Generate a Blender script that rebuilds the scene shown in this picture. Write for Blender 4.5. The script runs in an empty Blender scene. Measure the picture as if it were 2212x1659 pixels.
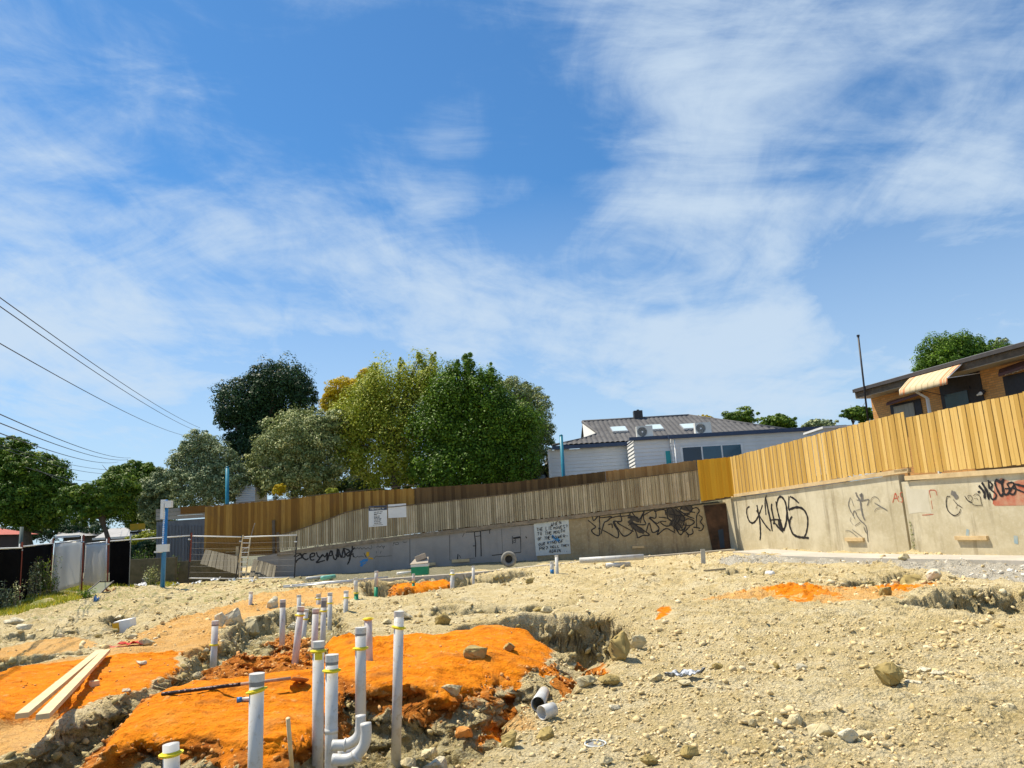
import bpy, math, random
import numpy as np
from mathutils import Vector, Matrix
random.seed(7); rng = np.random.default_rng(11)
S = bpy.context.scene; C = S.collection
# ------------------------------------------------------------------ camera
TH = math.radians(11.0); RO = math.radians(3.3); FP = 26/36*2212
Fw = np.array([0, math.cos(TH), math.sin(TH)]); R0 = np.array([1., 0, 0]); U0 = np.array([0, -math.sin(TH), math.cos(TH)])
CR = math.cos(RO)*R0 - math.sin(RO)*U0; CU = math.sin(RO)*R0 + math.cos(RO)*U0
cam = bpy.data.cameras.new('camera'); co = bpy.data.objects.new('camera', cam); C.objects.link(co)
cam.lens = 26; cam.sensor_width = 36; cam.clip_end = 3000; cam.clip_start = 0.05
co.matrix_world = Matrix(((CR[0], CU[0], -Fw[0], 0), (CR[1], CU[1], -Fw[1], 0), (CR[2], CU[2], -Fw[2], 0), (0, 0, 0, 1)))
S.camera = co
S.view_settings.view_transform = 'Standard'; S.view_settings.look = 'None'; S.view_settings.gamma = 1
S.view_settings.exposure = 0.50
S.render.resolution_x = 1024; S.render.resolution_y = 768
S.render.engine = 'CYCLES'
def ray(x, y): return FP*Fw + (x-1106)*CR - (y-829.5)*CU
def PY(x, y, Y): d = ray(x, y); return d*Y/d[1]
def G(x, y, z=-1.6): d = ray(x, y); return d*z/d[2]
def PL(x, y, p0, n): d = ray(x, y); return d*np.dot(p0, n)/np.dot(d, n)
def src(pts, ox, oy, k=4.424): return [((ox+a/k)/1.15733, (oy+b/k)/1.15733) for a, b in pts]
# ------------------------------------------------------------------ sun and sky
SUN = np.array([-.48, .24, 1.0]); SUN /= np.linalg.norm(SUN)
sl = bpy.data.lights.new('sun', 'SUN'); so = bpy.data.objects.new('sun', sl); C.objects.link(so)
sl.energy = 4.9; sl.angle = math.radians(0.5); sl.color = (1, .90, .72)
so.rotation_mode = 'QUATERNION'; so.rotation_quaternion = Vector(SUN).to_track_quat('Z', 'Y')
W = bpy.data.worlds.new('World'); S.world = W; W.use_nodes = True
nt = W.node_tree; N = nt.nodes; L = nt.links; N.clear()
wo = N.new('ShaderNodeOutputWorld'); bg = N.new('ShaderNodeBackground'); L.new(bg.outputs[0], wo.inputs[0]); bg.inputs[1].default_value = 0.10
sky = N.new('ShaderNodeTexSky'); sky.sky_type = 'NISHITA'; sky.sun_disc = False
sky.sun_elevation = math.asin(SUN[2]); sky.sun_rotation = math.atan2(SUN[0], SUN[1])
sky.air_density = 1.0; sky.dust_density = 0.2; sky.ozone_density = 3.0; sky.altitude = 100
def nd(tree, t, **k):
    n = tree.nodes.new(t)
    for a, b in k.items(): setattr(n, a, b)
    return n
def wmath(op, a, b=None, c=None, clamp=False):
    n = nd(nt, 'ShaderNodeMath', operation=op); n.use_clamp = clamp
    for i, v in enumerate((a, b, c)):
        if v is None: continue
        if isinstance(v, (int, float)): n.inputs[i].default_value = v
        else: L.new(v, n.inputs[i])
    return n.outputs[0]
tc = nd(nt, 'ShaderNodeTexCoord'); sep = nd(nt, 'ShaderNodeSeparateXYZ'); L.new(tc.outputs['Generated'], sep.inputs[0])
zz = wmath('MAXIMUM', sep.outputs[2], 0.0); zz = wmath('ADD', zz, 0.14)
px = wmath('DIVIDE', sep.outputs[0], zz); py = wmath('DIVIDE', sep.outputs[1], zz)
cmb = nd(nt, 'ShaderNodeCombineXYZ'); L.new(px, cmb.inputs[0]); L.new(py, cmb.inputs[1])
def wnoise(scale, rot, sx, sy, detail, rough, dist, off=0, plane=True):
    mp = nd(nt, 'ShaderNodeMapping'); mp.inputs['Rotation'].default_value = (0, 0, rot) if plane else (0, rot, 0); mp.inputs['Scale'].default_value = (sx, sy, 1) if plane else (sx, 1, sy)
    mp.vector_type = 'TEXTURE' if not plane else 'POINT'
    mp.inputs['Location'].default_value = (off, off*.7, off*.3)
    L.new(cmb.outputs[0] if plane else tc.outputs['Generated'], mp.inputs[0])
    n = nd(nt, 'ShaderNodeTexNoise'); n.inputs['Scale'].default_value = scale; n.inputs['Detail'].default_value = detail
    n.inputs['Roughness'].default_value = rough; n.inputs['Distortion'].default_value = dist
    L.new(mp.outputs[0], n.inputs['Vector']); return n.outputs[0]
n1 = wnoise(1.5, .2, .8, 1.0, 10, .58, .6, 3.1)
n2 = wnoise(4.5, -.35, 1.5, .6, 9, .62, .8, 1.7)
n3 = wnoise(4.2, math.radians(12), 3.4, .7, 12, .64, 1.2, 5.3, False)
n4 = wnoise(9.0, math.radians(5), 2.6, .8, 8, .62, 1.0, 2.3, False)
# broad banks of cirrus and clear gaps, as directions in the sky
blobs = [(150,350,.10,.07),(500,440,.08,.05),(60,100,.08,.03),(300,560,.06,.07),(60,780,.07,.12),(250,740,.05,.10),(320,800,.06,.10),(420,760,.05,.08),(620,770,.06,.10),(1650,860,.08,.12),(1900,820,.08,.10),(1400,800,.06,.08),(2150,640,.05,.08),(480,540,.11,.16),(700,600,.11,.18),(950,640,.12,.2),(1200,660,.12,.2),(1400,720,.1,.12),(1600,480,.10,.18),(1500,310,.09,.14),(1400,120,.10,.16),(1650,50,.12,.14),(1800,150,.10,.06),
         (2130,160,.10,.14),(2050,450,.10,.14),(80,880,.16,.18),(150,760,.1,.1),(20,480,.08,.12),(1750,800,.14,.14),(1300,870,.12,.12),(1560,740,.08,.10),(960,230,.06,.12),(960,340,.05,.08),(1650,640,.07,.14),
         (300,120,.14,-.10),(1150,430,.08,-.2),(1200,200,.08,-.14),(700,350,.14,-.16),(640,680,.09,-.16),(330,640,.09,-.14),(1830,640,.07,-.26),(1120,800,.06,-.16),(1530,590,.06,-.16),
         (1350,820,.05,-.10),(850,790,.07,-.05),(2120,560,.06,-.06),(1000,60,.12,-.1),(1780,330,.07,-.14),(1950,260,.05,-.1),(1230,500,.06,-.10),(1950,700,.08,-.05),(1900,560,.05,-.12)]
acc = None
for bx, by, w, a in blobs:
    d = ray(bx, by); d = d/np.linalg.norm(d)
    dp = nd(nt, 'ShaderNodeVectorMath', operation='DISTANCE'); L.new(tc.outputs['Generated'], dp.inputs[0]); dp.inputs[1].default_value = tuple(d)
    g = wmath('DIVIDE', dp.outputs['Value'], w*1.2); g = wmath('MULTIPLY', g, g); g = wmath('MULTIPLY', g, -1.0); g = wmath('EXPONENT', g)
    g = wmath('MULTIPLY', g, a*1.0)
    acc = g if acc is None else wmath('ADD', acc, g)
cov = wmath('ADD', wmath('MULTIPLY', n1, .55), acc); cov = wmath('ADD', cov, wmath('MULTIPLY', n2, .40)); cov = wmath('ADD', cov, wmath('MULTIPLY', n3, .85)); cov = wmath('ADD', cov, wmath('MULTIPLY', n4, .62))
mr = nd(nt, 'ShaderNodeMapRange', interpolation_type='SMOOTHSTEP'); L.new(cov, mr.inputs[0])
mr.inputs[1].default_value = 1.03; mr.inputs[2].default_value = 1.70; mr.inputs[3].default_value = 0.04; mr.inputs[4].default_value = .88
lowc = nd(nt, 'ShaderNodeMapRange'); L.new(sep.outputs[2], lowc.inputs[0])
lowc.inputs[1].default_value = .0; lowc.inputs[2].default_value = .46; lowc.inputs[3].default_value = .86; lowc.inputs[4].default_value = 0.0
covf = wmath('MAXIMUM', mr.outputs[0], lowc.outputs[0])
tint = nd(nt, 'ShaderNodeMix', data_type='RGBA', blend_type='MULTIPLY'); tint.inputs[0].default_value = 1
L.new(sky.outputs[0], tint.inputs[6]); tint.inputs[7].default_value = (.36, .78, 1.03, 1)
mx = nd(nt, 'ShaderNodeMix', data_type='RGBA'); L.new(covf, mx.inputs[0]); L.new(tint.outputs[2], mx.inputs[6]); mx.inputs[7].default_value = (4.5, 5.4, 6.35, 1)
L.new(mx.outputs[2], bg.inputs[0])
# ------------------------------------------------------------------ materials
def lin(c): return tuple((v/12.92 if v <= .04045 else ((v+.055)/1.055)**2.4) for v in (c[0]/255, c[1]/255, c[2]/255))+(1,)
class MT:
    def __init__(s, name, rough=.8, metal=0, spec=.3):
        s.m = bpy.data.materials.new(name); s.m.use_nodes = True; s.t = s.m.node_tree; s.b = s.t.nodes['Principled BSDF']
        s.b.inputs['Roughness'].default_value = rough; s.b.inputs['Metallic'].default_value = metal; s.b.inputs['Specular IOR Level'].default_value = spec
        s.tc = s.t.nodes.new('ShaderNodeTexCoord')
    def n(s, t, **k):
        return nd(s.t, t, **k)
    def l(s, a, b): s.t.links.new(a, b)
    def noise(s, scale, detail=5, rough=.6, stretch=None, coord='Object', dist=0):
        n = s.n('ShaderNodeTexNoise'); n.inputs['Scale'].default_value = scale; n.inputs['Detail'].default_value = detail
        n.inputs['Roughness'].default_value = rough; n.inputs['Distortion'].default_value = dist
        if stretch:
            mp = s.n('ShaderNodeMapping'); mp.inputs['Scale'].default_value = stretch; s.l(s.tc.outputs[coord], mp.inputs[0]); s.l(mp.outputs[0], n.inputs['Vector'])
        else: s.l(s.tc.outputs[coord], n.inputs['Vector'])
        return n.outputs[0]
    def ramp(s, f, stops):
        r = s.n('ShaderNodeValToRGB'); e = r.color_ramp.elements
        while len(e) < len(stops): e.new(.5)
        for i, (p, c) in enumerate(stops):
            e[i].position = p; e[i].color = c if len(c) == 4 else tuple(c)+(1,)
        s.l(f, r.inputs[0]); return r.outputs[0]
    def mix(s, f, a, b, mode='MIX'):
        m = s.n('ShaderNodeMix', data_type='RGBA', blend_type=mode)
        for i, v in ((0, f), (6, a), (7, b)):
            if isinstance(v, (int, float)): m.inputs[i].default_value = v
            elif isinstance(v, tuple): m.inputs[i].default_value = v if len(v) == 4 else v+(1,)
            else: s.l(v, m.inputs[i])
        return m.outputs[2]
    def mr(s, v, a, b, c, d, sm=False):
        m = s.n('ShaderNodeMapRange')
        if sm: m.interpolation_type = 'SMOOTHSTEP'
        s.l(v, m.inputs[0])
        for i, q in enumerate((a, b, c, d)): m.inputs[i+1].default_value = q
        return m.outputs[0]
    def attr(s, name):
        a = s.n('ShaderNodeAttribute'); a.attribute_name = name; return a
    def col(s, v):
        if isinstance(v, tuple): s.b.inputs['Base Color'].default_value = v
        else: s.l(v, s.b.inputs['Base Color'])
        return s
    def bump(s, v, st=.5, d=.01):
        b = s.n('ShaderNodeBump'); b.inputs['Strength'].default_value = st; b.inputs['Distance'].default_value = d
        s.l(v, b.inputs['Height']); s.l(b.outputs[0], s.b.inputs['Normal']); return s
def simple(name, c1, c2=None, scale=6, rough=.7, metal=0, spec=.3, bump=0, bs=40, bd=.005, stretch=None):
    m = MT(name, rough, metal, spec); c2 = c2 or tuple(v*.75 for v in c1[:3])+(1,)
    f = m.noise(scale, 6, .65, stretch); m.col(m.ramp(f, [(.3, c2), (.68, c1)]))
    if bump: m.bump(m.noise(bs, 4, .6, stretch), bump, bd)
    return m.m
def plank_mat(name, stops, grain=.35, dirt=None):
    m = MT(name, .75, 0, .25); a = m.attr('rnd')
    base = m.ramp(a.outputs['Fac'], stops)
    g = m.noise(5, 6, .7, (6, 6, .35)); g2 = m.noise(1.3, 4, .6)
    base = m.mix(m.mr(g, .35, .7, 0, grain), base, (.05, .03, .015, 1))
    if dirt: base = m.mix(m.mr(g2, .5, .72, 0, dirt[0]), base, dirt[1])
    m.col(base).bump(g, .3, .006); return m.m
M = {}
M['yellow'] = plank_mat('yellow_timber', [(0, (.50, .30, .07, 1)), (.5, (.66, .42, .115, 1)), (1, (.78, .53, .18, 1))], .13, (.22, (.62, .33, .04, 1)))
M['corner'] = plank_mat('orange_timber', [(0, (.62, .30, .015, 1)), (1, (.74, .40, .03, 1))], .1)
M['brown'] = plank_mat('brown_timber', [(0, (.22, .105, .018, 1)), (.5, (.36, .19, .035, 1)), (1, (.48, .28, .065, 1))], .4, (.35, (.16, .09, .04, 1)))
M['greyw'] = plank_mat('weathered_timber', [(0, (.32, .27, .17, 1)), (.5, (.50, .43, .28, 1)), (1, (.66, .57, .40, 1))], .5, (.5, (.22, .18, .13, 1)))
M['pale'] = simple('pale_timber', (.78, .62, .38, 1), (.62, .47, .26, 1), 4, .7, stretch=(4, 4, 4), bump=.2)
M['cream'] = simple('planed_pine', (.70, .56, .34, 1), (.56, .43, .24, 1), 5, .7, stretch=(1, 1, 1), bump=.2)
M['coping'] = simple('timber_sleeper', (.72, .55, .31, 1), (.50, .36, .19, 1), 3, .8, bump=.3)
M['darkt'] = simple('dark_timber', (.17, .13, .09, 1), (.09, .07, .05, 1), 5, .8, bump=.3)
def conc(name, c1, c2, c3, streak=.5, lt=.3):
    m = MT(name, .9, 0, .2)
    a = m.noise(.9, 7, .65); b = m.noise(1.6, 6, .65, (1.6, 1.6, .16)); c = m.noise(9, 5, .7)
    base = m.mix(m.mr(a, .35, .65, 0, 1, True), c1, c2)
    base = m.mix(m.mr(b, .5, .72, 0, streak, True), base, c3)
    base = m.mix(m.mr(c, .5, .8, 0, lt), base, (.78, .74, .62, 1))
    m.col(base).bump(c, .35, .01); return m.m
M['conc'] = conc('old_concrete', (.62, .56, .41, 1), (.48, .42, .28, 1), (.27, .22, .14, 1), .75)
M['concd'] = conc('stained_concrete', (.40, .32, .19, 1), (.30, .24, .14, 1), (.16, .11, .07, 1), .7)
M['kerb'] = conc('kerb_concrete', (.52, .47, .40, 1), (.42, .39, .33, 1), (.4, .35, .27, 1), .3)
M['paintw'] = conc('grey_painted_wall', (.34, .32, .30, 1), (.29, .275, .26, 1), (.21, .19, .17, 1), .35, .04)
M['white'] = simple('white_paint', (.8, .8, .79, 1), (.70, .70, .69, 1), 3, .55)
M['panelw'] = simple('whitewashed_panel', (.60, .64, .63, 1), (.50, .54, .54, 1), 3, .6)
M['weather'] = simple('weatherboard_paint', (.74, .74, .73, 1), (.66, .66, .65, 1), 1.5, .55)
M['tile'] = MT('roof_tile', .85)
_m = M['tile']; _f = _m.noise(1.2, 8, .7); _g = _m.noise(14, 4, .7)
_m.col(_m.mix(_m.mr(_g, .45, .7, 0, .5), _m.ramp(_f, [(.35, (.085, .085, .09, 1)), (.7, (.16, .16, .165, 1))]), (.06, .05, .05, 1))).bump(_g, .4, .01); M['tile'] = _m.m
M['navy'] = simple('navy_paint', (.045, .07, .13, 1), (.035, .055, .1, 1), 3, .4)
M['blue'] = simple('blue_paint', (.02, .20, .50, 1), (.02, .15, .40, 1), 8, .4, spec=.5)
M['teal'] = simple('teal_paint', (.03, .24, .34, 1), (.02, .18, .27, 1), 8, .4)
M['pvc'] = simple('white_pvc', (.56, .555, .53, 1), (.46, .45, .42, 1), 7, .42, spec=.5)
_m = MT('white_pvc_muddy', .42, 0, .5); _a = _m.noise(5, 7, .7); _b = _m.noise(22, 5, .7); _f = _m.mr(_a, .50, .66, 0, .55, True)
_m.col(_m.mix(_m.mr(_b, .56, .66, 0, .45, True), _m.mix(_f, (.58, .575, .55, 1), (.44, .38, .27, 1)), (.38, .30, .18, 1))); M['pvc'] = _m.m
M['pvcg'] = simple('green_pvc', (.01, .30, .14, 1), (.01, .24, .11, 1), 7, .4, spec=.5)
M['tape'] = simple('grey_tape', (.24, .24, .24, 1), (.20, .20, .20, 1), 9, .5)
M['ring'] = simple('yellow_collar', (.80, .66, .03, 1), (.68, .55, .03, 1), 9, .5)
M['black'] = simple('black_spray_paint', (.015, .014, .016, 1), (.03, .028, .03, 1), 6, .5)
M['smoke'] = simple('faded_black_paint', (.13, .125, .12, 1), (.20, .185, .16, 1), 6, .8)
M['redp'] = simple('red_paint', (.50, .07, .03, 1), (.42, .14, .08, 1), 6, .7)
M['redblock'] = simple('scrubbed_red_paint', (.44, .10, .055, 1), (.50, .34, .22, 1), 2.2, .8)
M['bluep'] = simple('blue_spray_paint', (.03, .22, .55, 1), (.10, .30, .55, 1), 4, .7)
M['yelp'] = simple('yellow_spray_paint', (.75, .42, .02, 1), (.65, .36, .03, 1), 4, .7)
M['whitep'] = simple('white_overpaint', (.68, .67, .63, 1), (.60, .57, .48, 1), 3, .7)
M['glassd'] = simple('dark_glass', (.01, .022, .05, 1), (.008, .014, .03, 1), 1.2, .06, spec=.6)
M['glassb'] = simple('bluish_glass', (.03, .10, .15, 1), (.02, .06, .10, 1), 1.2, .08, spec=.6)
M['skyl'] = simple('skylight_glass', (.55, .66, .68, 1), (.5, .6, .62, 1), 1, .15, spec=.6)
M['metal'] = simple('galvanised_steel', (.60, .62, .63, 1), (.48, .49, .50, 1), 20, .4, metal=.6)
M['rust'] = simple('rusty_red_steel', (.30, .07, .045, 1), (.18, .05, .035, 1), 15, .7)
M['dark'] = simple('dark_metal', (.05, .045, .045, 1), (.035, .03, .03, 1), 10, .5)
M['fascia'] = simple('brown_fascia', (.085, .075, .072, 1), (.06, .053, .05, 1), 3, .5)
M['brownp'] = simple('maroon_paint', (.13, .06, .05, 1), (.10, .045, .038, 1), 3, .6)
M['ac'] = simple('beige_plastic', (.62, .62, .58, 1), (.57, .57, .53, 1), 3, .5)
M['shade'] = simple('black_shade_cloth', (.004, .004, .005, 1), (.007, .007, .008, 1), 3, 1, spec=.02)
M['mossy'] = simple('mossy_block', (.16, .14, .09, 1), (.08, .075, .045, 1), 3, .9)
M['slat'] = plank_mat('dark_weathered_timber', [(0, (.13, .115, .08, 1)), (1, (.27, .24, .17, 1))], .5)
M['brown_shaded'] = plank_mat('tree_shaded_timber', [(0, (.09, .05, .018, 1)), (1, (.19, .115, .045, 1))], .4)  # older middle boards, tree shade put into their colour
M['tan'] = plank_mat('tan_timber', [(0, (.34, .18, .06, 1)), (1, (.52, .31, .12, 1))], .3)  # right end of the brown fence, tan so that it reads as lit
M['film'] = None
M['rubber'] = simple('dusty_rubber', (.30, .29, .26, 1), (.16, .155, .14, 1), 9, .8)
M['rubberd'] = simple('black_rubber', (.03, .03, .03, 1), None, 9, .8)
M['card'] = simple('cardboard', (.42, .37, .30, 1), (.34, .29, .23, 1), 4, .8)
M['greenp'] = simple('green_plastic', (.015, .26, .13, 1), (.01, .2, .1, 1), 4, .5)
M['foam'] = simple('polystyrene', (.82, .82, .82, 1), (.74, .74, .73, 1), 10, .7)
M['redc'] = simple('red_fabric', (.70, .05, .04, 1), (.45, .06, .04, 1), 9, .8)
M['bark'] = simple('tree_bark', (.13, .10, .075, 1), (.06, .048, .038, 1), 8, .9, bump=.5)
M['barkl'] = simple('pale_bark', (.30, .26, .21, 1), (.14, .11, .09, 1), 6, .9, bump=.5)
M['steelsheet'] = simple('grey_steel_sheet', (.16, .175, .20, 1), (.10, .11, .125, 1), 1.5, .5, stretch=(3, 3, .4))
M['sheetw'] = simple('pale_corrugated_sheet', (.62, .65, .70, 1), (.55, .58, .62, 1), 2, .5)
M['stone1'] = simple('khaki_rock', (.60, .52, .33, 1), (.42, .35, .19, 1), 7, .9, bump=.6, bs=25, bd=.01)
M['stone2'] = simple('pale_rock', (.68, .62, .46, 1), (.52, .46, .32, 1), 9, .9, bump=.6, bs=25, bd=.01)
M['stone3'] = simple('ochre_rock', (.42, .32, .12, 1), (.28, .21, .08, 1), 7, .9, bump=.6, bs=25, bd=.01)
M['orock'] = simple('orange_rock', (.72, .34, .10, 1), (.60, .24, .05, 1), 7, .9, bump=.6, bs=25, bd=.01)
_m = MT('brick', .9); _b = _m.n('ShaderNodeTexBrick'); _mp = _m.n('ShaderNodeMapping'); _m.l(_m.tc.outputs['UV'], _b.inputs['Vector'])
_b.inputs['Scale'].default_value = 1; _b.inputs['Brick Width'].default_value = .24; _b.inputs['Row Height'].default_value = .086; _b.inputs['Mortar Size'].default_value = .007
_b.inputs['Color1'].default_value = (.74, .37, .12, 1); _b.inputs['Color2'].default_value = (.56, .26, .08, 1); _b.inputs['Mortar'].default_value = (.30, .19, .10, 1)
_m.col(_m.mix(_m.mr(_m.noise(2.2, 6, .7), .4, .7, 0, .5), _b.outputs[0], (.52, .30, .12, 1))).bump(_b.outputs[1], -.5, .008); M['brick'] = _m.m
_m = MT('awning_canvas', .8); _a = _m.attr('rnd')
_m.col(_m.ramp(_a.outputs['Fac'], [(0, (.60, .48, .30, 1)), (.5, (.60, .24, .11, 1)), (1, (.42, .34, .19, 1))])); M['awning'] = _m.m
# ------------------------------------------------------------------ mesh helpers
class MB:
    def __init__(s): s.v = []; s.f = []; s.r = []; s.uv = None
    def add(s, vs, fs, r=0.):
        o = len(s.v); s.v += [tuple(map(float, p)) for p in vs]; s.f += [tuple(i+o for i in f) for f in fs]; s.r += [r]*len(fs); return s
    def hexa(s, p, r=0.):   # 8 points: bottom 4 (ccw) then top 4
        return s.add(p, [(3, 2, 1, 0), (4, 5, 6, 7), (0, 1, 5, 4), (1, 2, 6, 5), (2, 3, 7, 6), (3, 0, 4, 7)], r)
    def box(s, c, sz, ax=None, r=0.):
        ax = ax if ax is not None else ((1, 0, 0), (0, 1, 0), (0, 0, 1)); c = np.array(c, float); a = [np.array(q, float)*h/2 for q, h in zip(ax, sz)]
        P = [c+i*a[0]+j*a[1]+k*a[2] for k in (-1, 1) for i, j in ((-1, -1), (1, -1), (1, 1), (-1, 1))]
        return s.hexa(P, r)
    def slab(s, poly, n, t, r=0.):   # planar polygon thickened along -n
        n = np.array(n, float); k = len(poly); a = [np.array(p, float) for p in poly]; b = [p-n*t for p in a]
        fs = [tuple(range(k)), tuple(range(2*k-1, k-1, -1))]+[(i, k+i, k+(i+1) % k, (i+1) % k) for i in range(k)]
        return s.add(a+b, fs, r)
    def bar(s, a, b, w, h, r=0., up=(0, 0, 1)):
        a = np.array(a, float); b = np.array(b, float); d = b-a; ln = np.linalg.norm(d); d /= ln; up = np.array(up, float)
        x = np.cross(d, up)
        if np.linalg.norm(x) < 1e-3: x = np.cross(d, (1, 0, 0))
        x /= np.linalg.norm(x); y = np.cross(x, d)
        return s.box((a+b)/2, (ln, w, h), (d, x, y), r)
    def tube(s, pts, rad, n=12, cap=True, r=0., closed=False):
        pts = [np.array(p, float) for p in pts]; k = len(pts); rad = rad if hasattr(rad, '__len__') else [rad]*k
        vs = []; ref = None
        for i, p in enumerate(pts):
            d = pts[min(i+1, k-1)]-pts[max(i-1, 0)]
            if closed: d = pts[(i+1) % k]-pts[i-1]
            d = d/np.linalg.norm(d)
            if ref is None: ref = np.cross(d, (0, 0, 1) if abs(d[2]) < .9 else (1, 0, 0))
            ref = ref-d*np.dot(ref, d); ref /= np.linalg.norm(ref); q = np.cross(d, ref)
            vs += [p+rad[i]*(math.cos(2*math.pi*j/n)*ref+math.sin(2*math.pi*j/n)*q) for j in range(n)]
        fs = [(i*n+j, i*n+(j+1) % n, (i+1)*n+(j+1) % n, (i+1)*n+j) for i in range(k-1) for j in range(n)]
        if closed: fs += [((k-1)*n+j, (k-1)*n+(j+1) % n, (j+1) % n, j) for j in range(n)]
        elif cap: fs += [tuple(range(n-1, -1, -1)), tuple(range((k-1)*n, k*n))]
        return s.add(vs, fs, r)
    def build(s, name, mat, parent=None, smooth=False, uv=None):
        me = bpy.data.meshes.new(name); me.from_pydata(s.v, [], s.f); me.materials.append(mat)
        a = me.attributes.new('rnd', 'FLOAT', 'FACE'); a.data.foreach_set('value', np.array(s.r, np.float32))
        if smooth: me.polygons.foreach_set('use_smooth', [True]*len(me.polygons))
        if uv is not None:
            o0, eu, ev = uv; ul = me.uv_layers.new(name='UVMap'); V = np.array(s.v); idx = np.zeros(len(me.loops), np.int32); me.loops.foreach_get('vertex_index', idx)
            d = V[idx]-o0; ul.data.foreach_set('uv', np.stack([d@eu, d@ev], 1).astype(np.float32).ravel())
        me.update(); o = bpy.data.objects.new(name, me); C.objects.link(o)
        if parent: o.parent = parent; o.matrix_parent_inverse = Matrix.Translation(-parent.location)
        return o
def npmesh(name, V, Fc, mat, parent=None, attrs=None, smooth=False):
    me = bpy.data.meshes.new(name); k = Fc.shape[1]
    me.vertices.add(len(V)); me.vertices.foreach_set('co', V.astype(np.float32).ravel())
    me.loops.add(Fc.size); me.loops.foreach_set('vertex_index', Fc.astype(np.int32).ravel())
    me.polygons.add(len(Fc)); me.polygons.foreach_set('loop_start', np.arange(0, Fc.size, k, dtype=np.int32)); me.polygons.foreach_set('loop_total', np.full(len(Fc), k, np.int32))
    if smooth: me.polygons.foreach_set('use_smooth', np.ones(len(Fc), bool))
    me.update(calc_edges=True); me.materials.append(mat)
    for an, (dom, arr) in (attrs or {}).items():
        if arr.ndim == 1: a = me.attributes.new(an, 'FLOAT', dom); a.data.foreach_set('value', arr.astype(np.float32))
        else: a = me.attributes.new(an, 'FLOAT_COLOR', dom); a.data.foreach_set('color', arr.astype(np.float32).ravel())
    o = bpy.data.objects.new(name, me); C.objects.link(o)
    if parent: o.parent = parent; o.matrix_parent_inverse = Matrix.Translation(-parent.location)
    return o
def tag(o, label=None, cat=None, group=None, kind=None):
    for k, v in (('label', label), ('category', cat), ('group', group), ('kind', kind)):
        if v: o[k] = v
    return o
def thing(name, loc, label, cat, group=None):
    o = bpy.data.objects.new(name, None); C.objects.link(o); o.location = tuple(float(v) for v in loc); o.empty_display_size = .2
    bpy.context.view_layer.update() if False else None
    return tag(o, label, cat, group)
def smoothline(P, k=6):
    P = [np.array(p, float) for p in P]
    if len(P) < 3: return P
    Q = [2*P[0]-P[1]]+P+[2*P[-1]-P[-2]]; out = []
    for i in range(1, len(Q)-2):
        for t in np.arange(k)/k:
            a, b, c, d = Q[i-1:i+3]
            out.append(.5*((2*b)+(-a+c)*t+(2*a-5*b+4*c-d)*t*t+(-a+3*b-3*c+d)*t**3))
    return out+[P[-1]]
# ------------------------------------------------------------------ noise (numpy)
def h2(ix, iy, s):
    n = (ix.astype(np.int64)*374761393+iy.astype(np.int64)*668265263+s*1442695041) & 0xffffffff
    n = ((n ^ (n >> 13))*1274126177) & 0xffffffff; n = n ^ (n >> 16)
    return (n & 0xffff)/65535.0
def vn(x, y, s=0):
    ix = np.floor(x); iy = np.floor(y); fx = x-ix; fy = y-iy; fx = fx*fx*(3-2*fx); fy = fy*fy*(3-2*fy)
    a = h2(ix, iy, s); b = h2(ix+1, iy, s); c = h2(ix, iy+1, s); d = h2(ix+1, iy+1, s)
    return (a*(1-fx)+b*fx)*(1-fy)+(c*(1-fx)+d*fx)*fy*1.0-0.5
def fbm(x, y, sc, o=4, s=0, g=.5):
    t = 0; a = 1; f = 1/sc
    for i in range(o): t = t+a*vn(x*f+i*17.3, y*f-i*9.1, s+i); a *= g; f *= 2.03
    return t
def sdpoly(x, y, P):      # signed distance, negative inside
    P = np.array(P); d = np.full(x.shape, 1e9); ins = np.zeros(x.shape, bool)
    for i in range(len(P)):
        a = P[i]; b = P[i-1]; e = b-a; wx = x-a[0]; wy = y-a[1]
        t = np.clip((wx*e[0]+wy*e[1])/(e@e), 0, 1); d = np.minimum(d, (wx-e[0]*t)**2+(wy-e[1]*t)**2)
        c1 = (a[1] > y) != (b[1] > y)
        with np.errstate(divide='ignore', invalid='ignore'): xx = (b[0]-a[0])*(y-a[1])/(b[1]-a[1])+a[0]
        ins ^= c1 & (x < xx)
    d = np.sqrt(d); return np.where(ins, -d, d)
def sst(e0, e1, x): t = np.clip((x-e0)/(e1-e0), 0, 1); return t*t*(3-2*t)
# ------------------------------------------------------------------ plan of the site
Z0 = -1.6
Cn = G(1578, 1187); RE = G(2212, 1203); LW = np.array([-10.3, 34.5, Z0])
rd = (RE-Cn); rd[2] = 0; rd /= np.linalg.norm(rd); rn = np.array([-rd[1], rd[0], 0])   # rn points away from the site (behind the right wall)
if rn[0] < 0: rn = -rn
fd = LW-Cn; fd[2] = 0; fd /= np.linalg.norm(fd); fn = np.array([fd[1], -fd[0], 0])
if fn[1] < 0: fn = -fn
def FWp(x, y, off=0.): return PL(x, y, Cn+fn*off, fn)
def RWp(x, y, off=0.): return PL(x, y, Cn+rn*off, rn)
def poly(pts): return [tuple(G(a, b)[:2]) for a, b in pts]
TRENCH = poly([(392,1408),(470,1382),(515,1342),(600,1318),(700,1313),(745,1318),(762,1345),(772,1390),(900,1388),(975,1374),(985,1352),(1010,1342),(1150,1328),(1335,1322),(1420,1375),(1350,1420),(1280,1462),(1215,1492),(1150,1525),(1105,1575),(1040,1650),(980,1740),(880,1900),(-500,1900),(-500,1760),(0,1612),(100,1560),(180,1530),(230,1510),(300,1490),(330,1465),(371,1437)])
M1 = poly([(700,1400),(735,1390),(850,1384),(1000,1368),(1100,1358),(1140,1365),(1160,1388),(1130,1428),(1060,1442),(960,1482),(870,1484),(760,1482),(700,1470)])
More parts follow.
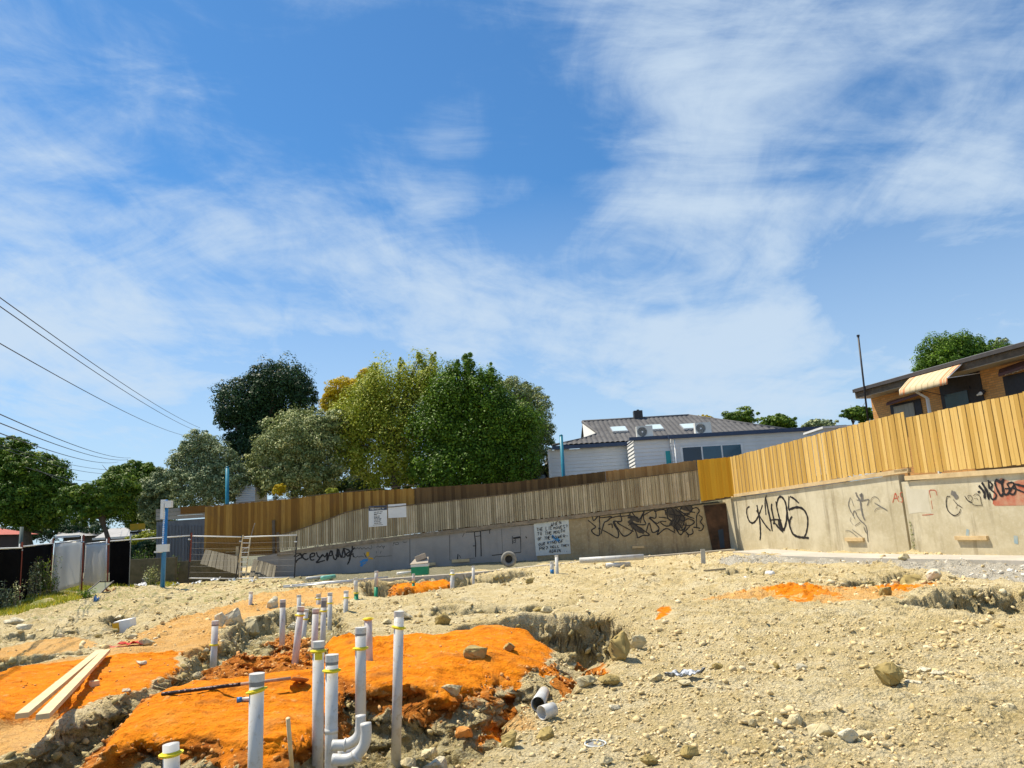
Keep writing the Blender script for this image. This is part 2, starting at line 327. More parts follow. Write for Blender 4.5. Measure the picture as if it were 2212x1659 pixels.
M2 = poly([(345,1497),(440,1480),(560,1462),(690,1443),(735,1455),(705,1530),(670,1575),(600,1602),(520,1598),(400,1590),(300,1590),(225,1612),(228,1590),(270,1545)])
M3 = poly([(440,1455),(470,1420),(560,1398),(640,1388),(672,1405),(690,1428),(680,1440),(600,1450),(520,1462)])
M3b = poly([(580,1362),(640,1350),(668,1362),(655,1388),(600,1388)])
T6 = poly([(-80,1428),(60,1415),(180,1408),(198,1415),(120,1430),(60,1442),(0,1455),(-80,1470)])
T7 = poly([(-80,1372),(60,1368),(180,1358),(200,1362),(100,1378),(0,1388),(-80,1398)])
P1 = poly([(775,1260),(1150,1234),(1165,1246),(1080,1264),(980,1272),(840,1292),(775,1292)])
P1i = poly([(848,1266),(965,1255),(972,1264),(900,1272),(852,1278)])
P2 = poly([(925,1312),(1020,1306),(1180,1298),(1260,1296),(1255,1310),(1150,1316),(1000,1323),(930,1326)])
P3 = poly([(1530,1238),(1600,1232),(1700,1235),(1690,1244),(1560,1247)])
P4 = poly([(1850,1250),(1930,1241),(2000,1238),(2030,1250),(1960,1262),(1780,1263)])
P5 = poly([(1920,1302),(2050,1275),(2150,1268),(2500,1262),(2500,1328),(2100,1322),(1970,1318)])
P6 = poly([(205,1335),(262,1322),(305,1342),(262,1372),(225,1358)])
P7 = poly([(1330,1395),(1400,1370),(1420,1385),(1360,1415)])
LIGHTOR = poly([(-200,1470),(0,1450),(180,1420),(250,1395),(330,1352),(470,1312),(600,1283),(765,1272),(772,1292),(700,1312),(600,1318),(515,1343),(470,1385),(392,1410),(385,1440),(330,1480),(230,1512),(100,1560),(0,1615),(-300,1700)])
M6 = poly([(-200,1435),(0,1402),(60,1390),(150,1375),(190,1380),(215,1400),(180,1408),(60,1415),(-200,1440)])
ORNEAR = poly([(-400,1520),(0,1450),(180,1425),(385,1405),(400,1440),(330,1480),(230,1515),(100,1562),(0,1618),(-400,1760)])
STRIPE = poly([(1470,1300),(1600,1278),(1700,1268),(1900,1262),(2085,1256),(2070,1268),(1950,1285),(1850,1300),(1700,1300),(1600,1296),(1500,1306)])
SPOT = poly([(1412,1325),(1440,1315),(1462,1318),(1450,1330),(1420,1335)])
GRASS = poly([(-200,1360),(0,1335),(60,1330),(150,1318),(170,1290),(230,1285),(380,1268),(330,1262),(150,1262),(0,1290),(-200,1320)])
RUB = poly([(1570,1226),(1545,1216),(1570,1205),(1800,1211),(2300,1220),(2300,1262),(2110,1250),(2000,1234),(1900,1222),(1700,1216)])
RTOE = poly([(1225,1450),(1200,1500),(1130,1560),(1040,1610),(960,1560),(1000,1520),(1120,1500),(1150,1450)])
CHALK = poly([(1690,1618),(1760,1606),(1800,1625),(1790,1650),(1740,1640)])
SHADED_SOIL = [tuple(q[:2]) for q in (G(660,1262),G(735,1256),G(1000,1238),G(1244,1213),G(1583,1186))]+[(Cn[0], Cn[1]+.3), (LW[0]-1, LW[1]+.2)]
P8 = poly([(-150,1545),(0,1536),(60,1524),(130,1510),(190,1500),(150,1560),(60,1600),(0,1625),(-150,1660)])
def height(x, y, full=True):
    x = np.asarray(x, float); y = np.asarray(y, float)
    w1 = fbm(x, y, 1.1, 4, 3); w2 = fbm(x, y, .28, 4, 9, .6); w3 = fbm(x, y, 4.5, 3, 21)
    rid = 1-2*np.abs(fbm(x, y, .42, 4, 31, .55))
    mid = sst(8.5, 13, y)*sst(34, 30, y); rgh = sst(-.15, .25, fbm(x, y, 2.6, 3, 101))
    h = Z0+.10*w3+.065*w1+.030*w2+mid*(.16*rgh*np.maximum(0, rid-.62)+.10*np.maximum(0, w1-.05)-.05*rgh*np.maximum(0, w2))+.05*rgh*np.maximum(0, rid-.7)
    lay = {}
    warp = .20*w1+.04*w2+.06*(rid-.6)
    w4 = fbm(x, y, .09, 3, 88, .6)
    h = h+.012*w4
    warp = warp+.012*w4
    sT = sdpoly(x, y, TRENCH)+warp
    s1 = sdpoly(x, y, M1)+.7*warp; s2 = sdpoly(x, y, M2)+.6*warp; s3 = sdpoly(x, y, M3)+.7*warp; s3b = sdpoly(x, y, M3b)+.5*warp
    # island tops within the trench network; right edge of the trench is a soft ramp
    gx = sst(.0, 1.6, x-0.0)*sst(13.0, 11.0, y)
    wd = .26+.9*gx
    leftz = sst(-1.6, -2.6, x+0.12*(y-6))
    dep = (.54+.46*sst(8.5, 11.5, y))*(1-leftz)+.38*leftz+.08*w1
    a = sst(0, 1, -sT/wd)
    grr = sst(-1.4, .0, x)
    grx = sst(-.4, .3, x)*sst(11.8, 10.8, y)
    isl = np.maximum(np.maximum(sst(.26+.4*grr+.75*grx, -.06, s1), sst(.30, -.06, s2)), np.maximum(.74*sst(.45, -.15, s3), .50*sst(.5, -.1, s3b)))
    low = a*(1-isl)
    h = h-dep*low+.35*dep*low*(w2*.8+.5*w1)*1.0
    steep = 4*low*(1-low)
    h = h+steep*(.10*(rid-.55)+.07*w2)
    top1 = sst(.1, -.5, s1); top2 = sst(.1, -.5, s2); top3 = sst(.2, -.3, s3)
    h = h+.11*top1+.08*top2; sp8 = sst(.0, -.25, sdpoly(x, y, P8)+warp); h = h-.16*sp8; eo = np.maximum(sst(.5, .0, s1), sst(.5, .0, s2)); h = h+eo*(.06*fbm(x*.6, y*1.7, .5, 4, 61)+.05*np.maximum(0, fbm(x, y, .22, 3, 71)-.05))
    for P, d, wdt in ((T6, .42, .3), (T7, .22, .3), (P1, .55, .35), (P2, .38, .4), (P3, .3, .3), (P4, .42, .4), (P5, .60, .55), (P6, .4, .3), (P7, .3, .25)):
        s = sdpoly(x, y, P)+warp*(.8 if wdt < .5 else 1.3); q = sst(0, 1, -s/wdt)
        if P is P1: q = q*(1-sst(.35, -.1, sdpoly(x, y, P1i)+warp*.5))
        h = h-1.2*d*q+4*q*(1-q)*.11*(rid-.5)*(1.6 if P is P5 else 1); low = np.maximum(low, q*.9)
    steep = np.maximum(steep, 4*low*(1-low)*(y > 9))
    # right foreground lumps
    R = sst(-.2, 1.2, x-.09*y)
    h = h+R*(.05*(rid-.5)*sst(-.1, .25, w3)+.02*w2)
    # near far-wall bank, raised left bank
    fy = (x-Cn[0])*fn[0]+(y-Cn[1])*fn[1]; ry = (x-Cn[0])*rn[0]+(y-Cn[1])*rn[1]
    h = h+.22*sst(-6, -1, fy)*sst(12, 4, x)*sst(-14, -9, x)*0
    bank = sst(-9.5, -13.5, x)*sst(17, 22, y)*sst(34.5, 30, y); h = h+bank*(.06+.12*w1)
    rub = sdpoly(x, y, RUB); rb = sst(.3, -.3, rub+warp); h = h+rb*(-.02+.08*(rid-.4)+.05*w2)
    # ground held up behind the two walls
    site = np.maximum(sst(.10, .22, fy)*(x > -11.2), sst(.10, .22, ry)*(fy > -40))
    up = np.where(ry > 0, .85, np.clip(-.5+(x+10)*.062, -.6, .75))
    h = h*(1-site)+site*up+site*.02*w1
    far = sst(45, 70, np.hypot(x, y)); h = h*(1-far)+far*(-1.6+.9*sst(0, 60, x))
    if not full: return h
    orr = np.maximum(sst(.32, .06, s1-.0), sst(.36, .06, s2)); stk = sst(.75+.6*grx, .5+.5*grx, s1)*sst(-.9, -.2, x)*sst(1.1, .8, x)*sst(.02-.14*grx, .16-.1*grx, fbm(x*1.6, y*.5, .30, 3, 44)); orr = np.maximum(orr, .95*sst(.42, .1, s3)); orr = np.maximum(orr, .9*sst(.5, .1, s3b))
    zlow = sst(.72, .38, low+.25*w1)            # orange stays on the upper part of each face
    orr = np.maximum(orr*zlow, stk*.9)
    sL = sdpoly(x, y, LIGHTOR)+warp*1.2; so_ = sdpoly(x, y, ORNEAR)+warp
    lt = np.maximum(sst(.15, -.2, sL), sst(.15, -.15, sdpoly(x, y, M6)+warp))
    st = sst(.35, -.5, sdpoly(x, y, STRIPE)+warp*3); sp = sst(.15, -.1, sdpoly(x, y, SPOT)+warp)
    p1 = sst(.3, 0, sdpoly(x, y, P1i)+warp*.5)
    orr = np.maximum(orr, sst(.15, -.15, so_)*.95)
    orr = np.maximum(orr, np.maximum(.85*sp, .9*p1)*(1-.5*w2))
    toe = sst(.3, -.4, sdpoly(x, y, RTOE)+warp*2)
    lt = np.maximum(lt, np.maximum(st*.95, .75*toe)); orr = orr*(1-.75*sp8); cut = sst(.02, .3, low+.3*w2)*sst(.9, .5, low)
    st2 = st*sst(-.16, .10, w1+w2*.6); orr = np.maximum(orr, st2*.72)
    gr = .8*sst(.8, -1.2, sdpoly(x, y, GRASS)+warp*4)*sst(-.25, .2, w1+.3*w2); gr = np.maximum(gr, .42*sst(-4, -9, x)*sst(10, 15, y)*sst(-.1, .3, w3+w1))
    kerbz = rb
    strip = .85*sst(.15, -.15, sdpoly(x, y, SHADED_SOIL)+.5*warp)  # dark soil behind the kerb, wall and tree shade put into its colour
    street = np.maximum(np.maximum(site, strip), sst(-18.5, -19.5, x+.0*y))
    white = kerbz*.75
    c = np.stack([orr, lt, low, white], -1); c2 = np.stack([gr, street, R, steep], -1)
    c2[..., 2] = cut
    return h, c, c2
def H(x, y): return float(height(np.array([x]), np.array([y]), False)[0])
# ------------------------------------------------------------------ ground sheet
def ground_mat():
    m = MT('site_soil', .95, 0, .12); z = m.attr('zone'); z2 = m.attr('zone_b')
    s1 = m.n('ShaderNodeSeparateColor'); m.l(z.outputs['Color'], s1.inputs[0]); s2 = m.n('ShaderNodeSeparateColor'); m.l(z2.outputs['Color'], s2.inputs[0])
    na = m.noise(1.1, 9, .62); nb = m.noise(7, 8, .68); nc = m.noise(38, 6, .7); nf = m.noise(130, 3, .6); ns = m.noise(3.0, 7, .7, (1.2, 5, 3))
    kh = m.ramp(na, [(.30, (.62, .48, .22, 1)), (.50, (.79, .635, .345, 1)), (.70, (.88, .765, .50, 1))])
    kh = m.mix(m.mr(nb, .42, .68, 0, .55, True), kh, (.58, .45, .18, 1))
    kh = m.mix(m.mr(nc, .50, .75, 0, .5), kh, (.86, .77, .56, 1))
    kh = m.mix(m.mr(nc, .44, .28, 0, .6), kh, (.38, .28, .12, 1))
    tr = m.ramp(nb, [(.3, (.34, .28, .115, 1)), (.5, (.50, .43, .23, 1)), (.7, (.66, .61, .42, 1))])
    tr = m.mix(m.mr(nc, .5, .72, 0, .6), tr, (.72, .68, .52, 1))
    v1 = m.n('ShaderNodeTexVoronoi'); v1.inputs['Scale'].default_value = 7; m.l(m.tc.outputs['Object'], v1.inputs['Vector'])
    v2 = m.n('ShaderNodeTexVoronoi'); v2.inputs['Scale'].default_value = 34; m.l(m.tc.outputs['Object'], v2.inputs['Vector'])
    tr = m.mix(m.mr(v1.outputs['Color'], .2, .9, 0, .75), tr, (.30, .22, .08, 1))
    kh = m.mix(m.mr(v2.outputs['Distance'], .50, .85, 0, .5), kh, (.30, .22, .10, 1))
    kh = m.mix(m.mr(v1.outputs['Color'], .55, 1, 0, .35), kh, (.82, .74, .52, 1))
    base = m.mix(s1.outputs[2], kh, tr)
    lo = m.ramp(na, [(.3, (.78, .40, .10, 1)), (.6, (.86, .52, .19, 1))]); lo = m.mix(m.mr(nb, .45, .7, 0, .5), lo, (.72, .50, .27, 1))
    og = m.ramp(ns, [(.30, (.58, .15, .006, 1)), (.50, (.80, .24, .007, 1)), (.72, (.88, .31, .015, 1))])
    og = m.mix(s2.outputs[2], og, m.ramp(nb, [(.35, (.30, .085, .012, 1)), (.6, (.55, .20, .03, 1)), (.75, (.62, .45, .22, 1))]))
    og = m.mix(m.mr(nc, .44, .28, 0, .7), og, (.32, .10, .015, 1)); og = m.mix(m.mr(na, .55, .75, 0, .45), og, (.80, .40, .10, 1)); og = m.mix(m.mr(nb, .58, .72, 0, .6), og, (.74, .46, .18, 1))
    def edged(v, k=.55): # break the boundary up with noise
        a = m.n('ShaderNodeMath', operation='SUBTRACT'); m.l(nb, a.inputs[0]); a.inputs[1].default_value = .5
        b = m.n('ShaderNodeMath', operation='MULTIPLY_ADD'); m.l(a.outputs[0], b.inputs[0]); b.inputs[1].default_value = k*2; m.l(v, b.inputs[2])
        return m.mr(b.outputs[0], .35, .65, 0, 1, True)
    base = m.mix(edged(s1.outputs[1], .5), base, lo)
    base = m.mix(edged(s1.outputs[0], .6), base, og)
    base = m.mix(edged(z.outputs['Alpha'], .5), base, m.ramp(nc, [(.35, (.42, .38, .30, 1)), (.65, (.70, .65, .54, 1))]))
    base = m.mix(edged(s2.outputs[0], .6), base, m.ramp(nb, [(.35, (.16, .20, .045, 1)), (.65, (.36, .36, .14, 1))]))
    base = m.mix(s2.outputs[1], base, m.ramp(nb, [(.3, (.16, .16, .10, 1)), (.7, (.24, .23, .17, 1))]))
    m.col(base)
    sm = m.n('ShaderNodeMath', operation='MULTIPLY_ADD'); m.l(nc, sm.inputs[0]); sm.inputs[1].default_value = 1.0; m.l(m.mr(s1.outputs[0], 0, 1, 1.0, .45), sm.inputs[1]); m.l(nb, sm.inputs[2])
    s3 = m.n('ShaderNodeMath', operation='MULTIPLY_ADD'); m.l(nf, s3.inputs[0]); s3.inputs[1].default_value = .35; m.l(m.mr(s1.outputs[0], 0, 1, .35, .05), s3.inputs[1]); m.l(sm.outputs[0], s3.inputs[2])
    s4 = m.n('ShaderNodeMath', operation='MULTIPLY_ADD'); m.l(v2.outputs['Distance'], s4.inputs[0]); s4.inputs[1].default_value = -.55; pz = m.mr(s1.outputs[0], 0, 1, -.55, -.12); m.l(pz, s4.inputs[1]); m.l(s3.outputs[0], s4.inputs[2])
    s5 = m.n('ShaderNodeMath', operation='MULTIPLY'); m.l(v1.outputs['Distance'], s5.inputs[0]); m.l(s1.outputs[2], s5.inputs[1])
    s6 = m.n('ShaderNodeMath', operation='MULTIPLY_ADD'); m.l(s5.outputs[0], s6.inputs[0]); s6.inputs[1].default_value = -1.6; m.l(s4.outputs[0], s6.inputs[2])
    m.bump(s6.outputs[0], 1.0, .055); return m.m
_t = np.linspace(math.log(2.2), math.log(46), 4000); _w = 1+1.6*np.exp(-((np.exp(_t)-14.0)/1.0)**2)+.9*np.exp(-((np.exp(_t)-7.2)/1.5)**2); _c = np.concatenate([[0], np.cumsum((_w[1:]+_w[:-1])/2)]); d1 = np.exp(np.interp(np.linspace(0, _c[-1], 1450), _c, _t)); d2 = np.exp(np.linspace(math.log(46), math.log(1600), 60))[1:]
dist = np.concatenate([d1, d2]); na_ = 1000
ang = np.concatenate([np.radians(np.linspace(-100, -44, 60))[:-1], np.radians(np.linspace(-44, 44, na_)), np.radians(np.linspace(44, 100, 60))[1:]])
DD, AA = np.meshgrid(dist, ang, indexing='ij'); X = (DD*np.sin(AA)).ravel(); Y = (DD*np.cos(AA)).ravel()
hz, ca, cb = height(X, Y)
nr, ncl = DD.shape; I = np.arange(nr*ncl).reshape(nr, ncl)
Fq = np.stack([I[:-1, :-1], I[:-1, 1:], I[1:, 1:], I[1:, :-1]], -1).reshape(-1, 4)[:, ::-1]
gmat = ground_mat()
stp = np.clip(cb[:, 3], 0, 1)*(1-.35*(Y > 12)); q_ = X*.8+Y*.6
X2 = X+stp*(.22*fbm(q_, hz*2.2+.2*Y, .34, 4, 5, .6)); Y2 = Y+stp*(.34*fbm(q_*1.1+9, hz*2.4-.2*X, .36, 4, 15, .6))
V = np.stack([X2, Y2, hz], 1)
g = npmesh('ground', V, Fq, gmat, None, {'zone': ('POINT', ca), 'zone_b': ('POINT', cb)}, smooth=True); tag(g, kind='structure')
gX, gY, gZ, gSteep, gOr, gSite = X2, Y2, hz, cb[:, 3], ca[:, 0], cb[:, 1]
del DD, AA, I, Fq, V
# ------------------------------------------------------------------ stones
def ico(sub):
    t = (1+5**.5)/2; v = [(-1,t,0),(1,t,0),(-1,-t,0),(1,-t,0),(0,-1,t),(0,1,t),(0,-1,-t),(0,1,-t),(t,0,-1),(t,0,1),(-t,0,-1),(-t,0,1)]
    f = [(0,11,5),(0,5,1),(0,1,7),(0,7,10),(0,10,11),(1,5,9),(5,11,4),(11,10,2),(10,7,6),(7,1,8),(3,9,4),(3,4,2),(3,2,6),(3,6,8),(3,8,9),(4,9,5),(2,4,11),(6,2,10),(8,6,7),(9,8,1)]
    v = [np.array(p)/np.linalg.norm(p) for p in v]
    for _ in range(sub):
        c = {}; nf = []
        def mid(a, b):
            k = (min(a, b), max(a, b))
            if k not in c: p = v[a]+v[b]; v.append(p/np.linalg.norm(p)); c[k] = len(v)-1
            return c[k]
        for a, b, d in f:
            ab, bd, da = mid(a, b), mid(b, d), mid(d, a); nf += [(a, ab, da), (b, bd, ab), (d, da, bd), (ab, bd, da)]
        f = nf
    return np.array(v), np.array(f)
IV, IF = ico(0); IV1, IF1 = ico(1); IV2, IF2 = ico(2)
def rockshape(seed, V0, flat=.65, cuts=9, jit=.12):
    r = np.random.default_rng(seed); P = V0*(1+.0*r.random((len(V0), 1)))
    for _ in range(cuts):
        n = r.normal(size=3); n /= np.linalg.norm(n); d = r.uniform(.42, .85); q = P@n; over = np.maximum(q-d, 0); P = P-over[:, None]*n*.97
    P = P+r.normal(size=P.shape)*jit*.25; P = P*np.array([1, r.uniform(.65, .95), flat*r.uniform(.8, 1.1)]); return P
import bmesh
def hull(seed, npt, flat=.62, sub=0, rough=.03):
    r = np.random.default_rng(seed); P = r.normal(size=(npt, 3)); P /= np.linalg.norm(P, axis=1)[:, None]; P *= r.uniform(.72, 1.05, (npt, 1)); P *= np.array([1, r.uniform(.6, .95), flat*r.uniform(.8, 1.15)])
    b = bmesh.new(); [b.verts.new(p) for p in P]; res = bmesh.ops.convex_hull(b, input=b.verts)
    bmesh.ops.delete(b, geom=[g_ for g_ in res['geom_interior'] if isinstance(g_, bmesh.types.BMVert)], context='VERTS')
    if sub:
        bmesh.ops.bevel(b, geom=list(b.edges), offset=.035, segments=1, affect='EDGES', profile=.6); bmesh.ops.triangulate(b, faces=b.faces)
        bmesh.ops.subdivide_edges(b, edges=list(b.edges), cuts=sub, use_grid_fill=True); bmesh.ops.triangulate(b, faces=b.faces)
    b.verts.ensure_lookup_table(); b.verts.index_update(); V_ = np.array([v.co[:] for v in b.verts]); F_ = np.array([[v.index for v in f.verts] for f in b.faces]); b.free()
    if sub: V_ = V_+r.normal(size=V_.shape)*rough*.35+.10*np.stack([fbm(V_[:, 0]*1+V_[:, 2], V_[:, 1]-V_[:, 2], .5, 3, seed+i) for i in range(3)], 1)
    return V_, F_
def scatter(name, xs, ys, sz, mat, npt, _f, sink=.25, kinds=14, seed=1):
    r = np.random.default_rng(seed); z = height(xs, ys, False); n = len(xs); k = r.integers(0, kinds, n); A = r.uniform(0, 2*np.pi, n); tl = r.normal(size=(n, 2))*.3; VV_ = []; FF_ = []; RR_ = []; o_ = 0
    for i in range(kinds):
        m_ = np.where(k == i)[0]; V0, F0 = hull(seed*50+i, npt); c, s = np.cos(A[m_]), np.sin(A[m_]); P = V0[None]*sz[m_][:, None, None]; Z_ = P[:, :, 2]+P[:, :, 0]*tl[m_, :1]+P[:, :, 1]*tl[m_, 1:]
        Xp = P[:, :, 0]*c[:, None]-P[:, :, 1]*s[:, None]+xs[m_][:, None]; Yp = P[:, :, 0]*s[:, None]+P[:, :, 1]*c[:, None]+ys[m_][:, None]; Zp = Z_+(z[m_]+sz[m_]*sink)[:, None]
        VV_.append(np.stack([Xp, Yp, Zp], -1).reshape(-1, 3)); FF_.append((F0[None]+(np.arange(len(m_))*len(V0))[:, None, None]).reshape(-1, 3)+o_); o_ += len(m_)*len(V0); RR_.append(np.repeat(r.random(len(m_)), len(F0)))
    return npmesh(name, np.concatenate(VV_), np.concatenate(FF_), mat, None, {'rnd': ('FACE', np.concatenate(RR_))})
def scatter_old(name, xs, ys, sz, mat, V0, F0, sink=.25, kinds=14, seed=1):
    r = np.random.default_rng(seed); z = height(xs, ys, False); n = len(xs); shapes = [rockshape(seed*50+i, V0) for i in range(kinds)]
    k = r.integers(0, kinds, n); A = r.uniform(0, 2*np.pi, n); c, s = np.cos(A), np.sin(A); SH = np.stack(shapes)[k]
    tl = r.normal(size=(n, 2))*.25
    P = SH*sz[:, None, None]; P[:, :, 2] += P[:, :, 0]*tl[:, :1]+P[:, :, 1]*tl[:, 1:]
    Xp = P[:, :, 0]*c[:, None]-P[:, :, 1]*s[:, None]+xs[:, None]; Yp = P[:, :, 0]*s[:, None]+P[:, :, 1]*c[:, None]+ys[:, None]; Zp = P[:, :, 2]+(z+sz*sink)[:, None]
    Vv = np.stack([Xp, Yp, Zp], -1).reshape(-1, 3); Ff = (F0[None]+(np.arange(n)*len(V0))[:, None, None]).reshape(-1, 3)
    rn_ = np.repeat(r.random(n), len(F0)); return npmesh(name, Vv, Ff, mat, None, {'rnd': ('FACE', rn_)})
def gravel_mat(name, stops):
    m = MT(name, .95, 0, .12); a = m.attr('rnd'); f = m.noise(18, 6, .7)
    m.col(m.mix(m.mr(f, .4, .7, 0, .45), m.ramp(a.outputs['Fac'], stops), (.62, .48, .25, 1))).bump(m.noise(60, 4, .6), .5, .01); return m.m
GK = gravel_mat('loose_stones', [(0, (.48, .36, .16, 1)), (.3, (.62, .48, .25, 1)), (.75, (.70, .56, .32, 1)), (1, (.78, .67, .45, 1))])
GO = gravel_mat('orange_clods', [(0, (.42, .13, .02, 1)), (.5, (.66, .26, .05, 1)), (1, (.72, .42, .18, 1))])
GW = gravel_mat('white_rubble', [(0, (.50, .47, .40, 1)), (.5, (.66, .63, .56, 1)), (1, (.82, .80, .75, 1))])
def cand(n, dmin, dmax, a0, a1, seed):
    r = np.random.default_rng(seed); d = np.exp(r.uniform(math.log(dmin), math.log(dmax), n)); a = np.radians(r.uniform(a0, a1, n)); return d*np.sin(a), d*np.cos(a), d, r
def field(n, seed, dmin, dmax, lo, hi, mode):
    x, y, d, r = cand(n, dmin, dmax, -44, 44, seed)
    _, c, c2 = height(x, y); u = r.random(n); cl = fbm(x, y, .9, 3, 55)+.5*fbm(x, y, 3.5, 2, 66)
    if mode == 'k': w = (1-np.clip(c[:, 0]*1.3, 0, 1))*(1-.9*np.clip(c[:, 1], 0, 1))*(.34+1.6*sst(-.05, .45, cl)+.9*c2[:, 3]+.25*c[:, 2])*(1-c2[:, 0])
    elif mode == 'o': w = np.clip(c[:, 0], 0, 1)*(.02+.5*sst(.1, .5, cl)+.6*sst(.08, .35, c[:, 2]))
    else: w = c[:, 3]*1.1
    ok = (u < w)&(c2[:, 1] < .2); x, y, d, r2 = x[ok], y[ok], d[ok], r.random(ok.sum())
    sz = (lo+(hi-lo)*r2**5)*(.45+d*.085); return x, y, sz
x, y, sz = field(75000, 5, 3.6, 34, .006, .034, 'k'); tag(scatter('loose_stones', x, y, sz*.9, GK, 9, IF, seed=3), 'scattered khaki pebbles and clods over the dug soil', 'stones', kind='stuff')
x, y, sz = field(5600, 15, 3.8, 34, .018, .055, 'k'); tag(scatter('broken_stones', x, y, sz, GK, 13, IF1, seed=4), 'larger broken khaki stones strewn over the dug soil', 'stones', kind='stuff')
x, y, sz = field(26000, 6, 3.8, 30, .006, .022, 'o'); tag(scatter('clay_clods', x, y, sz, GO, 9, IF, seed=5), 'crumbly orange clods on the clay mounds', 'clods', kind='stuff')
x, y, sz = field(9000, 7, 9, 34, .012, .06, 'w'); tag(scatter('white_rubble', x, y, sz, GW, 11, IF1, seed=6), 'broken white rubble below the concrete footing', 'rubble', kind='stuff')
rc = np.random.default_rng(77); cx_, cy_, cs_ = [], [], []
for x0_, y0_, sx_, sy_, n_, hi_ in ((1700, 1560, 75, 16, 150, .05), (1850, 1595, 50, 12, 70, .045), (1790, 1630, 90, 16, 110, .03), (2010, 1468, 60, 10, 80, .05), (1680, 1448, 60, 8, 60, .035), (1310, 1500, 90, 14, 110, .035), (1180, 1540, 70, 22, 90, .03),
                                (940, 1630, 70, 18, 150, .06), (1500, 1510, 110, 16, 120, .03), (2120, 1400, 80, 16, 120, .05), (1900, 1420, 110, 14, 110, .04), (1450, 1370, 70, 14, 120, .06), (1620, 1640, 110, 14, 120, .03), (1250, 1640, 110, 14, 110, .03),
                                (2050, 1560, 100, 24, 90, .03), (1150, 1310, 110, 10, 110, .06), (260, 1375, 90, 10, 90, .05), (80, 1370, 70, 10, 80, .05), (360, 1320, 90, 16, 90, .05), (2130, 1350, 80, 8, 90, .06), (1900, 1270, 150, 8, 120, .07), (620, 1262, 60, 6, 60, .08)):
    for _ in range(n_):
        p_ = G(x0_+rc.normal()*sx_, min(y0_+rc.normal()*sy_, 1700)); cx_.append(p_[0]); cy_.append(p_[1]); cs_.append((.008+hi_*rc.random()**3)*(.7+.045*p_[1]))
tag(scatter('rubble_clusters', np.array(cx_), np.array(cy_), np.array(cs_), GK, 13, None, seed=9), 'loose heaps of broken khaki stones gathered on the sand', 'stones', kind='stuff')
# lumps of broken clay embedded in the cut faces
def lumps(name, lab, mask, n, lo, hi, mat, seed):
    r = np.random.default_rng(seed); idx = np.where(mask)[0]; pw = np.hypot(gX[idx], gY[idx])**1.5; pick = r.choice(idx, n, p=pw/pw.sum()); d = np.hypot(gX[pick], gY[pick])
    sz_ = (lo+(hi-lo)*r.random(n)**2.5)*(.5+d*.06); k = r.integers(0, 12, n); VV_ = []; FF_ = []; RR_ = []; o_ = 0
    for i in range(12):
        m_ = pick[k == i]; V0, F0 = hull(seed*70+i, 12); q = r.normal(size=(len(m_), 4)); q /= np.linalg.norm(q, axis=1)[:, None]; w_, a_, b_, c_ = q.T
        Rm = np.stack([1-2*(b_*b_+c_*c_), 2*(a_*b_-c_*w_), 2*(a_*c_+b_*w_), 2*(a_*b_+c_*w_), 1-2*(a_*a_+c_*c_), 2*(b_*c_-a_*w_), 2*(a_*c_-b_*w_), 2*(b_*c_+a_*w_), 1-2*(a_*a_+b_*b_)], -1).reshape(-1, 3, 3)
        P = np.einsum('nij,vj->nvi', Rm, V0)*sz_[k == i][:, None, None]+np.stack([gX[m_], gY[m_], gZ[m_]], 1)[:, None]
        VV_.append(P.reshape(-1, 3)); FF_.append((F0[None]+(np.arange(len(m_))*len(V0))[:, None, None]).reshape(-1, 3)+o_); o_ += len(m_)*len(V0); RR_.append(np.repeat(r.random(len(m_)), len(F0)))
    tag(npmesh(name, np.concatenate(VV_), np.concatenate(FF_), mat, None, {'rnd': ('FACE', np.concatenate(RR_))}), lab, 'clods', kind='stuff')
GT = gravel_mat('clay_lumps', [(0, (.26, .20, .08, 1)), (.5, (.40, .33, .15, 1)), (.9, (.54, .46, .26, 1)), (1, (.70, .63, .44, 1))])
gok = (np.abs(np.degrees(np.arctan2(gX, gY))) < 42)&(gY > 3.6)&(gY < 33)&(gSite < .2)
lumps('clay_lumps', 'broken khaki clay lumps sticking out of the trench faces', gok&(gSteep > .35)&(gOr < .4), 6500, .012, .075, GT, 3)
lumps('clay_lumps_orange', 'crumbled orange lumps along the edges of the orange mounds', gok&(gSteep > .25)&(gOr > .45), 2600, .010, .045, GO, 4)
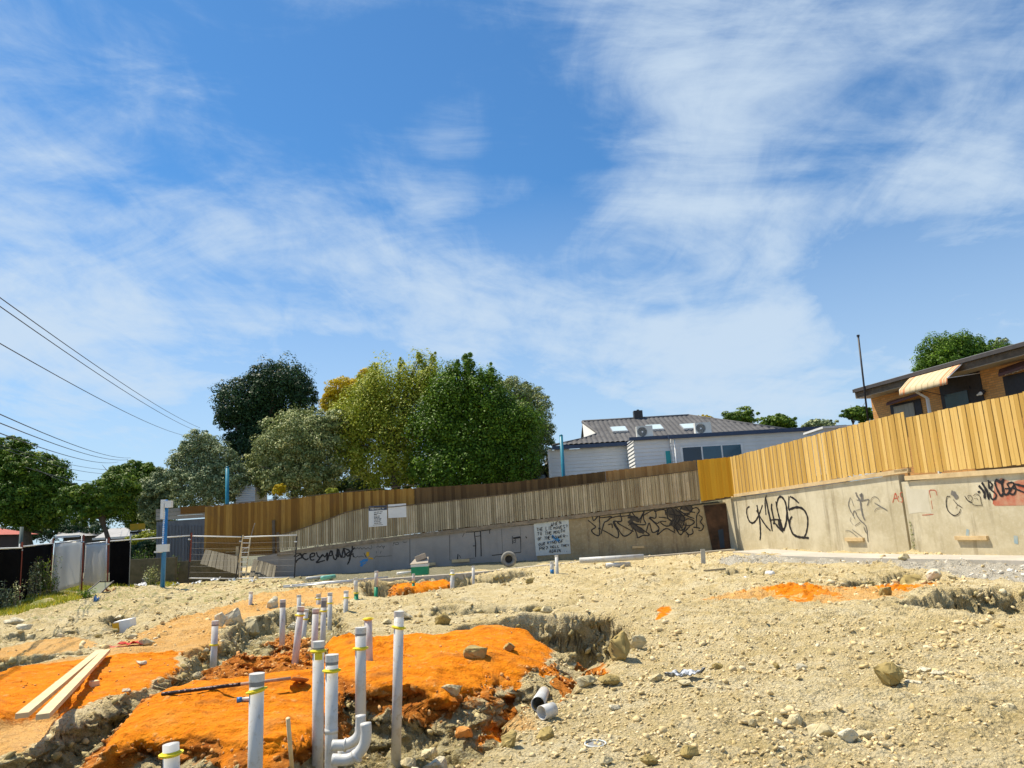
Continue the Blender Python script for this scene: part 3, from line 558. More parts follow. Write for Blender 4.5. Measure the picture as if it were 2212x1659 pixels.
# single rocks one can point to: image place (foot), width in px, material, shape stretch, label
def rock(x, y, w, mat, lab, flat=.6, rot=0, zb=None, name='rock', seed=None):
    p = G(x, y, Z0 if zb is None else zb); z = H(p[0], p[1])
    for _ in range(3): p = G(x, y, z); z = H(p[0], p[1])
    R = w*p[1]/FP/2; sd = seed or int(x*7+y)
    P, RF = hull(sd, 15, flat, 3); P = P*1.08*R; c, s = math.cos(rot), math.sin(rot)
    P = np.stack([P[:, 0]*c-P[:, 1]*s, P[:, 0]*s+P[:, 1]*c, P[:, 2]], 1)
    P -= np.array([0, 0, P[:, 2].min()+.18*R*flat])
    o = npmesh(name, P+np.array([p[0], p[1]+R*.5, z]), RF, M[mat]); tag(o, lab, 'rock', 'rocks lying on the dug soil'); return o
for a in [
 (1105,1617,52,'stone3','wedge shaped rock with a dark shadow, right of the bent pipes near the bottom',.75),
 (1181,1600,44,'stone3','smooth brown angular rock below the two cut white pipe pieces',.7),
 (1553,1446,26,'stone3','small round brown rock alone right of the crumpled rag',.7),
 (1679,1449,18,'stone3','small upright brown pebble in mid site left of a white stone',.9),
 (1735,1450,26,'stone2','pale round stone beside a brown pebble in mid site',.8),
 (1932,1487,62,'stone3','largest brown boulder half sunk in the right foreground sand',.75),
 (1685,1572,30,'stone2','left pale cobble of the cluster above the big split rock',.75),
 (1722,1568,36,'stone1','middle khaki cobble of the cluster above the big split rock',.8),
 (1766,1562,44,'stone2','flat tilted slab at the right of the cobble cluster',.6),
 (1780,1600,58,'stone1','big split khaki rock with a shadow under it beside white powder',.8),
 (1838,1605,42,'stone2','flat pale slab resting right of the big split rock',.75),
 (1872,1598,34,'stone1','khaki stone at the right end of the rock group',.7),
 (1710,1592,20,'stone2','small white triangular stone under the cobble cluster',.8),
 (1628,1572,22,'stone1','thin upright shard left of the cobble cluster',1.0),
 (1812,1575,22,'stone1','small stone between the tilted slab and the flat slab',.7),
 (2030,1465,40,'stone2','flat pale slab at right of the largest boulder',.35),
 (1978,1478,38,'stone2','pale broken slab just right of the largest boulder',.5),
 (2000,1450,30,'stone2','pale stone above the broken slab at far right',.6),
 (1480,1485,34,'stone1','khaki stone under the crumpled rag',.45),
 (1320,1482,58,'stone3','brown flat rock on the rim above the cut pipe pieces',.5),
 (1270,1488,52,'stone1','pale topped flat rock left of its brown neighbour on the rim',.45),
 (1235,1495,38,'stone3','brown chip at the left end of the rim rocks',.5),
 (1330,1535,32,'stone2','small pale rock in the pebbles below the rim rocks',.8),
 (1420,1475,34,'stone1','khaki lump just left of the crumpled rag',.6),
 (1350,1432,58,'stone3','tall craggy brown rock standing at the end of the deep trench',1.15),
 (1382,1405,40,'stone1','rough khaki rock leaning on the tall craggy rock',.8),
 (940,1650,54,'stone2','square pale rock in the rubble right of the bent pipes',.8),
 (925,1642,38,'stone1','pale chunk behind the square rock near the bent pipes',.8),
 (1003,1640,44,'orock','orange block in the trench rubble near the bottom edge',.7),
 (975,1600,50,'stone1','large khaki block among the trench rubble below the orange mound',.8),
 (1030,1560,60,'stone3','brown flat fronted slab set in the orange mound face',.7),
 (1110,1500,48,'stone3','brown slab near the right foot of the orange mound',.6),
 (895,1618,36,'stone2','pale rock at the base of the tall white pipe',.7),
 (880,1655,40,'stone1','khaki rock by the bent pipes at the very bottom',.7),
 (311,1392,38,'stone1','flat topped rock slab beside the red fabric',.5),
 (282,1378,26,'stone1','smooth oval stone behind the plank ends',.5),
 (210,1378,22,'stone3','small brown oval stone left of the foam block',.5),
 (255,1371,30,'stone2','oval pale stone near the foam block',.5),
 (20,1352,46,'stone2','long white slab of broken rock at the left edge',.4),
 (45,1362,40,'stone2','white splintered slab in front of the grass',.4),
 (1920,1280,40,'stone3','brown rock at the left end of the outcrop',.8),
 (1985,1305,60,'stone3','big brown block in the right hand outcrop',.8),
 (2060,1318,90,'stone1','widest khaki boulder of the right hand outcrop',.65),
 (2140,1322,76,'stone3','brown boulder of the outcrop next to the right edge',.65),
 (2025,1255,40,'stone2','pale tilted slab above the orange streak at right',.6),
 (2060,1252,22,'stone1','small pale slab beside the tilted slab at right',.6),
 (1965,1262,30,'stone1','khaki block on the rim of the far right pit',.7),
 (1180,1325,30,'stone1','khaki stone in front of the shallow far trench',.8),
 (1150,1335,24,'stone3','brown squared stone on the trench rim behind the orange mound',.8),
 (955,1350,40,'stone3','brown squared block on the sand behind the orange mound',.7),
 (870,1340,44,'stone2','long pale hump of rock behind the tall pipe',.5),
 (835,1345,26,'stone1','small khaki stone by the yellow topped pipe stub',.6),
 (1165,1318,30,'stone3','brown stone on the lip of the shallow far trench',.6),
 (630,1345,30,'stone2','white lump in the pit behind the pipe cluster',.8),
 (580,1350,44,'stone2','pale jagged rock on the wall of the pit behind the pipes',.9),
 (500,1395,44,'stone2','tall pale rock standing in the left pit wall',1.2),
 (540,1388,40,'stone1','tall khaki rock next to its pale twin in the left pit wall',1.2),
 (470,1405,32,'stone2','pale rock right of the lone pipe with a grey band',.9),
 (420,1442,30,'stone1','olive stone on the diagonal trench wall',.7),
 (1690,1612,26,'stone2','white powdery stone left of the split rock shadow',.4),
 (1625,1438,18,'stone1','thin flat stone in the bare sand of mid site',.4),
 (2185,1540,34,'stone1','khaki stone at the right edge of the foreground',.6),
 (1490,1640,46,'stone3','brown rock with a dark shadow at the bottom centre right',.6),
 (1405,1655,40,'stone3','brown rock at the bottom edge below the white ring',.6),
 (1310,1650,34,'stone1','khaki rock at the bottom edge left of the ring',.7),
 (1735,1648,36,'stone1','khaki stone at the bottom edge below the white powder',.6),
 (300,1440,30,'stone2','white stone on the orange bank right of the planks',.4),
 (270,1495,24,'stone2','white stone under the end of the front plank',.5),
 ]:
    rock(*a)
# ------------------------------------------------------------------ walls and fences
up = np.array([0, 0, 1.])
def wallslab(name, poly, n, t, mat, parent=None, uv=None): return MB().slab(poly, n, t).build(name, mat, parent, uv=uv)
def ribbon(name, strokes, plane, width, mat, parent, off=.006, n=None, smooth=5):
    """flat painted strokes lying on a wall plane; strokes are point lists, width in photo px at the wall"""
    mb = MB(); k = 0
    for st in strokes:
        w = width
        if isinstance(st, tuple): st, w = st
        pts = smoothline([np.array([a, b, 0.]) for a, b in st], smooth) if len(st) > 2 else [np.array([a, b, 0.]) for a, b in st]
        P = [plane(p[0], p[1], -(off+k*.0004)) for p in pts]; m_ = len(P); W_ = w*(1.22 if name in ('black_tag', 'black_mural') else 1)*np.mean([p[1] for p in P])/FP/2
        Lf = []; Rt = []
        for i in range(m_):
            d = P[min(i+1, m_-1)]-P[max(i-1, 0)]; d /= (np.linalg.norm(d)+1e-9); s_ = np.cross(d, n); s_ /= (np.linalg.norm(s_)+1e-9)
            ww = W_*(.72+.28*math.sin(math.pi*min(1, (i+.5)/m_*1.0)))*(1+.18*math.sin(i*1.7+k))
            Lf.append(P[i]-s_*ww); Rt.append(P[i]+s_*ww)
        mb.add(Lf+Rt, [(i, i+1, m_+i+1, m_+i) for i in range(m_-1)]); k += 1
    return mb.build(name, mat, parent)
FONT = {'A':[[(0,0),(.5,1),(1,0)],[(.2,.4),(.8,.4)]],'B':[[(0,0),(0,1),(.7,.95),(.7,.55),(0,.5),(.9,.4),(.8,0),(0,0)]],'C':[[(.9,.85),(.4,1),(0,.5),(.4,0),(.9,.15)]],'D':[[(0,0),(0,1),(.6,.95),(.95,.5),(.6,.05),(0,0)]],
'E':[[(.9,1),(0,1),(0,0),(.9,0)],[(0,.5),(.7,.5)]],'F':[[(.9,1),(0,1),(0,0)],[(0,.5),(.7,.5)]],'G':[[(.9,.85),(.4,1),(0,.5),(.4,0),(.9,.15),(.9,.45),(.5,.45)]],'H':[[(0,0),(0,1)],[(1,0),(1,1)],[(0,.5),(1,.5)]],'I':[[(.5,0),(.5,1)]],
'K':[[(0,0),(0,1)],[(.9,1),(0,.45),(.9,0)]],'L':[[(0,1),(0,0),(.8,0)]],'M':[[(0,0),(.1,1),(.5,.4),(.9,1),(1,0)]],'N':[[(0,0),(0,1),(1,0),(1,1)]],'O':[[(.5,1),(0,.5),(.5,0),(1,.5),(.5,1)]],'P':[[(0,0),(0,1),(.8,.9),(.8,.55),(0,.5)]],
'R':[[(0,0),(0,1),(.8,.9),(.8,.55),(0,.5),(.9,0)]],'S':[[(.9,.9),(.4,1),(.1,.75),(.8,.3),(.6,0),(0,.1)]],'T':[[(0,1),(1,1)],[(.5,1),(.5,0)]],'U':[[(0,1),(.05,.2),(.5,0),(.95,.2),(1,1)]],'V':[[(0,1),(.5,0),(1,1)]],'W':[[(0,1),(.25,0),(.5,.6),(.75,0),(1,1)]],
'Y':[[(0,1),(.5,.5),(1,1)],[(.5,.5),(.5,0)]],'Z':[[(0,1),(1,1),(0,0),(1,0)]],'?':[[(0,.8),(.5,1),(.9,.7),(.5,.4),(.5,.2)],[(.45,0),(.55,0)]],'.':[[(.3,.0),(.5,.03)]],',':[[(.4,.1),(.3,-.15)]],'4':[[(.7,0),(.7,1),(0,.3),(1,.3)]],'+':[[(.5,.2),(.5,.8)],[(.2,.5),(.8,.5)]],'-':[[(.2,.5),(.8,.5)]]}
def text_strokes(t, x0, y0, x1, y1, h, jit=.06, seed=0):
    r = random.Random(seed); n = len(t); out = []
    for i, ch in enumerate(t):
        if ch not in FONT: continue
        bx = x0+(x1-x0)*i/n; by = y0+(y1-y0)*i/n; w = (x1-x0)/n*.68
        for st in FONT[ch]:
            out.append([(bx+(a+r.uniform(-jit, jit))*w, by-(b+r.uniform(-jit, jit))*h) for a, b in st])
    return out
def palings(mb, tops, bots, pitch, t, n, lap=.018, seed=0, gap=.012, jag=.012, over=1.15, lapk=0, rec=.9):
    """vertical boards between a top line and a bottom line (world points along the fence), lapped front and back"""
    r = random.Random(seed); tops = [np.array(p) for p in tops]; bots = [np.array(p) for p in bots]
    A = tops[0]; B = tops[-1]; d = B-A; d[2] = 0; Ln = np.linalg.norm(d); d /= Ln
    def zat(line, s):
        ss = [(p-A)@d for p in line]
        return float(np.interp(s, ss, [p[2] for p in line]))
    s = 0; i = 0
    while s < Ln-pitch*.4:
        w = (pitch*over if i % 2 else pitch)+gap*lapk; c = s+pitch/2
        zt = zat(tops, c)+r.uniform(-jag, jag); zb = zat(bots, c)+r.uniform(-jag, jag)*1.5
        dd = t*rec if i % 2 else 0
        p = A+d*c-n*(dd+t/2); p[2] = (zt+zb)/2
        lean = r.uniform(-.010, .010)
        mb.box(p, (w-gap, t, zt-zb), (d+up*lean, n, up), r.random()); s += pitch; i += 1
    return mb
# --- right retaining wall, two cast panels
jx = 1951
z_top = [RWp(1578, 1076)[2], RWp(1951, 1021)[2]]
def wall_panel(a, b, ztop, zbot, plane_p, n, t): 
    A = a.copy(); B = b.copy(); P = [np.array([A[0], A[1], zbot]), np.array([B[0], B[1], zbot]), np.array([B[0], B[1], ztop[1]]), np.array([A[0], A[1], ztop[0]])]
    return P
rwA = RWp(1578, 1180); rwJ = RWp(jx, 1100); rwJ2 = RWp(jx+5, 1100); far_end = Cn+rd*34
rw1 = thing('retaining_wall', (rwJ[0], rwJ[1], Z0), 'bare concrete retaining wall panel with looping black tags, left of the vertical joint', 'wall', 'concrete retaining wall panels along the right')
P = wall_panel(rwA-rd*.3, rwJ, (RWp(1580, 1078)[2], RWp(1951, 1024)[2]), -2.2, None, None, None); wallslab('panel', [p for p in P], -rn, -.28, M['conc'], rw1) if False else MB().slab(P, -rn, .28).build('panel', M['conc'], rw1)
rw2 = thing('retaining_wall', (rwJ2[0]+rd[0], rwJ2[1]+rd[1], Z0), 'concrete retaining wall panel with red paint block and dense black tag, right of the joint', 'wall', 'concrete retaining wall panels along the right')
P = wall_panel(rwJ2, far_end, (.78, .80), -2.2, None, None, None); MB().slab(P, -rn, .28).build('panel', M['conc'], rw2)
rplane = lambda x, y, o=0.: RWp(x, y, o)
s = lambda pts: src(pts, 1700, 1050)
s2 = lambda pts: src(pts, 2060, 1050)
ribbon('black_tag', [
 (s([(768,955),(738,985),(740,1050),(765,1115),(800,1140),(840,1110),(880,1030),(912,940)]),3.5),
 (s([(850,940),(862,1010),(880,1100),(888,1200),(890,1270),(884,1330)]),4.5),(s([(845,1000),(890,1080),(950,1170),(1000,1225)]),3.5),
 (s([(955,835),(940,900),(950,1050)]),3.6),(s([(950,870),(975,1000),(1000,1110),(1020,1230)]),4.6),(s([(1015,925),(1012,980),(1040,1120),(1030,1150)]),4.5),
 (s([(1060,900),(1075,990),(1100,1090),(1135,1200),(1150,1210),(1175,1120),(1180,1000),(1160,900),(1120,850),(1085,870),(1065,960)]),4.5),
 (s([(1205,845),(1200,980),(1220,985),(1290,965),(1360,985),(1405,1060),(1412,1150),(1395,1250),(1370,1300)]),4.2),(s([(1215,845),(1260,870),(1315,920)]),3.6),
 (s([(1180,960),(1190,1060),(1215,1180),(1250,1260),(1300,1290),(1360,1300),(1425,1305)]),4.4),(s([(1240,1065),(1215,1110),(1215,1180)]),4)], rplane, 3.4, M['black'], rw1, n=rn)
ribbon('black_smear', [(s([(990,1110),(1050,1100),(1120,1105)]),3),(s([(1090,1105),(1100,1160),(1130,1230)]),8),(s([(1040,1130),(1090,1190),(1140,1240)]),5)], rplane, 4, M['black'], rw1, off=.012, n=rn)
ribbon('faded_tag', [(s2([(350,800),(365,840),(400,900),(412,980),(430,1060),(452,1110)]),4.8),(s2([(395,840),(420,830),(415,900)]),7),(s2([(290,855),(270,930),(290,1000),(320,1050),(340,1095)]),2.2),
 (s2([(300,870),(330,955)]),1.2),(s2([(360,885),(430,890),(495,880),(475,950)]),2.2),(s2([(320,1060),(325,1015),(345,1010),(360,1050),(400,1110),(445,1150),(470,1200),(485,1345)]),2.6),
 (s2([(355,1000),(400,985)]),1.2),(s2([(340,1170),(400,1130)]),1.4),(s2([(515,915),(525,870),(560,848),(600,870),(620,910)]),1.3),(s2([(555,915),(640,965),(700,1000)]),2),(s2([(555,1015),(580,980),(650,965)]),1.3),
 (s2([(295,1075),(290,1110),(320,1160)]),1),(s2([(235,1228),(280,1225),(330,1260),(375,1300)]),1.2),(s2([(310,1210),(350,1240),(430,1300)]),1.2),(s2([(440,1180),(455,1230),(470,1250)]),2)], rplane, 2, M['smoke'], rw1, off=.012, n=rn)
ribbon('red_letters', [(s2([(760,915),(775,860),(790,810),(810,870),(830,905)]),2.4),(s2([(775,870),(815,862)]),2),(s2([(820,838),(824,860)]),2.2),(s2([(868,800),(845,805),(845,840),(868,870),(868,905),(845,905)]),1.9)], rplane, 2, M['redp'], rw1, n=rn)
ribbon('red_letters', [(s2([(1180,860),(1165,785),(1200,775),(1235,785),(1250,835)]),2.0),(s2([(1185,890),(1200,985)]),1.2),(s2([(1085,1052),(1150,1048),(1210,1042)]),1.6)], rplane, 2, M['redp'], rw2, n=rn)
ribbon('black_tag', [(s2([(1710,725),(1770,800),(1775,870)]),5),(s2([(1745,690),(1800,790),(1822,880)]),5),(s2([(1815,665),(1830,760),(1860,720),(1830,680)]),3.8),
 (s2([(1700,800),(1725,790)]),4),(s2([(1830,760),(1900,820),(1890,870),(1850,870),(1830,800)]),3.2),(s2([(1905,660),(1890,700),(1930,800),(1965,840),(1985,780),(1960,700),(1920,670)]),4),
 (s2([(1985,665),(1970,730),(1985,810),(2030,820),(2050,760),(2020,700)]),3.6),(s2([(2030,700),(2080,690),(2100,720),(2060,780),(2050,810),(2100,820),(2120,760),(2090,690)]),3.4),(s2([(2000,760),(2090,755),(2150,775),(2212,800)]),3),
 (s2([(2100,705),(2180,725),(2240,740)]),3.8),(s2([(1900,655),(1950,690),(1990,655)]),5)], rplane, 3.2, M['black'], rw2, off=.012, n=rn)
ribbon('thin_tag', [(s2([(1395,845),(1360,850),(1350,920),(1370,1000),(1435,1055),(1490,1035),(1510,985)]),2.2),(s2([(1430,880),(1470,930),(1530,970)]),1.6),(s2([(1460,980),(1475,940)]),1.2),
 (s2([(1555,840),(1590,890),(1640,915)]),2.2),(s2([(1600,870),(1590,840),(1620,835),(1640,870),(1625,905)]),1.2),(s2([(1650,840),(1680,818),(1720,840),(1735,900),(1750,950)]),1.4),(s2([(1640,935),(1690,945),(1750,942)]),1.4),(s2([(1660,870),(1690,865),(1700,885)]),1)], rplane, 1.8, M['black'], rw2, off=.014, n=rn)
ribbon('smoky_blot', [(s2([(1405,800),(1440,820),(1475,870)]),11)], rplane, 10, M['smoke'], rw2, off=.010, n=rn)
P = [rplane(a, b, -.004) for a, b in s2([(1865,925),(1870,880),(1885,700),(1960,640),(2080,690),(2150,665),(2260,660),(2500,650),(2500,935),(2212,945),(1890,950)])]
MB().slab(P, -rn, .003).build('red_paint_block', M['redblock'], rw2)
P = [rplane(a, b, -.004) for a, b in s2([(890,690),(960,760),(1150,770),(1160,900),(1190,1030),(1060,1020),(940,1040)])]
MB().slab(P, -rn, .003).build('pale_paint_block', simple('pale_overpaint', (.62, .58, .47, 1), (.54, .50, .38, 1), 2, .8), rw2)
ribbon('blue_smear', [(s2([(1590,1210),(1585,1280)]),7),(s2([(2120,1280),(2125,1370)]),9)], rplane, 6, simple('faded_blue_paint', (.22, .36, .46, 1), (.42, .44, .38, 1), 9, .8), rw2, off=.006, n=rn)
# moss and weeds in the joint
mb = MB(); r = random.Random(4)
for i in range(140):
    p = RWp(1961+r.gauss(3, 1.6)+i*.08, 1155+i*.6-30, -.01-.04*r.random()); a = r.uniform(0, 6.28); l_ = r.uniform(.03, .09)
    q = p+np.array([math.cos(a)*.3, -.4, math.sin(a)])*l_; mb.add([p, q, q+np.array([.01, 0, .03])], [(0, 1, 2)], r.random())
tag(mb.build('joint_moss', simple('moss', (.20, .24, .05, 1), (.12, .14, .03, 1), 9, .9)), 'straggly green weeds growing down the vertical joint of the concrete wall', 'plant', kind='stuff')
# sleepers (coping) under the yellow fence: part of the fence
def rail(p0, p1, w, h, mat, name, parent): return MB().bar(p0, p1, w, h).build(name, mat, parent)
f1 = thing('paling_fence', (rwJ[0], rwJ[1], .9), 'bright yellow lapped timber paling fence on the right wall, section left of the step', 'fence', 'new yellow timber paling fence')
a0 = RWp(1576, 988); b0 = RWp(1957, 889); a1 = RWp(1580, 1070); b1 = RWp(1960, 1010)
palings(MB(), [a0+rn*-.03, b0+rn*-.03], [a1, b1], .15, .02, rn, seed=1, over=1.0, gap=.022, rec=.8).build('palings', M['yellow'], f1)
MB().bar(RWp(1578, 1072, .0)-rn*.0, RWp(1964, 1016), .16, .14).build('timber_plinth', M['coping'], f1)
f2 = thing('paling_fence', (rwJ2[0]+rd[0]*2, rwJ2[1]+rd[1]*2, .8), 'bright yellow lapped timber paling fence nearest the right edge, below the brick house', 'fence', 'new yellow timber paling fence')
pA = RWp(1957, 903, -.05); pB = pA+rd*13; 
qA = RWp(1962, 1024, -.05); tA = RWp(2212, 847, -.05); tB = RWp(2212, 1004, -.05)
zt0, zt1 = pA[2], tA[2]; zb0, zb1 = qA[2], tB[2]; Lx = np.linalg.norm((tA-pA)[:2])
pB = pA+rd*13; pB[2] = zt0+(zt1-zt0)*13/Lx; qB = qA+rd*13; qB[2] = zb0+(zb1-zb0)*13/Lx
palings(MB(), [pA, pB], [qA, qB], .15, .02, rn, seed=2, over=1.0, gap=.022, rec=.8).build('palings', M['yellow'], f2)
c0 = RWp(1958, 1033); c1 = RWp(2212, 1015); c2 = c0+(c1-c0)/np.linalg.norm((c1-c0)[:2])*13; MB().bar(c0, c2, .16, .15).build('timber_plinth', M['coping'], f2)
e0 = RWp(1958, 1015, -.02); MB().bar(e0-rd*.5, e0+rd*.12, .12, .10).build('stub_sleeper', M['coping'], f2)
# small timber chocks bolted on the walls
def chock(x0, x1, y, hpx, plane, n, lab, mat='coping', t=.09, off=0):
    a = plane(x0, y); b = plane(x1, y); h_ = hpx*a[1]/FP
    a[2] = b[2] = (a[2]+b[2])/2; o = MB().box((a+b)/2-n*(t/2+.004), (np.linalg.norm(b-a), t, h_), ((b-a)/np.linalg.norm(b-a), n, up)).build('timber_block', M[mat]); tag(o, lab, 'timber block', 'short timber blocks fixed on the walls')
chock(1829, 1868, 1165, 7, RWp, rn, 'pale timber block fixed low on the concrete wall left of the joint'); chock(2067, 2136, 1162, 8, RWp, rn, 'longest pale timber block low on the concrete wall near the right edge')
# --- far wall
fw = thing('retaining_wall', (0, 35.4, Z0), 'long shaded retaining wall, grey painted at left and bare stained concrete at right', 'wall')
xt = lambda L_: [FWp(a, b) for a, b in L_]
BOT = -2.1
def face(top, name, mat, off=0., t=.3, zb=BOT):
    P = [FWp(a, b, off) for a, b in top]; Q = [np.array([p[0], p[1], zb]) for p in P][::-1]
    return MB().slab([P[0]]+P[1:]+Q, -fn, t).build(name, mat, fw)
face([(556, 1203), (600, 1196), (820, 1163), (1156, 1133)], 'painted_face', M['paintw']); face([(1156, 1133), (1232, 1122), (1400, 1104), (1520, 1090), (1582, 1083)], 'concrete_face', M['concd'], .01)
fplane = lambda x, y, o=0.: FWp(x, y, o)
P = [FWp(a, b, -.02) for a, b in [(1153, 1130), (1228, 1121), (1233, 1196), (1158, 1201)]]; MB().slab(P, -fn, .018).build('whitewashed_panel', M['panelw'], fw)
ws = lambda a: ((1320+a[0]/13.825)/1.15733, (1280+a[1]/13.825)/1.15733)
lines = [('WHEN', 800, 500, 1170, 400, 115), ('THE LIE', 300, 665, 860, 590, 110), ('MOVES?', 880, 610, 1390, 540, 105), ('TO THE', 330, 810, 850, 765, 105), ('MOUTH', 890, 760, 1290, 690, 105), ('OF THE', 340, 990, 800, 930, 110),
 ('POWER-', 830, 930, 1420, 860, 95), ('OUR', 370, 1170, 620, 1130, 100), ('KIND', 680, 1110, 1010, 1080, 90), ('OF', 1050, 1070, 1260, 1050, 100), ('PR?', 400, 1320, 720, 1290, 110), ('HELL', 780, 1250, 1110, 1220, 80), ('THEY', 1150, 1210, 1440, 1180, 80), ('AGAIN...', 740, 1410, 1400, 1360, 105)]
st = []
for i, (t_, x0, y0, x1, y1, h_) in enumerate(lines):
    a = ws((x0, y0)); b = ws((x1, y1)); st += text_strokes(t_, a[0], a[1], b[0], b[1], h_/13.825/1.157, .08, i)
ribbon('handwriting', [(q, 1.15) for q in st], fplane, 1.1, M['black'], fw, off=.026, n=fn, smooth=3)
ribbon('blue_smear', [([ws((840, 800)), ws((900, 900)), ws((1000, 960)), ws((1080, 1020))], 5), ([ws((1000, 900)), ws((1100, 990))], 4), ([ws((700, 1050)), ws((900, 980))], 1.5)], fplane, 4, M['bluep'], fw, off=.0235, n=fn)
g5 = lambda pts: src(pts, 700, 1330, 6.1444)
ribbon('black_tag', [(g5([(215,380),(260,330),(310,330),(330,390),(290,410),(250,450),(255,470)]),2.6),(g5([(265,200),(245,310)]),1.6),(g5([(250,380),(300,350),(340,345)]),2),(g5([(410,330),(360,340),(350,390),(400,425),(440,400)]),2.6),
 (g5([(450,390),(520,370),(530,330),(480,335),(460,380),(480,430),(530,425)]),2.6),(g5([(560,310),(580,370),(620,390),(650,350),(600,420),(560,470),(640,450),(690,435)]),2.6),(g5([(650,340),(690,380),(730,320),(720,440),(780,290),(800,350),(740,370)]),2.6),
 (g5([(800,290),(830,410),(870,400),(880,260),(900,380),(850,350)]),2.6),(g5([(900,260),(940,390),(960,330),(980,250),(1000,370),(960,390)]),2.6),(g5([(985,250),(1070,290),(1020,340),(1050,370),(1110,340)]),2.6),
 (g5([(1110,210),(1110,280),(1085,350),(1065,440),(1035,500)]),3.0),(g5([(1150,240),(1100,290),(1050,370)]),2.6),(g5([(1120,320),(1125,370),(1140,385)]),2)], fplane, 2.6, M['black'], fw, n=fn)
ribbon('small_script', [(g5([(1150,240),(1165,262),(1190,240),(1210,262),(1235,240),(1260,264),(1290,240),(1320,262),(1350,240),(1385,262),(1412,240),(1400,200)]),.9),(g5([(1480,235),(1510,215),(1530,235),(1560,212),(1585,235),(1605,215),(1585,260)]),.9),
 (g5([(1735,215),(1750,160),(1775,190),(1815,190),(1812,160),(1770,165)]),.9),(g5([(1885,150),(1915,160),(1950,150)]),.8),(g5([(1145,370),(1160,400),(1190,370),(1210,385),(1250,370),(1290,385)]),.9),(g5([(1290,320),(1325,395)]),1.4),(g5([(1480,290),(1478,330)]),.7),(g5([(1555,290),(1540,330)]),.7),(g5([(1445,410),(1480,370),(1520,380),(1560,372),(1620,372),(1720,364)]),.8)], fplane, .9, M['black'], fw, n=fn)
ribbon('blue_splash', [(g5([(1230,470),(1290,440),(1350,430)]),6),(g5([(1250,460),(1260,530)]),4),(g5([(1230,520),(1320,470)]),3)], fplane, 5, M['bluep'], fw, off=.005, n=fn)
ribbon('yellow_splash', [(g5([(1350,305),(1345,350),(1360,370)]),6.5),(g5([(1360,395),(1430,412)]),3)], fplane, 5, M['yelp'], fw, off=.007, n=fn)
g3 = lambda pts: src(pts, 850, 1150)
ribbon('panel_lines', [(g3([(772,870),(775,1170)]),.9),(g3([(1212,830),(1215,1110)]),.8),(g3([(1215,1108),(1490,1085)]),.6),(g3([(1785,760),(1800,1040)]),.6),(g3([(1990,745),(2000,860)]),.6),(g3([(1390,800),(1485,795),(1670,770)]),1.6),(g3([(1485,795),(1500,920),(1500,1075)]),2),(g3([(1555,790),(1562,1065)]),2),
 (g3([(1470,950),(1500,950)]),1.8),(g3([(1500,845),(1560,838)]),1.6),(g3([(1655,770),(1655,815)]),2),(g3([(1355,850),(1375,805)]),1),(g3([(1305,1040),(1300,1100)]),2.2),(g3([(1320,1050),(1335,1085)]),1),(g3([(1915,865),(1995,850)]),3),(g3([(1920,870),(2000,858)]),2),(g3([(1998,860),(2000,1020),(1680,1055)]),1.8),(g3([(1905,840),(1910,930)]),1.4),(g3([(1910,900),(1945,880),(1940,910),(1915,915)]),1.2),(g3([(2055,845),(2065,865)]),2)], fplane, 1.3, M['black'], fw, n=fn, smooth=1)
g7 = lambda pts: src(pts, 1440, 1240, 5.2667)
ribbon('graffiti_shading', [(g7([(690,260),(760,300),(840,330)]),9),(g7([(700,320),(780,410),(900,480)]),12),(g7([(1220,150),(1300,250),(1420,330)]),22),(g7([(1250,330),(1380,420)]),18),(g7([(1380,140),(1520,180)]),14)], fplane, 10, simple('thin_black_paint', (.055, .05, .045, 1), (.10, .085, .065, 1), 5, .8), fw, off=.004, n=fn)
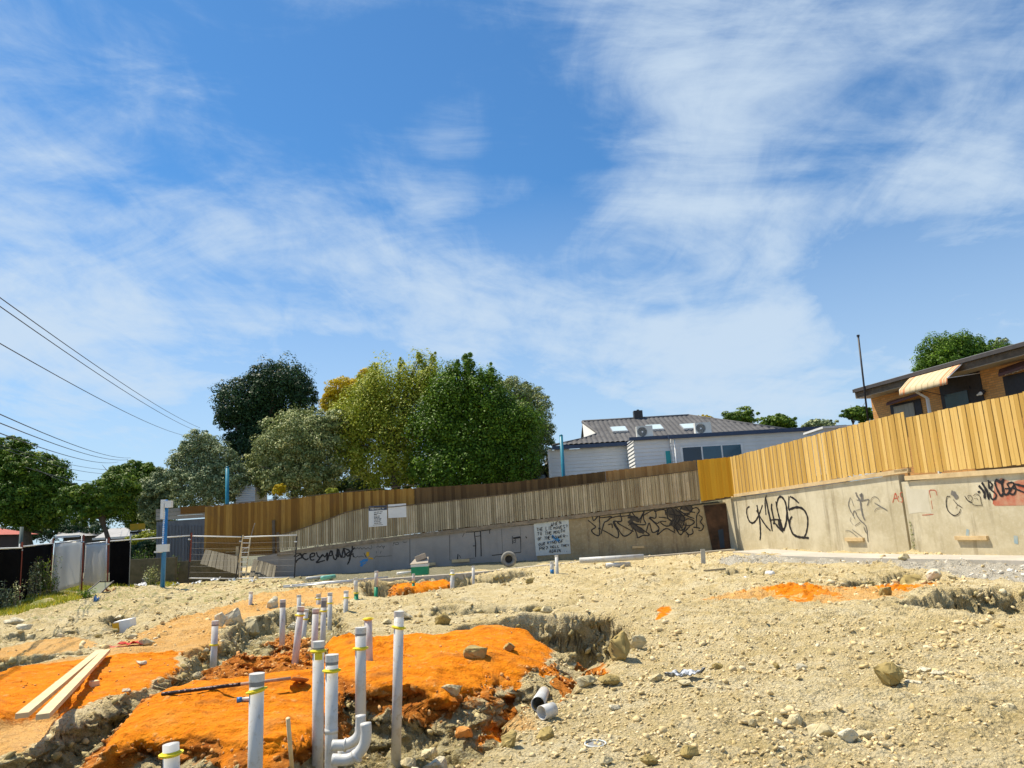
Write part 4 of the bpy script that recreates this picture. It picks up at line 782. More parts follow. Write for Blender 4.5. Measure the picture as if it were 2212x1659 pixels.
ribbon('black_mural', [g7([(160,318),(220,370),(260,410),(205,450),(240,500),(300,522),(312,470),(300,420),(330,440)]),g7([(212,262),(235,325),(300,258),(310,330),(315,440)]),g7([(310,285),(400,280),(470,272),(410,330),(375,350),(345,440),(330,500)]),g7([(345,445),(430,490),(545,552),(556,470),(490,340),(600,330),(580,230)]),
 g7([(420,380),(470,370),(480,420)]),g7([(430,300),(575,265),(600,330),(545,350),(660,420),(760,470)]),g7([(500,340),(560,440),(630,528),(720,490),(760,410)]),g7([(590,270),(700,255),(720,200),(790,280),(840,300),(900,205),(860,290),(850,360)]),
 g7([(680,290),(760,270),(820,285)]),g7([(690,390),(740,350),(780,370),(915,375),(890,300),(890,205)]),g7([(720,370),(780,380),(965,508),(880,520),(815,550),(800,500),(770,430)]),g7([(925,470),(965,355),(1010,480),(1095,430),(1030,350),(960,290)]),
 g7([(890,255),(1030,185),(1050,290),(970,280),(1060,360),(1100,340)]),g7([(1030,205),(1160,180),(1185,250)]),g7([(1090,280),(1190,290),(1260,330),(1250,380),(1180,395),(1110,340),(1190,335)]),g7([(1050,370),(1095,430),(1070,510),(1180,430),(1260,460),(1310,490)]),
 g7([(1240,140),(1200,200),(1210,290),(1260,330),(1300,300),(1290,200),(1240,150)]),g7([(1290,130),(1350,180),(1380,260),(1340,350),(1290,400),(1300,470)]),g7([(1350,140),(1450,110),(1530,150),(1500,220),(1420,230),(1370,190),(1400,140)]),g7([(1530,170),(1590,155),(1625,200),(1590,260),(1590,420)]),
 g7([(1545,410),(1635,425)]),g7([(1620,250),(1665,290),(1640,340),(1680,400),(1650,455),(1610,450)]),g7([(1280,400),(1320,440),(1380,510),(1440,420),(1450,350)]),g7([(1330,250),(1400,330),(1480,300),(1560,340),(1500,390),(1420,380)]),g7([(1300,330),(1380,400),(1420,470),(1500,400)]),
 g7([(1450,470),(1480,510),(1540,490),(1530,430)]),g7([(1455,475),(1480,510),(1475,545)]),g7([(1380,200),(1460,260),(1560,300)]),g7([(1440,140),(1500,200),(1570,220)]),g7([(1260,190),(1330,280),(1300,360),(1350,480)]),g7([(1310,180),(1390,240),(1430,300),(1400,420)]),g7([(1230,240),(1300,250),(1400,260),(1500,240)]),g7([(1330,440),(1400,450),(1450,400)])], fplane, 2.0, M['black'], fw, off=.012, n=fn)
# brown-black sheet in the corner, the shade of a recess put into its colour
P = [FWp(a, b, -.05) for a, b in [(1520, 1092), (1576, 1087), (1590, 1182), (1540, 1190)]]; MB().slab(P, -fn, .04).build('dark_recess_sheet', simple('brown_recess_shade', (.13, .07, .04, 1), (.015, .013, .012, 1), 1.4, .9, bump=.3), fw)
P = [FWp(a, b, -.058) for a, b in [(1551, 1145), (1562, 1142), (1566, 1183), (1556, 1185)]]; MB().slab(P, -fn, .006).build('blue_streak', simple('dark_blue', (.03, .05, .08, 1), None, 3), fw)
# grey weathered fence standing on the far wall
gf = thing('paling_fence', (0, 35.3, .2), 'weathered grey paling fence on the far retaining wall, curving down at its left end', 'fence')
tp = [(603, 1157), (640, 1147), (700, 1126), (745, 1108), (790, 1098), (850, 1096), (1100, 1068), (1360, 1035), (1507, 1016)]
bt = [(603, 1190), (700, 1178), (900, 1152), (1156, 1122), (1400, 1092), (1512, 1079)]
palings(MB(), xt(tp), xt(bt), .105, .022, fn, seed=3, over=1.12, gap=.026, rec=.8, jag=.02).build('palings', M['greyw'], gf)
mb = MB(); q = [FWp(a, b-1, -.03) for a, b in tp]
for a, b in zip(q[:-1], q[1:]): mb.bar(a, b+(b-a)*.01, .09, .035)
mb.build('cap_rail', M['darkt'], gf)
mb = MB(); q = [FWp(a, b+5, -.04) for a, b in bt]; q[0] = FWp(600, 1197, -.04)
for a, b in zip(q[:-1], q[1:]): mb.bar(a, b, .07, .17)
mb.build('plinth_board', simple('plinth_timber', (.34, .27, .19, 1), (.17, .14, .10, 1), 4, .8, bump=.3), gf)
MB().bar(FWp(600, 1150, .02), FWp(602, 1200, .02), .12, .12).build('end_post', M['darkt'], gf)
# sign boards hung on it
sg = thing('notice_board', FWp(816, 1117), 'white rectangular notice board with dark navy header and small black lettering, on the grey fence', 'sign')
q = lambda a, b, o=-.05: FWp((910+a/18.433)/1.15733, (1250+b/18.433)/1.15733, o)
MB().slab([q(220, 1250), q(1060, 1185), q(1060, 245), q(215, 290)][::-1], -fn, .02).build('board', M['white'], sg)
MB().slab([q(222, 505, -.056), q(1055, 455, -.056), q(1060, 247, -.056), q(216, 292, -.056)][::-1], -fn, .006).build('header', M['navy'], sg)
sb = lambda a, b: ((910+a/18.433)/1.15733, (1250+b/18.433)/1.15733)
hd = text_strokes('PREMIER', *sb(310, 460), *sb(730, 425), 3.6, .05, 3)+text_strokes('CO', *sb(740, 430), *sb(950, 410), 4.2, .05, 4)
ribbon('header_lettering', [(a, 1.0) for a in hd]+[([sb(235, 345), sb(330, 345), sb(440, 330)], 1.6), ([sb(650, 330), sb(700, 345)], 1.6)], fplane, 1, M['whitep'], sg, off=.060, n=fn, smooth=2)
rows = [(460, 570, 850, 540), (460, 645, 800, 615), (460, 680, 600, 680), (460, 750, 720, 735), (460, 810, 720, 795), (460, 865, 800, 850), (460, 930, 780, 915), (460, 1005, 750, 985), (460, 1080, 800, 1055)]
ribbon('small_lettering', [([sb(a+(c-a)*u, b+(d-b)*u), sb(a+(c-a)*v, b+(d-b)*v)], 1.3) for a, b, c, d in rows for u, v in ((0, .28), (.33, .62), (.68, 1))]+[([sb(410, 1160), sb(880, 1130)], .7)], fplane, 1, M['black'], sg, off=.0545, n=fn)
q2 = [q(1100, 215), q(1935, 155), q(1955, 790), q(1125, 835)]; o = MB().slab(q2, -fn, .02).build('blank_board', M['white']); tag(o, 'blank white board hung on the grey fence right of the notice board', 'sign')
# brown fence standing behind
bf = thing('paling_fence', (-2, 36, .5), 'tall brown timber paling fence in tree shade behind the grey fence', 'fence')
OB = .75; tb = [(443, 1096), (600, 1077), (735, 1062), (893, 1063 - 6), (893.5, 1051+8), (1100, 1040), (1343, 1015), (1505, 996)]
tb = [(443, 1095), (650, 1075), (735, 1064), (890, 1046+9), (1100, 1042), (1343, 1014), (1505, 994)]
BP = [FWp(a, b, OB) for a, b in tb]; BB = [np.array([p[0], p[1], z]) for p, z in zip(BP, (-.35, -.3, -.2, .0, .2, .4, .6))]
def cutl(L_, xa, xb):
    dd_ = [(p-L_[0])@(-fd) for p in L_]; f_ = lambda s_: np.array([np.interp(s_, dd_, [p[i] for p in L_]) for i in range(3)]); a_ = (FWp(xa, 1050, OB)-L_[0])@(-fd); b_ = (FWp(xb, 1040, OB)-L_[0])@(-fd)
    return [f_(a_)]+[p for p, q_ in zip(L_, dd_) if a_ < q_ < b_]+[f_(b_)]
for xa, xb, mt_, nm_ in ((444, 735, 'brown', 'palings'), (735, 893, 'brown', 'palings'), (893, 1310, 'brown_shaded', 'tree_shaded_palings'), (1310, 1505, 'tan', 'lit_palings')):
    palings(MB(), cutl(BP, xa, xb), cutl(BB, xa, xb), .14, .02, fn, seed=int(xa), over=1.2, gap=.006, rec=.6).build(nm_, M[mt_], bf)  # tree shade painted by board colour: dark middle stretch, lit tan end
MB().bar(BP[0]+np.array([0, 0, .02]), FWp(893, 1048, OB), .05, .03).build('top_rail', M['darkt'], bf)
mb = MB()
for i in range(4):
    a = FWp(446, 1168+i*10.5, OB-.08); b = FWp(598, 1162+i*10.5, OB-.08); mb.bar(a, b, .05, .21, r=random.random())
mb.build('sleepers', M['brown'], bf); MB().bar(FWp(591, 1124, OB-.12), FWp(592, 1200, OB-.12), .1, .12).build('post', M['darkt'], bf)
MB().bar(FWp(513, 1180, OB-.14), FWp(513, 1205, OB-.14), .12, .12).build('post', M['coping'], bf)
cf = thing('paling_fence', FWp(1540, 1080, -.3), 'short deep orange timber fence return in the corner between grey fence and yellow fence', 'fence')
A = FWp(1505, 994, -.08); B = RWp(1577, 987, -.04); A1 = FWp(1516, 1083, -.1); B1 = RWp(1581, 1072, -.04); A1[0] = A[0]; A1[1] = A[1]
nn = np.cross(B-A, up); nn /= np.linalg.norm(nn); nn = nn if nn[1] > 0 else -nn
palings(MB(), [A, B], [A1, B1], .14, .02, nn, seed=9, over=1.2, gap=.01).build('palings', M['corner'], cf); MB().bar(A1+nn*.1-up*.02, B1+nn*.1-up*.02, .2, .1).build('bearer', M['darkt'], cf)
# timber blocks on the far wall
chock(976, 1014, 1211, 6, FWp, fn, 'orange brown timber block on the grey wall left of the tyre', 'coping'); chock(898, 941, 1219, 6, FWp, fn, 'khaki timber block on the grey wall under the blue paint splash', 'coping')
chock(1577.5/1.0-0, 1610, 1182, 0.1, FWp, fn, 'x', 'coping') if False else chock(1363, 1391, 1179, 5, lambda x, y, o=0: FWp((1440+(735+(x-1363)*5.5)/5.2667)/1.15733, 1181.5, o), fn, 'ochre timber block on the stained concrete below the black mural', 'coping')
# --- concrete footing strip along both walls
ft = MB(); k = [G(a, b, -1.52) for a, b in [(735, 1257), (1000, 1239), (1244, 1214), (1583, 1186.5)]]
for a, b in zip(k[:-1], k[1:]): ft.bar(a-up*.17, b-up*.17, .32, .36)
o = ft.build('concrete_footing', M['kerb']); tag(o, kind='structure')
ft = MB(); k = [G(a, b, -1.46) for a, b in [(1583, 1191), (1700, 1201), (1900, 1206), (2212, 1211), (2700, 1222)]]
W_ = 1.7
for a, b in zip(k[:-1], k[1:]):
    c = a+rn*W_; d = b+rn*W_; ft.slab([a, b, d, c], up, .45)
o = ft.build('concrete_footing', M['kerb']); tag(o, kind='structure')
def leafmat(name, c1, c2, c3, tr=.35):
    m = MT(name, .55, 0, .25); a = m.attr('rnd'); c = m.ramp(a.outputs['Fac'], [(0, c1), (.55, c2), (1, c3)]); m.col(c)
    tl = m.n('ShaderNodeBsdfTranslucent'); m.l(c, tl.inputs[0]); mx_ = m.n('ShaderNodeMixShader'); mx_.inputs[0].default_value = tr
    m.l(m.b.outputs[0], mx_.inputs[1]); m.l(tl.outputs[0], mx_.inputs[2]); m.l(mx_.outputs[0], m.t.nodes['Material Output'].inputs[0]); return m.m
M['film'] = leafmat('pale_shade_cloth', (.78, .78, .77, 1), (.78, .78, .77, 1), (.78, .78, .77, 1), .45)
# ------------------------------------------------------------------ left boundary: posts and shade-cloth panels
def at(x, y, Y): return PY(x, y, Y)
def postf(x0, y0, x1, y1, Y, zb=None):
    a = at(x0, y0, Y); b = at(x1, y1, Y); return a, b
posts = [(48, 1171, 40, 1306, 25.2), (115, 1163, 107, 1268, 31), (181, 1155, 177, 1262, 31.2), (235, 1161, 232, 1276, 30.2), (282, 1156, 278, 1262, 31), (412, 1151, 406, 1264, 32.2), (523, 1156, 506, 1262, 32.6), (641, 1158, 635, 1255, 32.9)]
PT = [postf(*p) for p in posts]
labs = ['rusty red star post nearest the camera against black cloth at far left', 'rusty red post between black cloth and pale cloth', 'rusty red post between the two pale cloth panels', 'rusty red post with grey tube at the right end of the pale panels',
        'thin grey fence tube at the right edge of the small black panel', 'leaning rusty post with black lower half right of the blue pole', 'black leaning fence post beside the ladder', 'thin fence post at the right end of the wire panel near the black tag']
for i, ((a, b), lb) in enumerate(zip(PT, labs)):
    b = b.copy(); b[2] = min(b[2], H(b[0], b[1]))-.15
    t = thing('fence_post', b, lb, 'fence post', 'posts of the temporary site fence')
    d = (a-b); mid = b+d*.48
    MB().bar(b, a, .045 if i < 4 else .035, .045, up=(1, 0, 0)).build('post', M['rust'] if i < 4 else (M['metal'] if i == 4 else M['dark']), t)
    if i < 4: MB().tube([b+np.array([-.06, -.03, 0]), a+np.array([-.06, -.03, -.05])], .022, 8).build('tube', M['metal'], t, True)
    if i in (5, 6): MB().bar(mid+np.array([0.045, -.02, 0]), a+np.array([.05, -.02, 0]), .05, .04, up=(1, 0, 0)).build('upper_half', M['rust'] if i == 5 else M['pale'], t)
    MB().tube([a-d*.12+np.array([-.07, -.04, 0]), a-d*.12+np.array([.05, -.04, 0])], .03, 8).build('clamp', M['metal'], t)
def panel(name, tl, tr, br, bl, mat, lab, sag=.04, rail=True, wires=0, bottom=False):
    tl, tr, br, bl = [np.array(p, float) for p in (tl, tr, br, bl)]; t = thing(name, (bl+br)/2, lab, 'fence panel', 'temporary site fence panels')
    if mat is not None:
        nu, nv = 26, 12; V_ = []; n = np.cross(tr-tl, tl-bl); n /= np.linalg.norm(n); r_ = np.random.default_rng(int(abs(tl[0])*100))
        ph = r_.random(3)*6
        for j in range(nv+1):
            for i in range(nu+1):
                u, v = i/nu, j/nv; p = (bl*(1-u)+br*u)*(1-v)+(tl*(1-u)+tr*u)*v
                V_.append(p+n*(sag*(math.sin(5*u+ph[0])*math.cos(3*v+ph[1])+.5*math.sin(13*u+ph[2]))*math.sin(math.pi*u)))
        F_ = [(j*(nu+1)+i, j*(nu+1)+i+1, (j+1)*(nu+1)+i+1, (j+1)*(nu+1)+i) for j in range(nv) for i in range(nu)]
        cl = MB().add(V_, F_).build('cloth', mat, t, True); sd_ = cl.modifiers.new('thick', 'SOLIDIFY'); sd_.thickness = .006
    if rail: MB().tube([tl+up*.02, tr+up*.02], .026, 8).build('top_rail', M['white'] if rail == 2 else M['metal'], t, True)
    if bottom: MB().tube([bl, br], .024, 8).build('bottom_rail', M['white'], t, True)
    if wires:
        mb = MB()
        for k in range(wires):
            v = (k+1)/(wires+1); mb.tube([tl*(1-v)+bl*v, tr*(1-v)+br*v], .0035, 3)
        for k in range(34):
            u = (k+.5)/34; mb.tube([tl*(1-u)+tr*u, bl*(1-u)+br*u], .0010, 3)
        mb.build('wire_mesh', M['tape'], t)
    return t
e0 = at(-60, 1195, 22); e1 = at(-70, 1345, 22); g0 = at(-60, 1200, 22)
panel('shade_panel', at(-60, 1189, 20.5), PT[0][0]+np.array([0, 0, -.35*.6]), PT[0][1], at(-75, 1350, 20.5), M['shade'], 'black shade cloth panel running out of the left edge of the photo', .06, 2)
panel('shade_panel', at(49, 1182, 25.3), at(113, 1175, 31), PT[1][1], PT[0][1], M['shade'], 'black shade cloth panel between the nearest red post and the pale cloth', .05, 2)
panel('shade_panel', at(118, 1175, 31), at(180, 1167, 31.2), at(177, 1262, 31.2), at(110, 1283, 30.6), M['film'], 'left pale translucent cloth panel', .03, 1)
panel('shade_panel', at(185, 1176, 31.2), at(232, 1171, 30.3), at(229, 1268, 30.3), at(180, 1264, 31.2), M['film'], 'right narrower pale translucent cloth panel', .03, 1)
panel('shade_panel', at(238, 1170, 30.2), at(282, 1167, 31), at(279, 1262, 31), at(236, 1270, 30.2), M['shade'], 'small black shade cloth panel right of the pale ones', .03, 2)
panel('mesh_panel', at(284, 1167, 31), at(411, 1158, 32.2), at(404, 1250, 32.2), at(380, 1252, 31.9), None, 'wire mesh panel with white top rail behind the blue pole', 0, 2, 0)
panel('mesh_panel', at(413, 1159, 32.2), at(522, 1161, 32.6), at(507, 1250, 32.6), at(408, 1249, 32.2), None, 'wire mesh panel between the two leaning black posts', 0, 2, 6, True)
panel('mesh_panel', at(523, 1161, 32.6), at(641, 1157, 32.9), at(635, 1247, 32.9), at(507, 1250, 32.6), None, 'wire mesh panel right of the ladder ending at the painted wall', 0, 2, 6, True)
# glass frame leaning in the grass
t = thing('framed_pane', G(195, 1290), 'tilted black framed pane leaning in the grass in front of the pale cloth panels', 'glass frame')
q = [at(184, 1282, 27.6), at(212, 1280, 27.6), at(243, 1257, 28.4), at(214, 1257, 28.4)]; q[0] = at(180, 1284, 27.4); q[1] = at(212, 1286, 27.4)
nn = np.cross(q[1]-q[0], q[3]-q[0]); nn /= np.linalg.norm(nn); MB().slab(q, nn, .015).build('pane', simple('dusty_glass', (.22, .22, .12, 1), (.15, .16, .08, 1), 2, .3), t)
mb = MB()
for a, b in ((0, 3), (1, 2), (2, 3)): e = (q[b]-q[a])*.08; mb.bar(q[a]-e, q[b]+e*(1 if (a, b) != (2, 3) else 0), .04, .04)
mb.build('frame', M['dark'], t)
# ladder
t = thing('ladder', at(517, 1240, 33), 'light metal ladder leaning on the timber sleepers', 'ladder')
lf = [at(524, 1158, 33.6), at(517, 1241, 32.9)]; rt = [at(541, 1158, 33.6), at(530, 1241, 32.9)]
for k, nm in ((lf, 'rail'), (rt, 'rail')): MB().bar(k[1]-up*.2, k[0], .05, .035).build(nm, M['pale'], t)
for i in range(8): v = i/8+.06; MB().tube([lf[0]*(1-v)+lf[1]*v, rt[0]*(1-v)+rt[1]*v], .016, 6).build('rung', M['metal'], t)
# collapsed grey fence pieces
def slatpanel(q, nb, lab):
    q = [np.array(p) for p in q]; n = np.cross(q[1]-q[0], q[3]-q[0]); n /= np.linalg.norm(n); n = n if n[1] < 0 else -n; mb = MB(); r_ = random.Random(nb)
    for i in range(nb):
        u0, u1 = i/nb, (i+.9)/nb; o = n*(.022 if i % 2 else 0); mb.slab([q[3]*(1-u0)+q[2]*u0+o, q[3]*(1-u1)+q[2]*u1+o, q[0]*(1-u1)+q[1]*u1+o, q[0]*(1-u0)+q[1]*u0+o][::1], n, .02, r_.random())
    t = thing('fallen_fence', (q[0]+q[1])/2, lab, 'fence panel', 'collapsed grey fence pieces'); mb.build('slats', M['slat'], t); MB().bar(q[3]-n*.04, q[2]-n*.04, .05, .07).build('rail', M['darkt'], t); return t
slatpanel([at(432, 1218, 33.4), at(524, 1244, 33.2), at(520, 1204, 34), at(444, 1187, 34)], 11, 'left slumped piece of old grey paling fence below the ladder')
slatpanel([at(536, 1252, 33), at(592, 1252, 33), at(597, 1222, 34), at(548, 1208, 34)], 9, 'right fallen piece of grey paling fence with splayed boards against the painted wall')
# dead branch
t = thing('dead_branch', at(520, 1215, 33.2), 'thin dead branch leaning up against the timber fence', 'branch')
MB().tube(smoothline([at(x, y, 33.6) for x, y in ((517, 1206), (524, 1190), (538, 1180), (541, 1165), (546, 1145), (551, 1130))], 4), [.035]*12+[.02]*9, 6).build('stem', M['barkl'], t, True)
MB().tube(smoothline([at(x, y, 33.55) for x, y in ((521, 1200), (528, 1196), (534, 1184), (541, 1176))], 4), .018, 6).build('twig', M['barkl'], t, True)
# low block wall, shed behind
t = thing('steel_shed', at(390, 1200, 36.5), 'grey sheet metal shed with horizontal boards on top, left of the brown fence', 'shed')
Yp = 36.3; q = [at(338, 1212, Yp), at(444, 1206, Yp+.3), at(444, 1120, Yp+.3), at(338, 1127, Yp)]; q[0][2] = q[1][2] = -1.7
MB().slab(q, (0, -1, 0), 2.5).build('wall', M['steelsheet'], t)
mb = MB()
for i in range(3): mb.bar(at(337, 1104+i*8.3, Yp-.06), at(444, 1098+i*8, Yp+.24), .04, .17, r=i/3)
mb.build('top_boards', plank_mat('grey_brown_board', [(0, (.30, .28, .24, 1)), (1, (.40, .37, .32, 1))], .2), t)
MB().bar(at(390, 1103, Yp-.1), at(444, 1099, Yp+.2), .04, .34).build('yellow_board', M['brown'], t)
mb = MB(); 
for i in range(15): x_ = 342+i*7; a = at(x_, 1135, Yp-.02+.3*(x_-338)/106); b = a.copy(); b[2] = -1.5; mb.bar(b, a, .05, .03, up=(0, 1, 0))
mb.build('ribs', M['steelsheet'], t)
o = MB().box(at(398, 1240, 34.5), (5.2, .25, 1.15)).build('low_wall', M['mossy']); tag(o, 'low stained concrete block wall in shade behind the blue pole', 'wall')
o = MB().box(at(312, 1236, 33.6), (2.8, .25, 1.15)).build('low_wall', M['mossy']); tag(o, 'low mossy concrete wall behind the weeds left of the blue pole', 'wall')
# white corrugated sheet wall peeking over the fence
t = thing('pale_shed', at(533, 1095, 41), 'pale corrugated sheet shed end glimpsed between tree crowns above the brown fence', 'shed')
q = [at(505, 1100, 41), at(551, 1100, 41), at(551, 1053, 41), at(541, 1049, 41), at(519, 1053, 41)]; q[0] = at(505, 1100, 41); MB().slab(q, (0, -1, 0), 2).build('wall', M['sheetw'], t)
mb = MB()
for i in range(9): mb.tube([at(508+i*.3, 1058+i*5, 40.97), at(551, 1058+i*4.6, 40.97)], .04, 6)
mb.build('corrugations', M['sheetw'], t)
# blue poles
def pole(x0, y0, x1, y1, Y, rad, mat, lab, name='steel_pole', zb=None):
    a = at(x0, y0, Y); b = at(x1, y1, Y)
    if zb is not None: b[2] = zb
    t = thing(name, b, lab, 'pole', 'tall blue poles'); MB().tube([b, a], rad, 12).build('shaft', mat, t, True); MB().tube([a, a+up*.06], [rad*1.15, rad*.5], 12).build('cap', mat, t, True); return t, a, b
t, a, b = pole(359, 1083, 351, 1268, 28.6, .085, M['blue'], 'bright blue pole with white boxes and white lettering, nearest of the blue poles')
MB().box(at(365, 1089, 28.45), (.24, .18, .26)).build('meter_box', M['white'], t); MB().box(at(352, 1100, 28.5), (.12, .16, .72)).build('conduit_box', M['white'], t)
MB().box(at(352, 1184, 28.45), (.42, .2, .28)).build('power_box', M['white'], t); MB().box(at(343, 1192, 28.5), (.30, .14, .06)).build('shelf', M['white'], t)
mb = MB(); r_ = random.Random(5)
for i in range(17):
    y_ = 1108+i*4.3; p = at(358-(y_-1085)*.045, y_, 28.6)+np.array([0, -.088, 0]); mb.box(p, (.07*r_.uniform(.6, 1), .006, .045))
mb.build('white_lettering', M['white'], t)
pole(491, 1010, 492, 1092, 38.5, .095, M['teal'], 'blue pole standing among the trees above the left part of the brown fence', zb=-.2)
pole(1212, 941, 1216, 1020, 38, .09, M['teal'], 'blue pole in front of the white weatherboard house', zb=.1)
# ------------------------------------------------------------------ weatherboard house
def boards_wall(A, B, z0, z1, n, row=.2, lip=.045):
    mb = MB(); A = np.array(A, float); B = np.array(B, float); z = z0; 
    while z < z1-.01:
        zt = min(z+row, z1); p = [A.copy(), B.copy()]
        a0 = A.copy(); b0 = B.copy(); a0[2] = b0[2] = z; a1 = A.copy(); b1 = B.copy(); a1[2] = b1[2] = zt
        mb.add([a0+n*lip, b0+n*lip, b1, a1, a0, b0], [(0, 1, 2, 3), (4, 5, 1, 0), (0, 3, 4), (1, 5, 2)]); z = zt
    return mb
def tiled(P, mat, name, parent, n_in, tw=.30, tr_=.34, caps=True):
    """roof slope: P[0]-P[1] is the eave; interlocking tile relief clipped to the polygon"""
    P = [np.array(p, float) for p in P]; e = P[1]-P[0]; Ln = np.linalg.norm(e); e /= Ln; n = np.cross(e, P[2]-P[0]); n /= np.linalg.norm(n); n = n if n[2] > 0 else -n
    v = np.cross(n, e); v = v if (P[2]-P[0])@v > 0 else -v
    Q = [((p-P[0])@e, (p-P[0])@v) for p in P]; us = [q[0] for q in Q]; vs = [q[1] for q in Q]
    U = np.arange(min(us), max(us)+.05, .05); Vv = np.arange(0, max(vs)+.085, .085); UU, VV = np.meshgrid(U, Vv, indexing='ij')
    hgt = .05*np.abs(np.sin(math.pi*UU/tw))+.07*(1-(VV/tr_-np.floor(VV/tr_)))
    X_ = P[0]+UU[..., None]*e+VV[..., None]*v+hgt[..., None]*n; ins = sdpoly(UU, VV, Q) < .06; ny = len(Vv); idx = np.arange(UU.size).reshape(UU.shape)
    k = ins[:-1, :-1]&ins[1:, 1:]&ins[1:, :-1]&ins[:-1, 1:]; F_ = np.stack([idx[:-1, :-1], idx[1:, :-1], idx[1:, 1:], idx[:-1, 1:]], -1)[k]
    o = npmesh(name, X_.reshape(-1, 3), F_, mat, parent); MB().slab([p-n*.03 for p in P], n, .06).build('roof_deck', M['fascia'], parent)
    return n
hs = thing('weatherboard_house', at(1450, 1000, 42), 'white weatherboard house with dark tiled roof, navy fascia and skylights behind the far fence', 'house')
Ye, Yr, Ya = 42.5, 47.5, 39.6
eL = at(1194, 965, Ye); eR = at(1725, 930, Ye); eR[2] = eL[2]; rL = at(1258, 911, Yr); rR = at(1488, 901, Yr); rz = (rL[2]+rR[2])/2; rL[2] = rR[2] = rz
gz = at(1268, 955, 44.2)
_n = np.cross(eR-eL, rL-eL); _n /= np.linalg.norm(_n); rp = lambda x, y: PL(x, y, eL, _n)
tiled([eL, eR, rR, rL, rp(1293, 938), rp(1262, 949)], M['tile'], 'roof', hs, None)
bk = [np.array([rL[0], rL[1], rL[2]]), np.array([rR[0], rR[1], rR[2]]), np.array([eR[0], 2*Yr-Ye, eR[2]]), np.array([rL[0], 2*Yr-Ye, eL[2]])]
MB().add([p-up*.02 for p in bk], [(0, 1, 2, 3)]).build('rear_roof', M['tile'], hs); MB().add([eL-up*.05, rp(1262, 949)-up*.05, np.array([eL[0]+.5, Yr, eL[2]-.1])], [(0, 1, 2)]).build('hip_end', M['tile'], hs); MB().add([eR-up*.02, rR-up*.02, bk[2]-up*.02], [(0, 1, 2)]).build('hip_end', M['tile'], hs)
mb = MB(); mb.tube([rL+up*.06, rR+up*.06], .09, 8); mb.tube([rR+up*.06, eR+up*.08], .08, 8); mb.tube([rL+up*.06, rp(1293, 938)+up*.06, rp(1262, 949)+up*.06, eL+up*.08], .07, 8); mb.build('ridge_capping', M['tile'], hs, True)
ga = [rL+up*-.02, rp(1262, 949)-up*.02, rp(1293, 938)-up*.02]; MB().slab([ga[0], ga[1], ga[2]], (0, -1, 0), .1).build('gablet', M['ac'], hs)
mb = MB(); mb.bar(ga[0]+up*.03, ga[2]+up*.03, .12, .1); mb.build('gablet_trim', M['tile'], hs)
# left wing
wl = at(1186, 975, Ye+.35); wr = at(1372, 975, Ye+.35); ztop = eL[2]-.12
boards_wall(np.array([wl[0], Ye+.35, 0]), np.array([wr[0]+1, Ye+.35, 0]), -.4, ztop-.05, np.array([0, -1, 0.])).build('wall', M['weather'], hs)
MB().box((wl[0]-.02, Ye+.37, ztop/2-.2), (.12, .12, ztop+.4)).build('corner_board', M['white'], hs)
boards_wall(np.array([wl[0], Ye+8, 0]), np.array([wl[0], Ye+.4, 0]), -.4, ztop-.05, np.array([-1, 0, 0.])).build('wall', M['weather'], hs)
MB().box(((eL[0]+wr[0])/2, Ye-.02, eL[2]-.07), (wr[0]-eL[0]+.1, .1, .2)).build('fascia', M['navy'], hs); MB().box(((wl[0]+wr[0])/2, Ye+.18, eL[2]-.13), (wr[0]-wl[0], .34, .03)).build('soffit', M['weather'], hs)
# flat roofed front extension
xA = at(1373, 970, Ya)[0]; xB = at(1820, 930, Ya)[0]; zf = at(1560, 942, Ya)[2]; zA = at(1400, 950, Ya+.4)[2]; xs_ = at(1450, 960, Ya)[0]
boards_wall(np.array([xA, Ya+.4, 0]), np.array([xs_, Ya+.4, 0]), -.4, zA, np.array([0, -1, 0.]), .2, .03).build('wall', M['weather'], hs)
boards_wall(np.array([xA, Ye+.3, 0]), np.array([xA, Ya+.4, 0]), -.4, zA, np.array([-1, 0, 0.]), .2, .05).build('wall', M['weather'], hs)
boards_wall(np.array([xs_, Ya, 0]), np.array([xB, Ya, 0]), -.4, zf, np.array([0, -1, 0.]), .2, .03).build('wall', M['weather'], hs)
boards_wall(np.array([xs_, Ya+.42, 0]), np.array([xs_, Ya, 0]), -.4, zf, np.array([-1, 0, 0.]), .2, .03).build('wall', M['weather'], hs)
MB().box(((xA+xs_)/2-.1, Ya+.3, zA+.08), (xs_-xA+.3, .2, .18)).build('fascia', M['navy'], hs); MB().box(((xs_+xB)/2, Ya-.12, zf+.10), (xB-xs_+.3, .2, .2)).build('fascia', M['navy'], hs)
MB().box(((xA+xB)/2, (Ya+Ye)/2+.3, zA+.13), (xB-xA, Ye-Ya-.4, .08)).build('flat_roof', M['sheetw'], hs)
MB().tube([np.array([at(1456, 950, Ya)[0], Ya-.07, zf]), np.array([at(1458, 990, Ya)[0], Ya-.07, .4])], .045, 8).build('downpipe', M['white'], hs, True)
wz1 = at(1536, 964, Ya)[2]; wz0 = wz1-1.3; x0 = at(1472, 970, Ya)[0]; x1 = at(1601, 966, Ya)[0]
wn = MB().box(((x0+x1)/2, Ya-.03, (wz0+wz1)/2), (x1-x0+.14, .10, wz1-wz0+.12)).build('window', M['white'], hs)
for i in range(3):
    a = x0+(x1-x0)*i/3+.04; b = x0+(x1-x0)*(i+1)/3-.04; MB().box(((a+b)/2, Ya-.082, (wz0+wz1)/2), (b-a, .012, wz1-wz0)).build('pane', M['glassd'] if i == 0 else M['glassb'], wn)
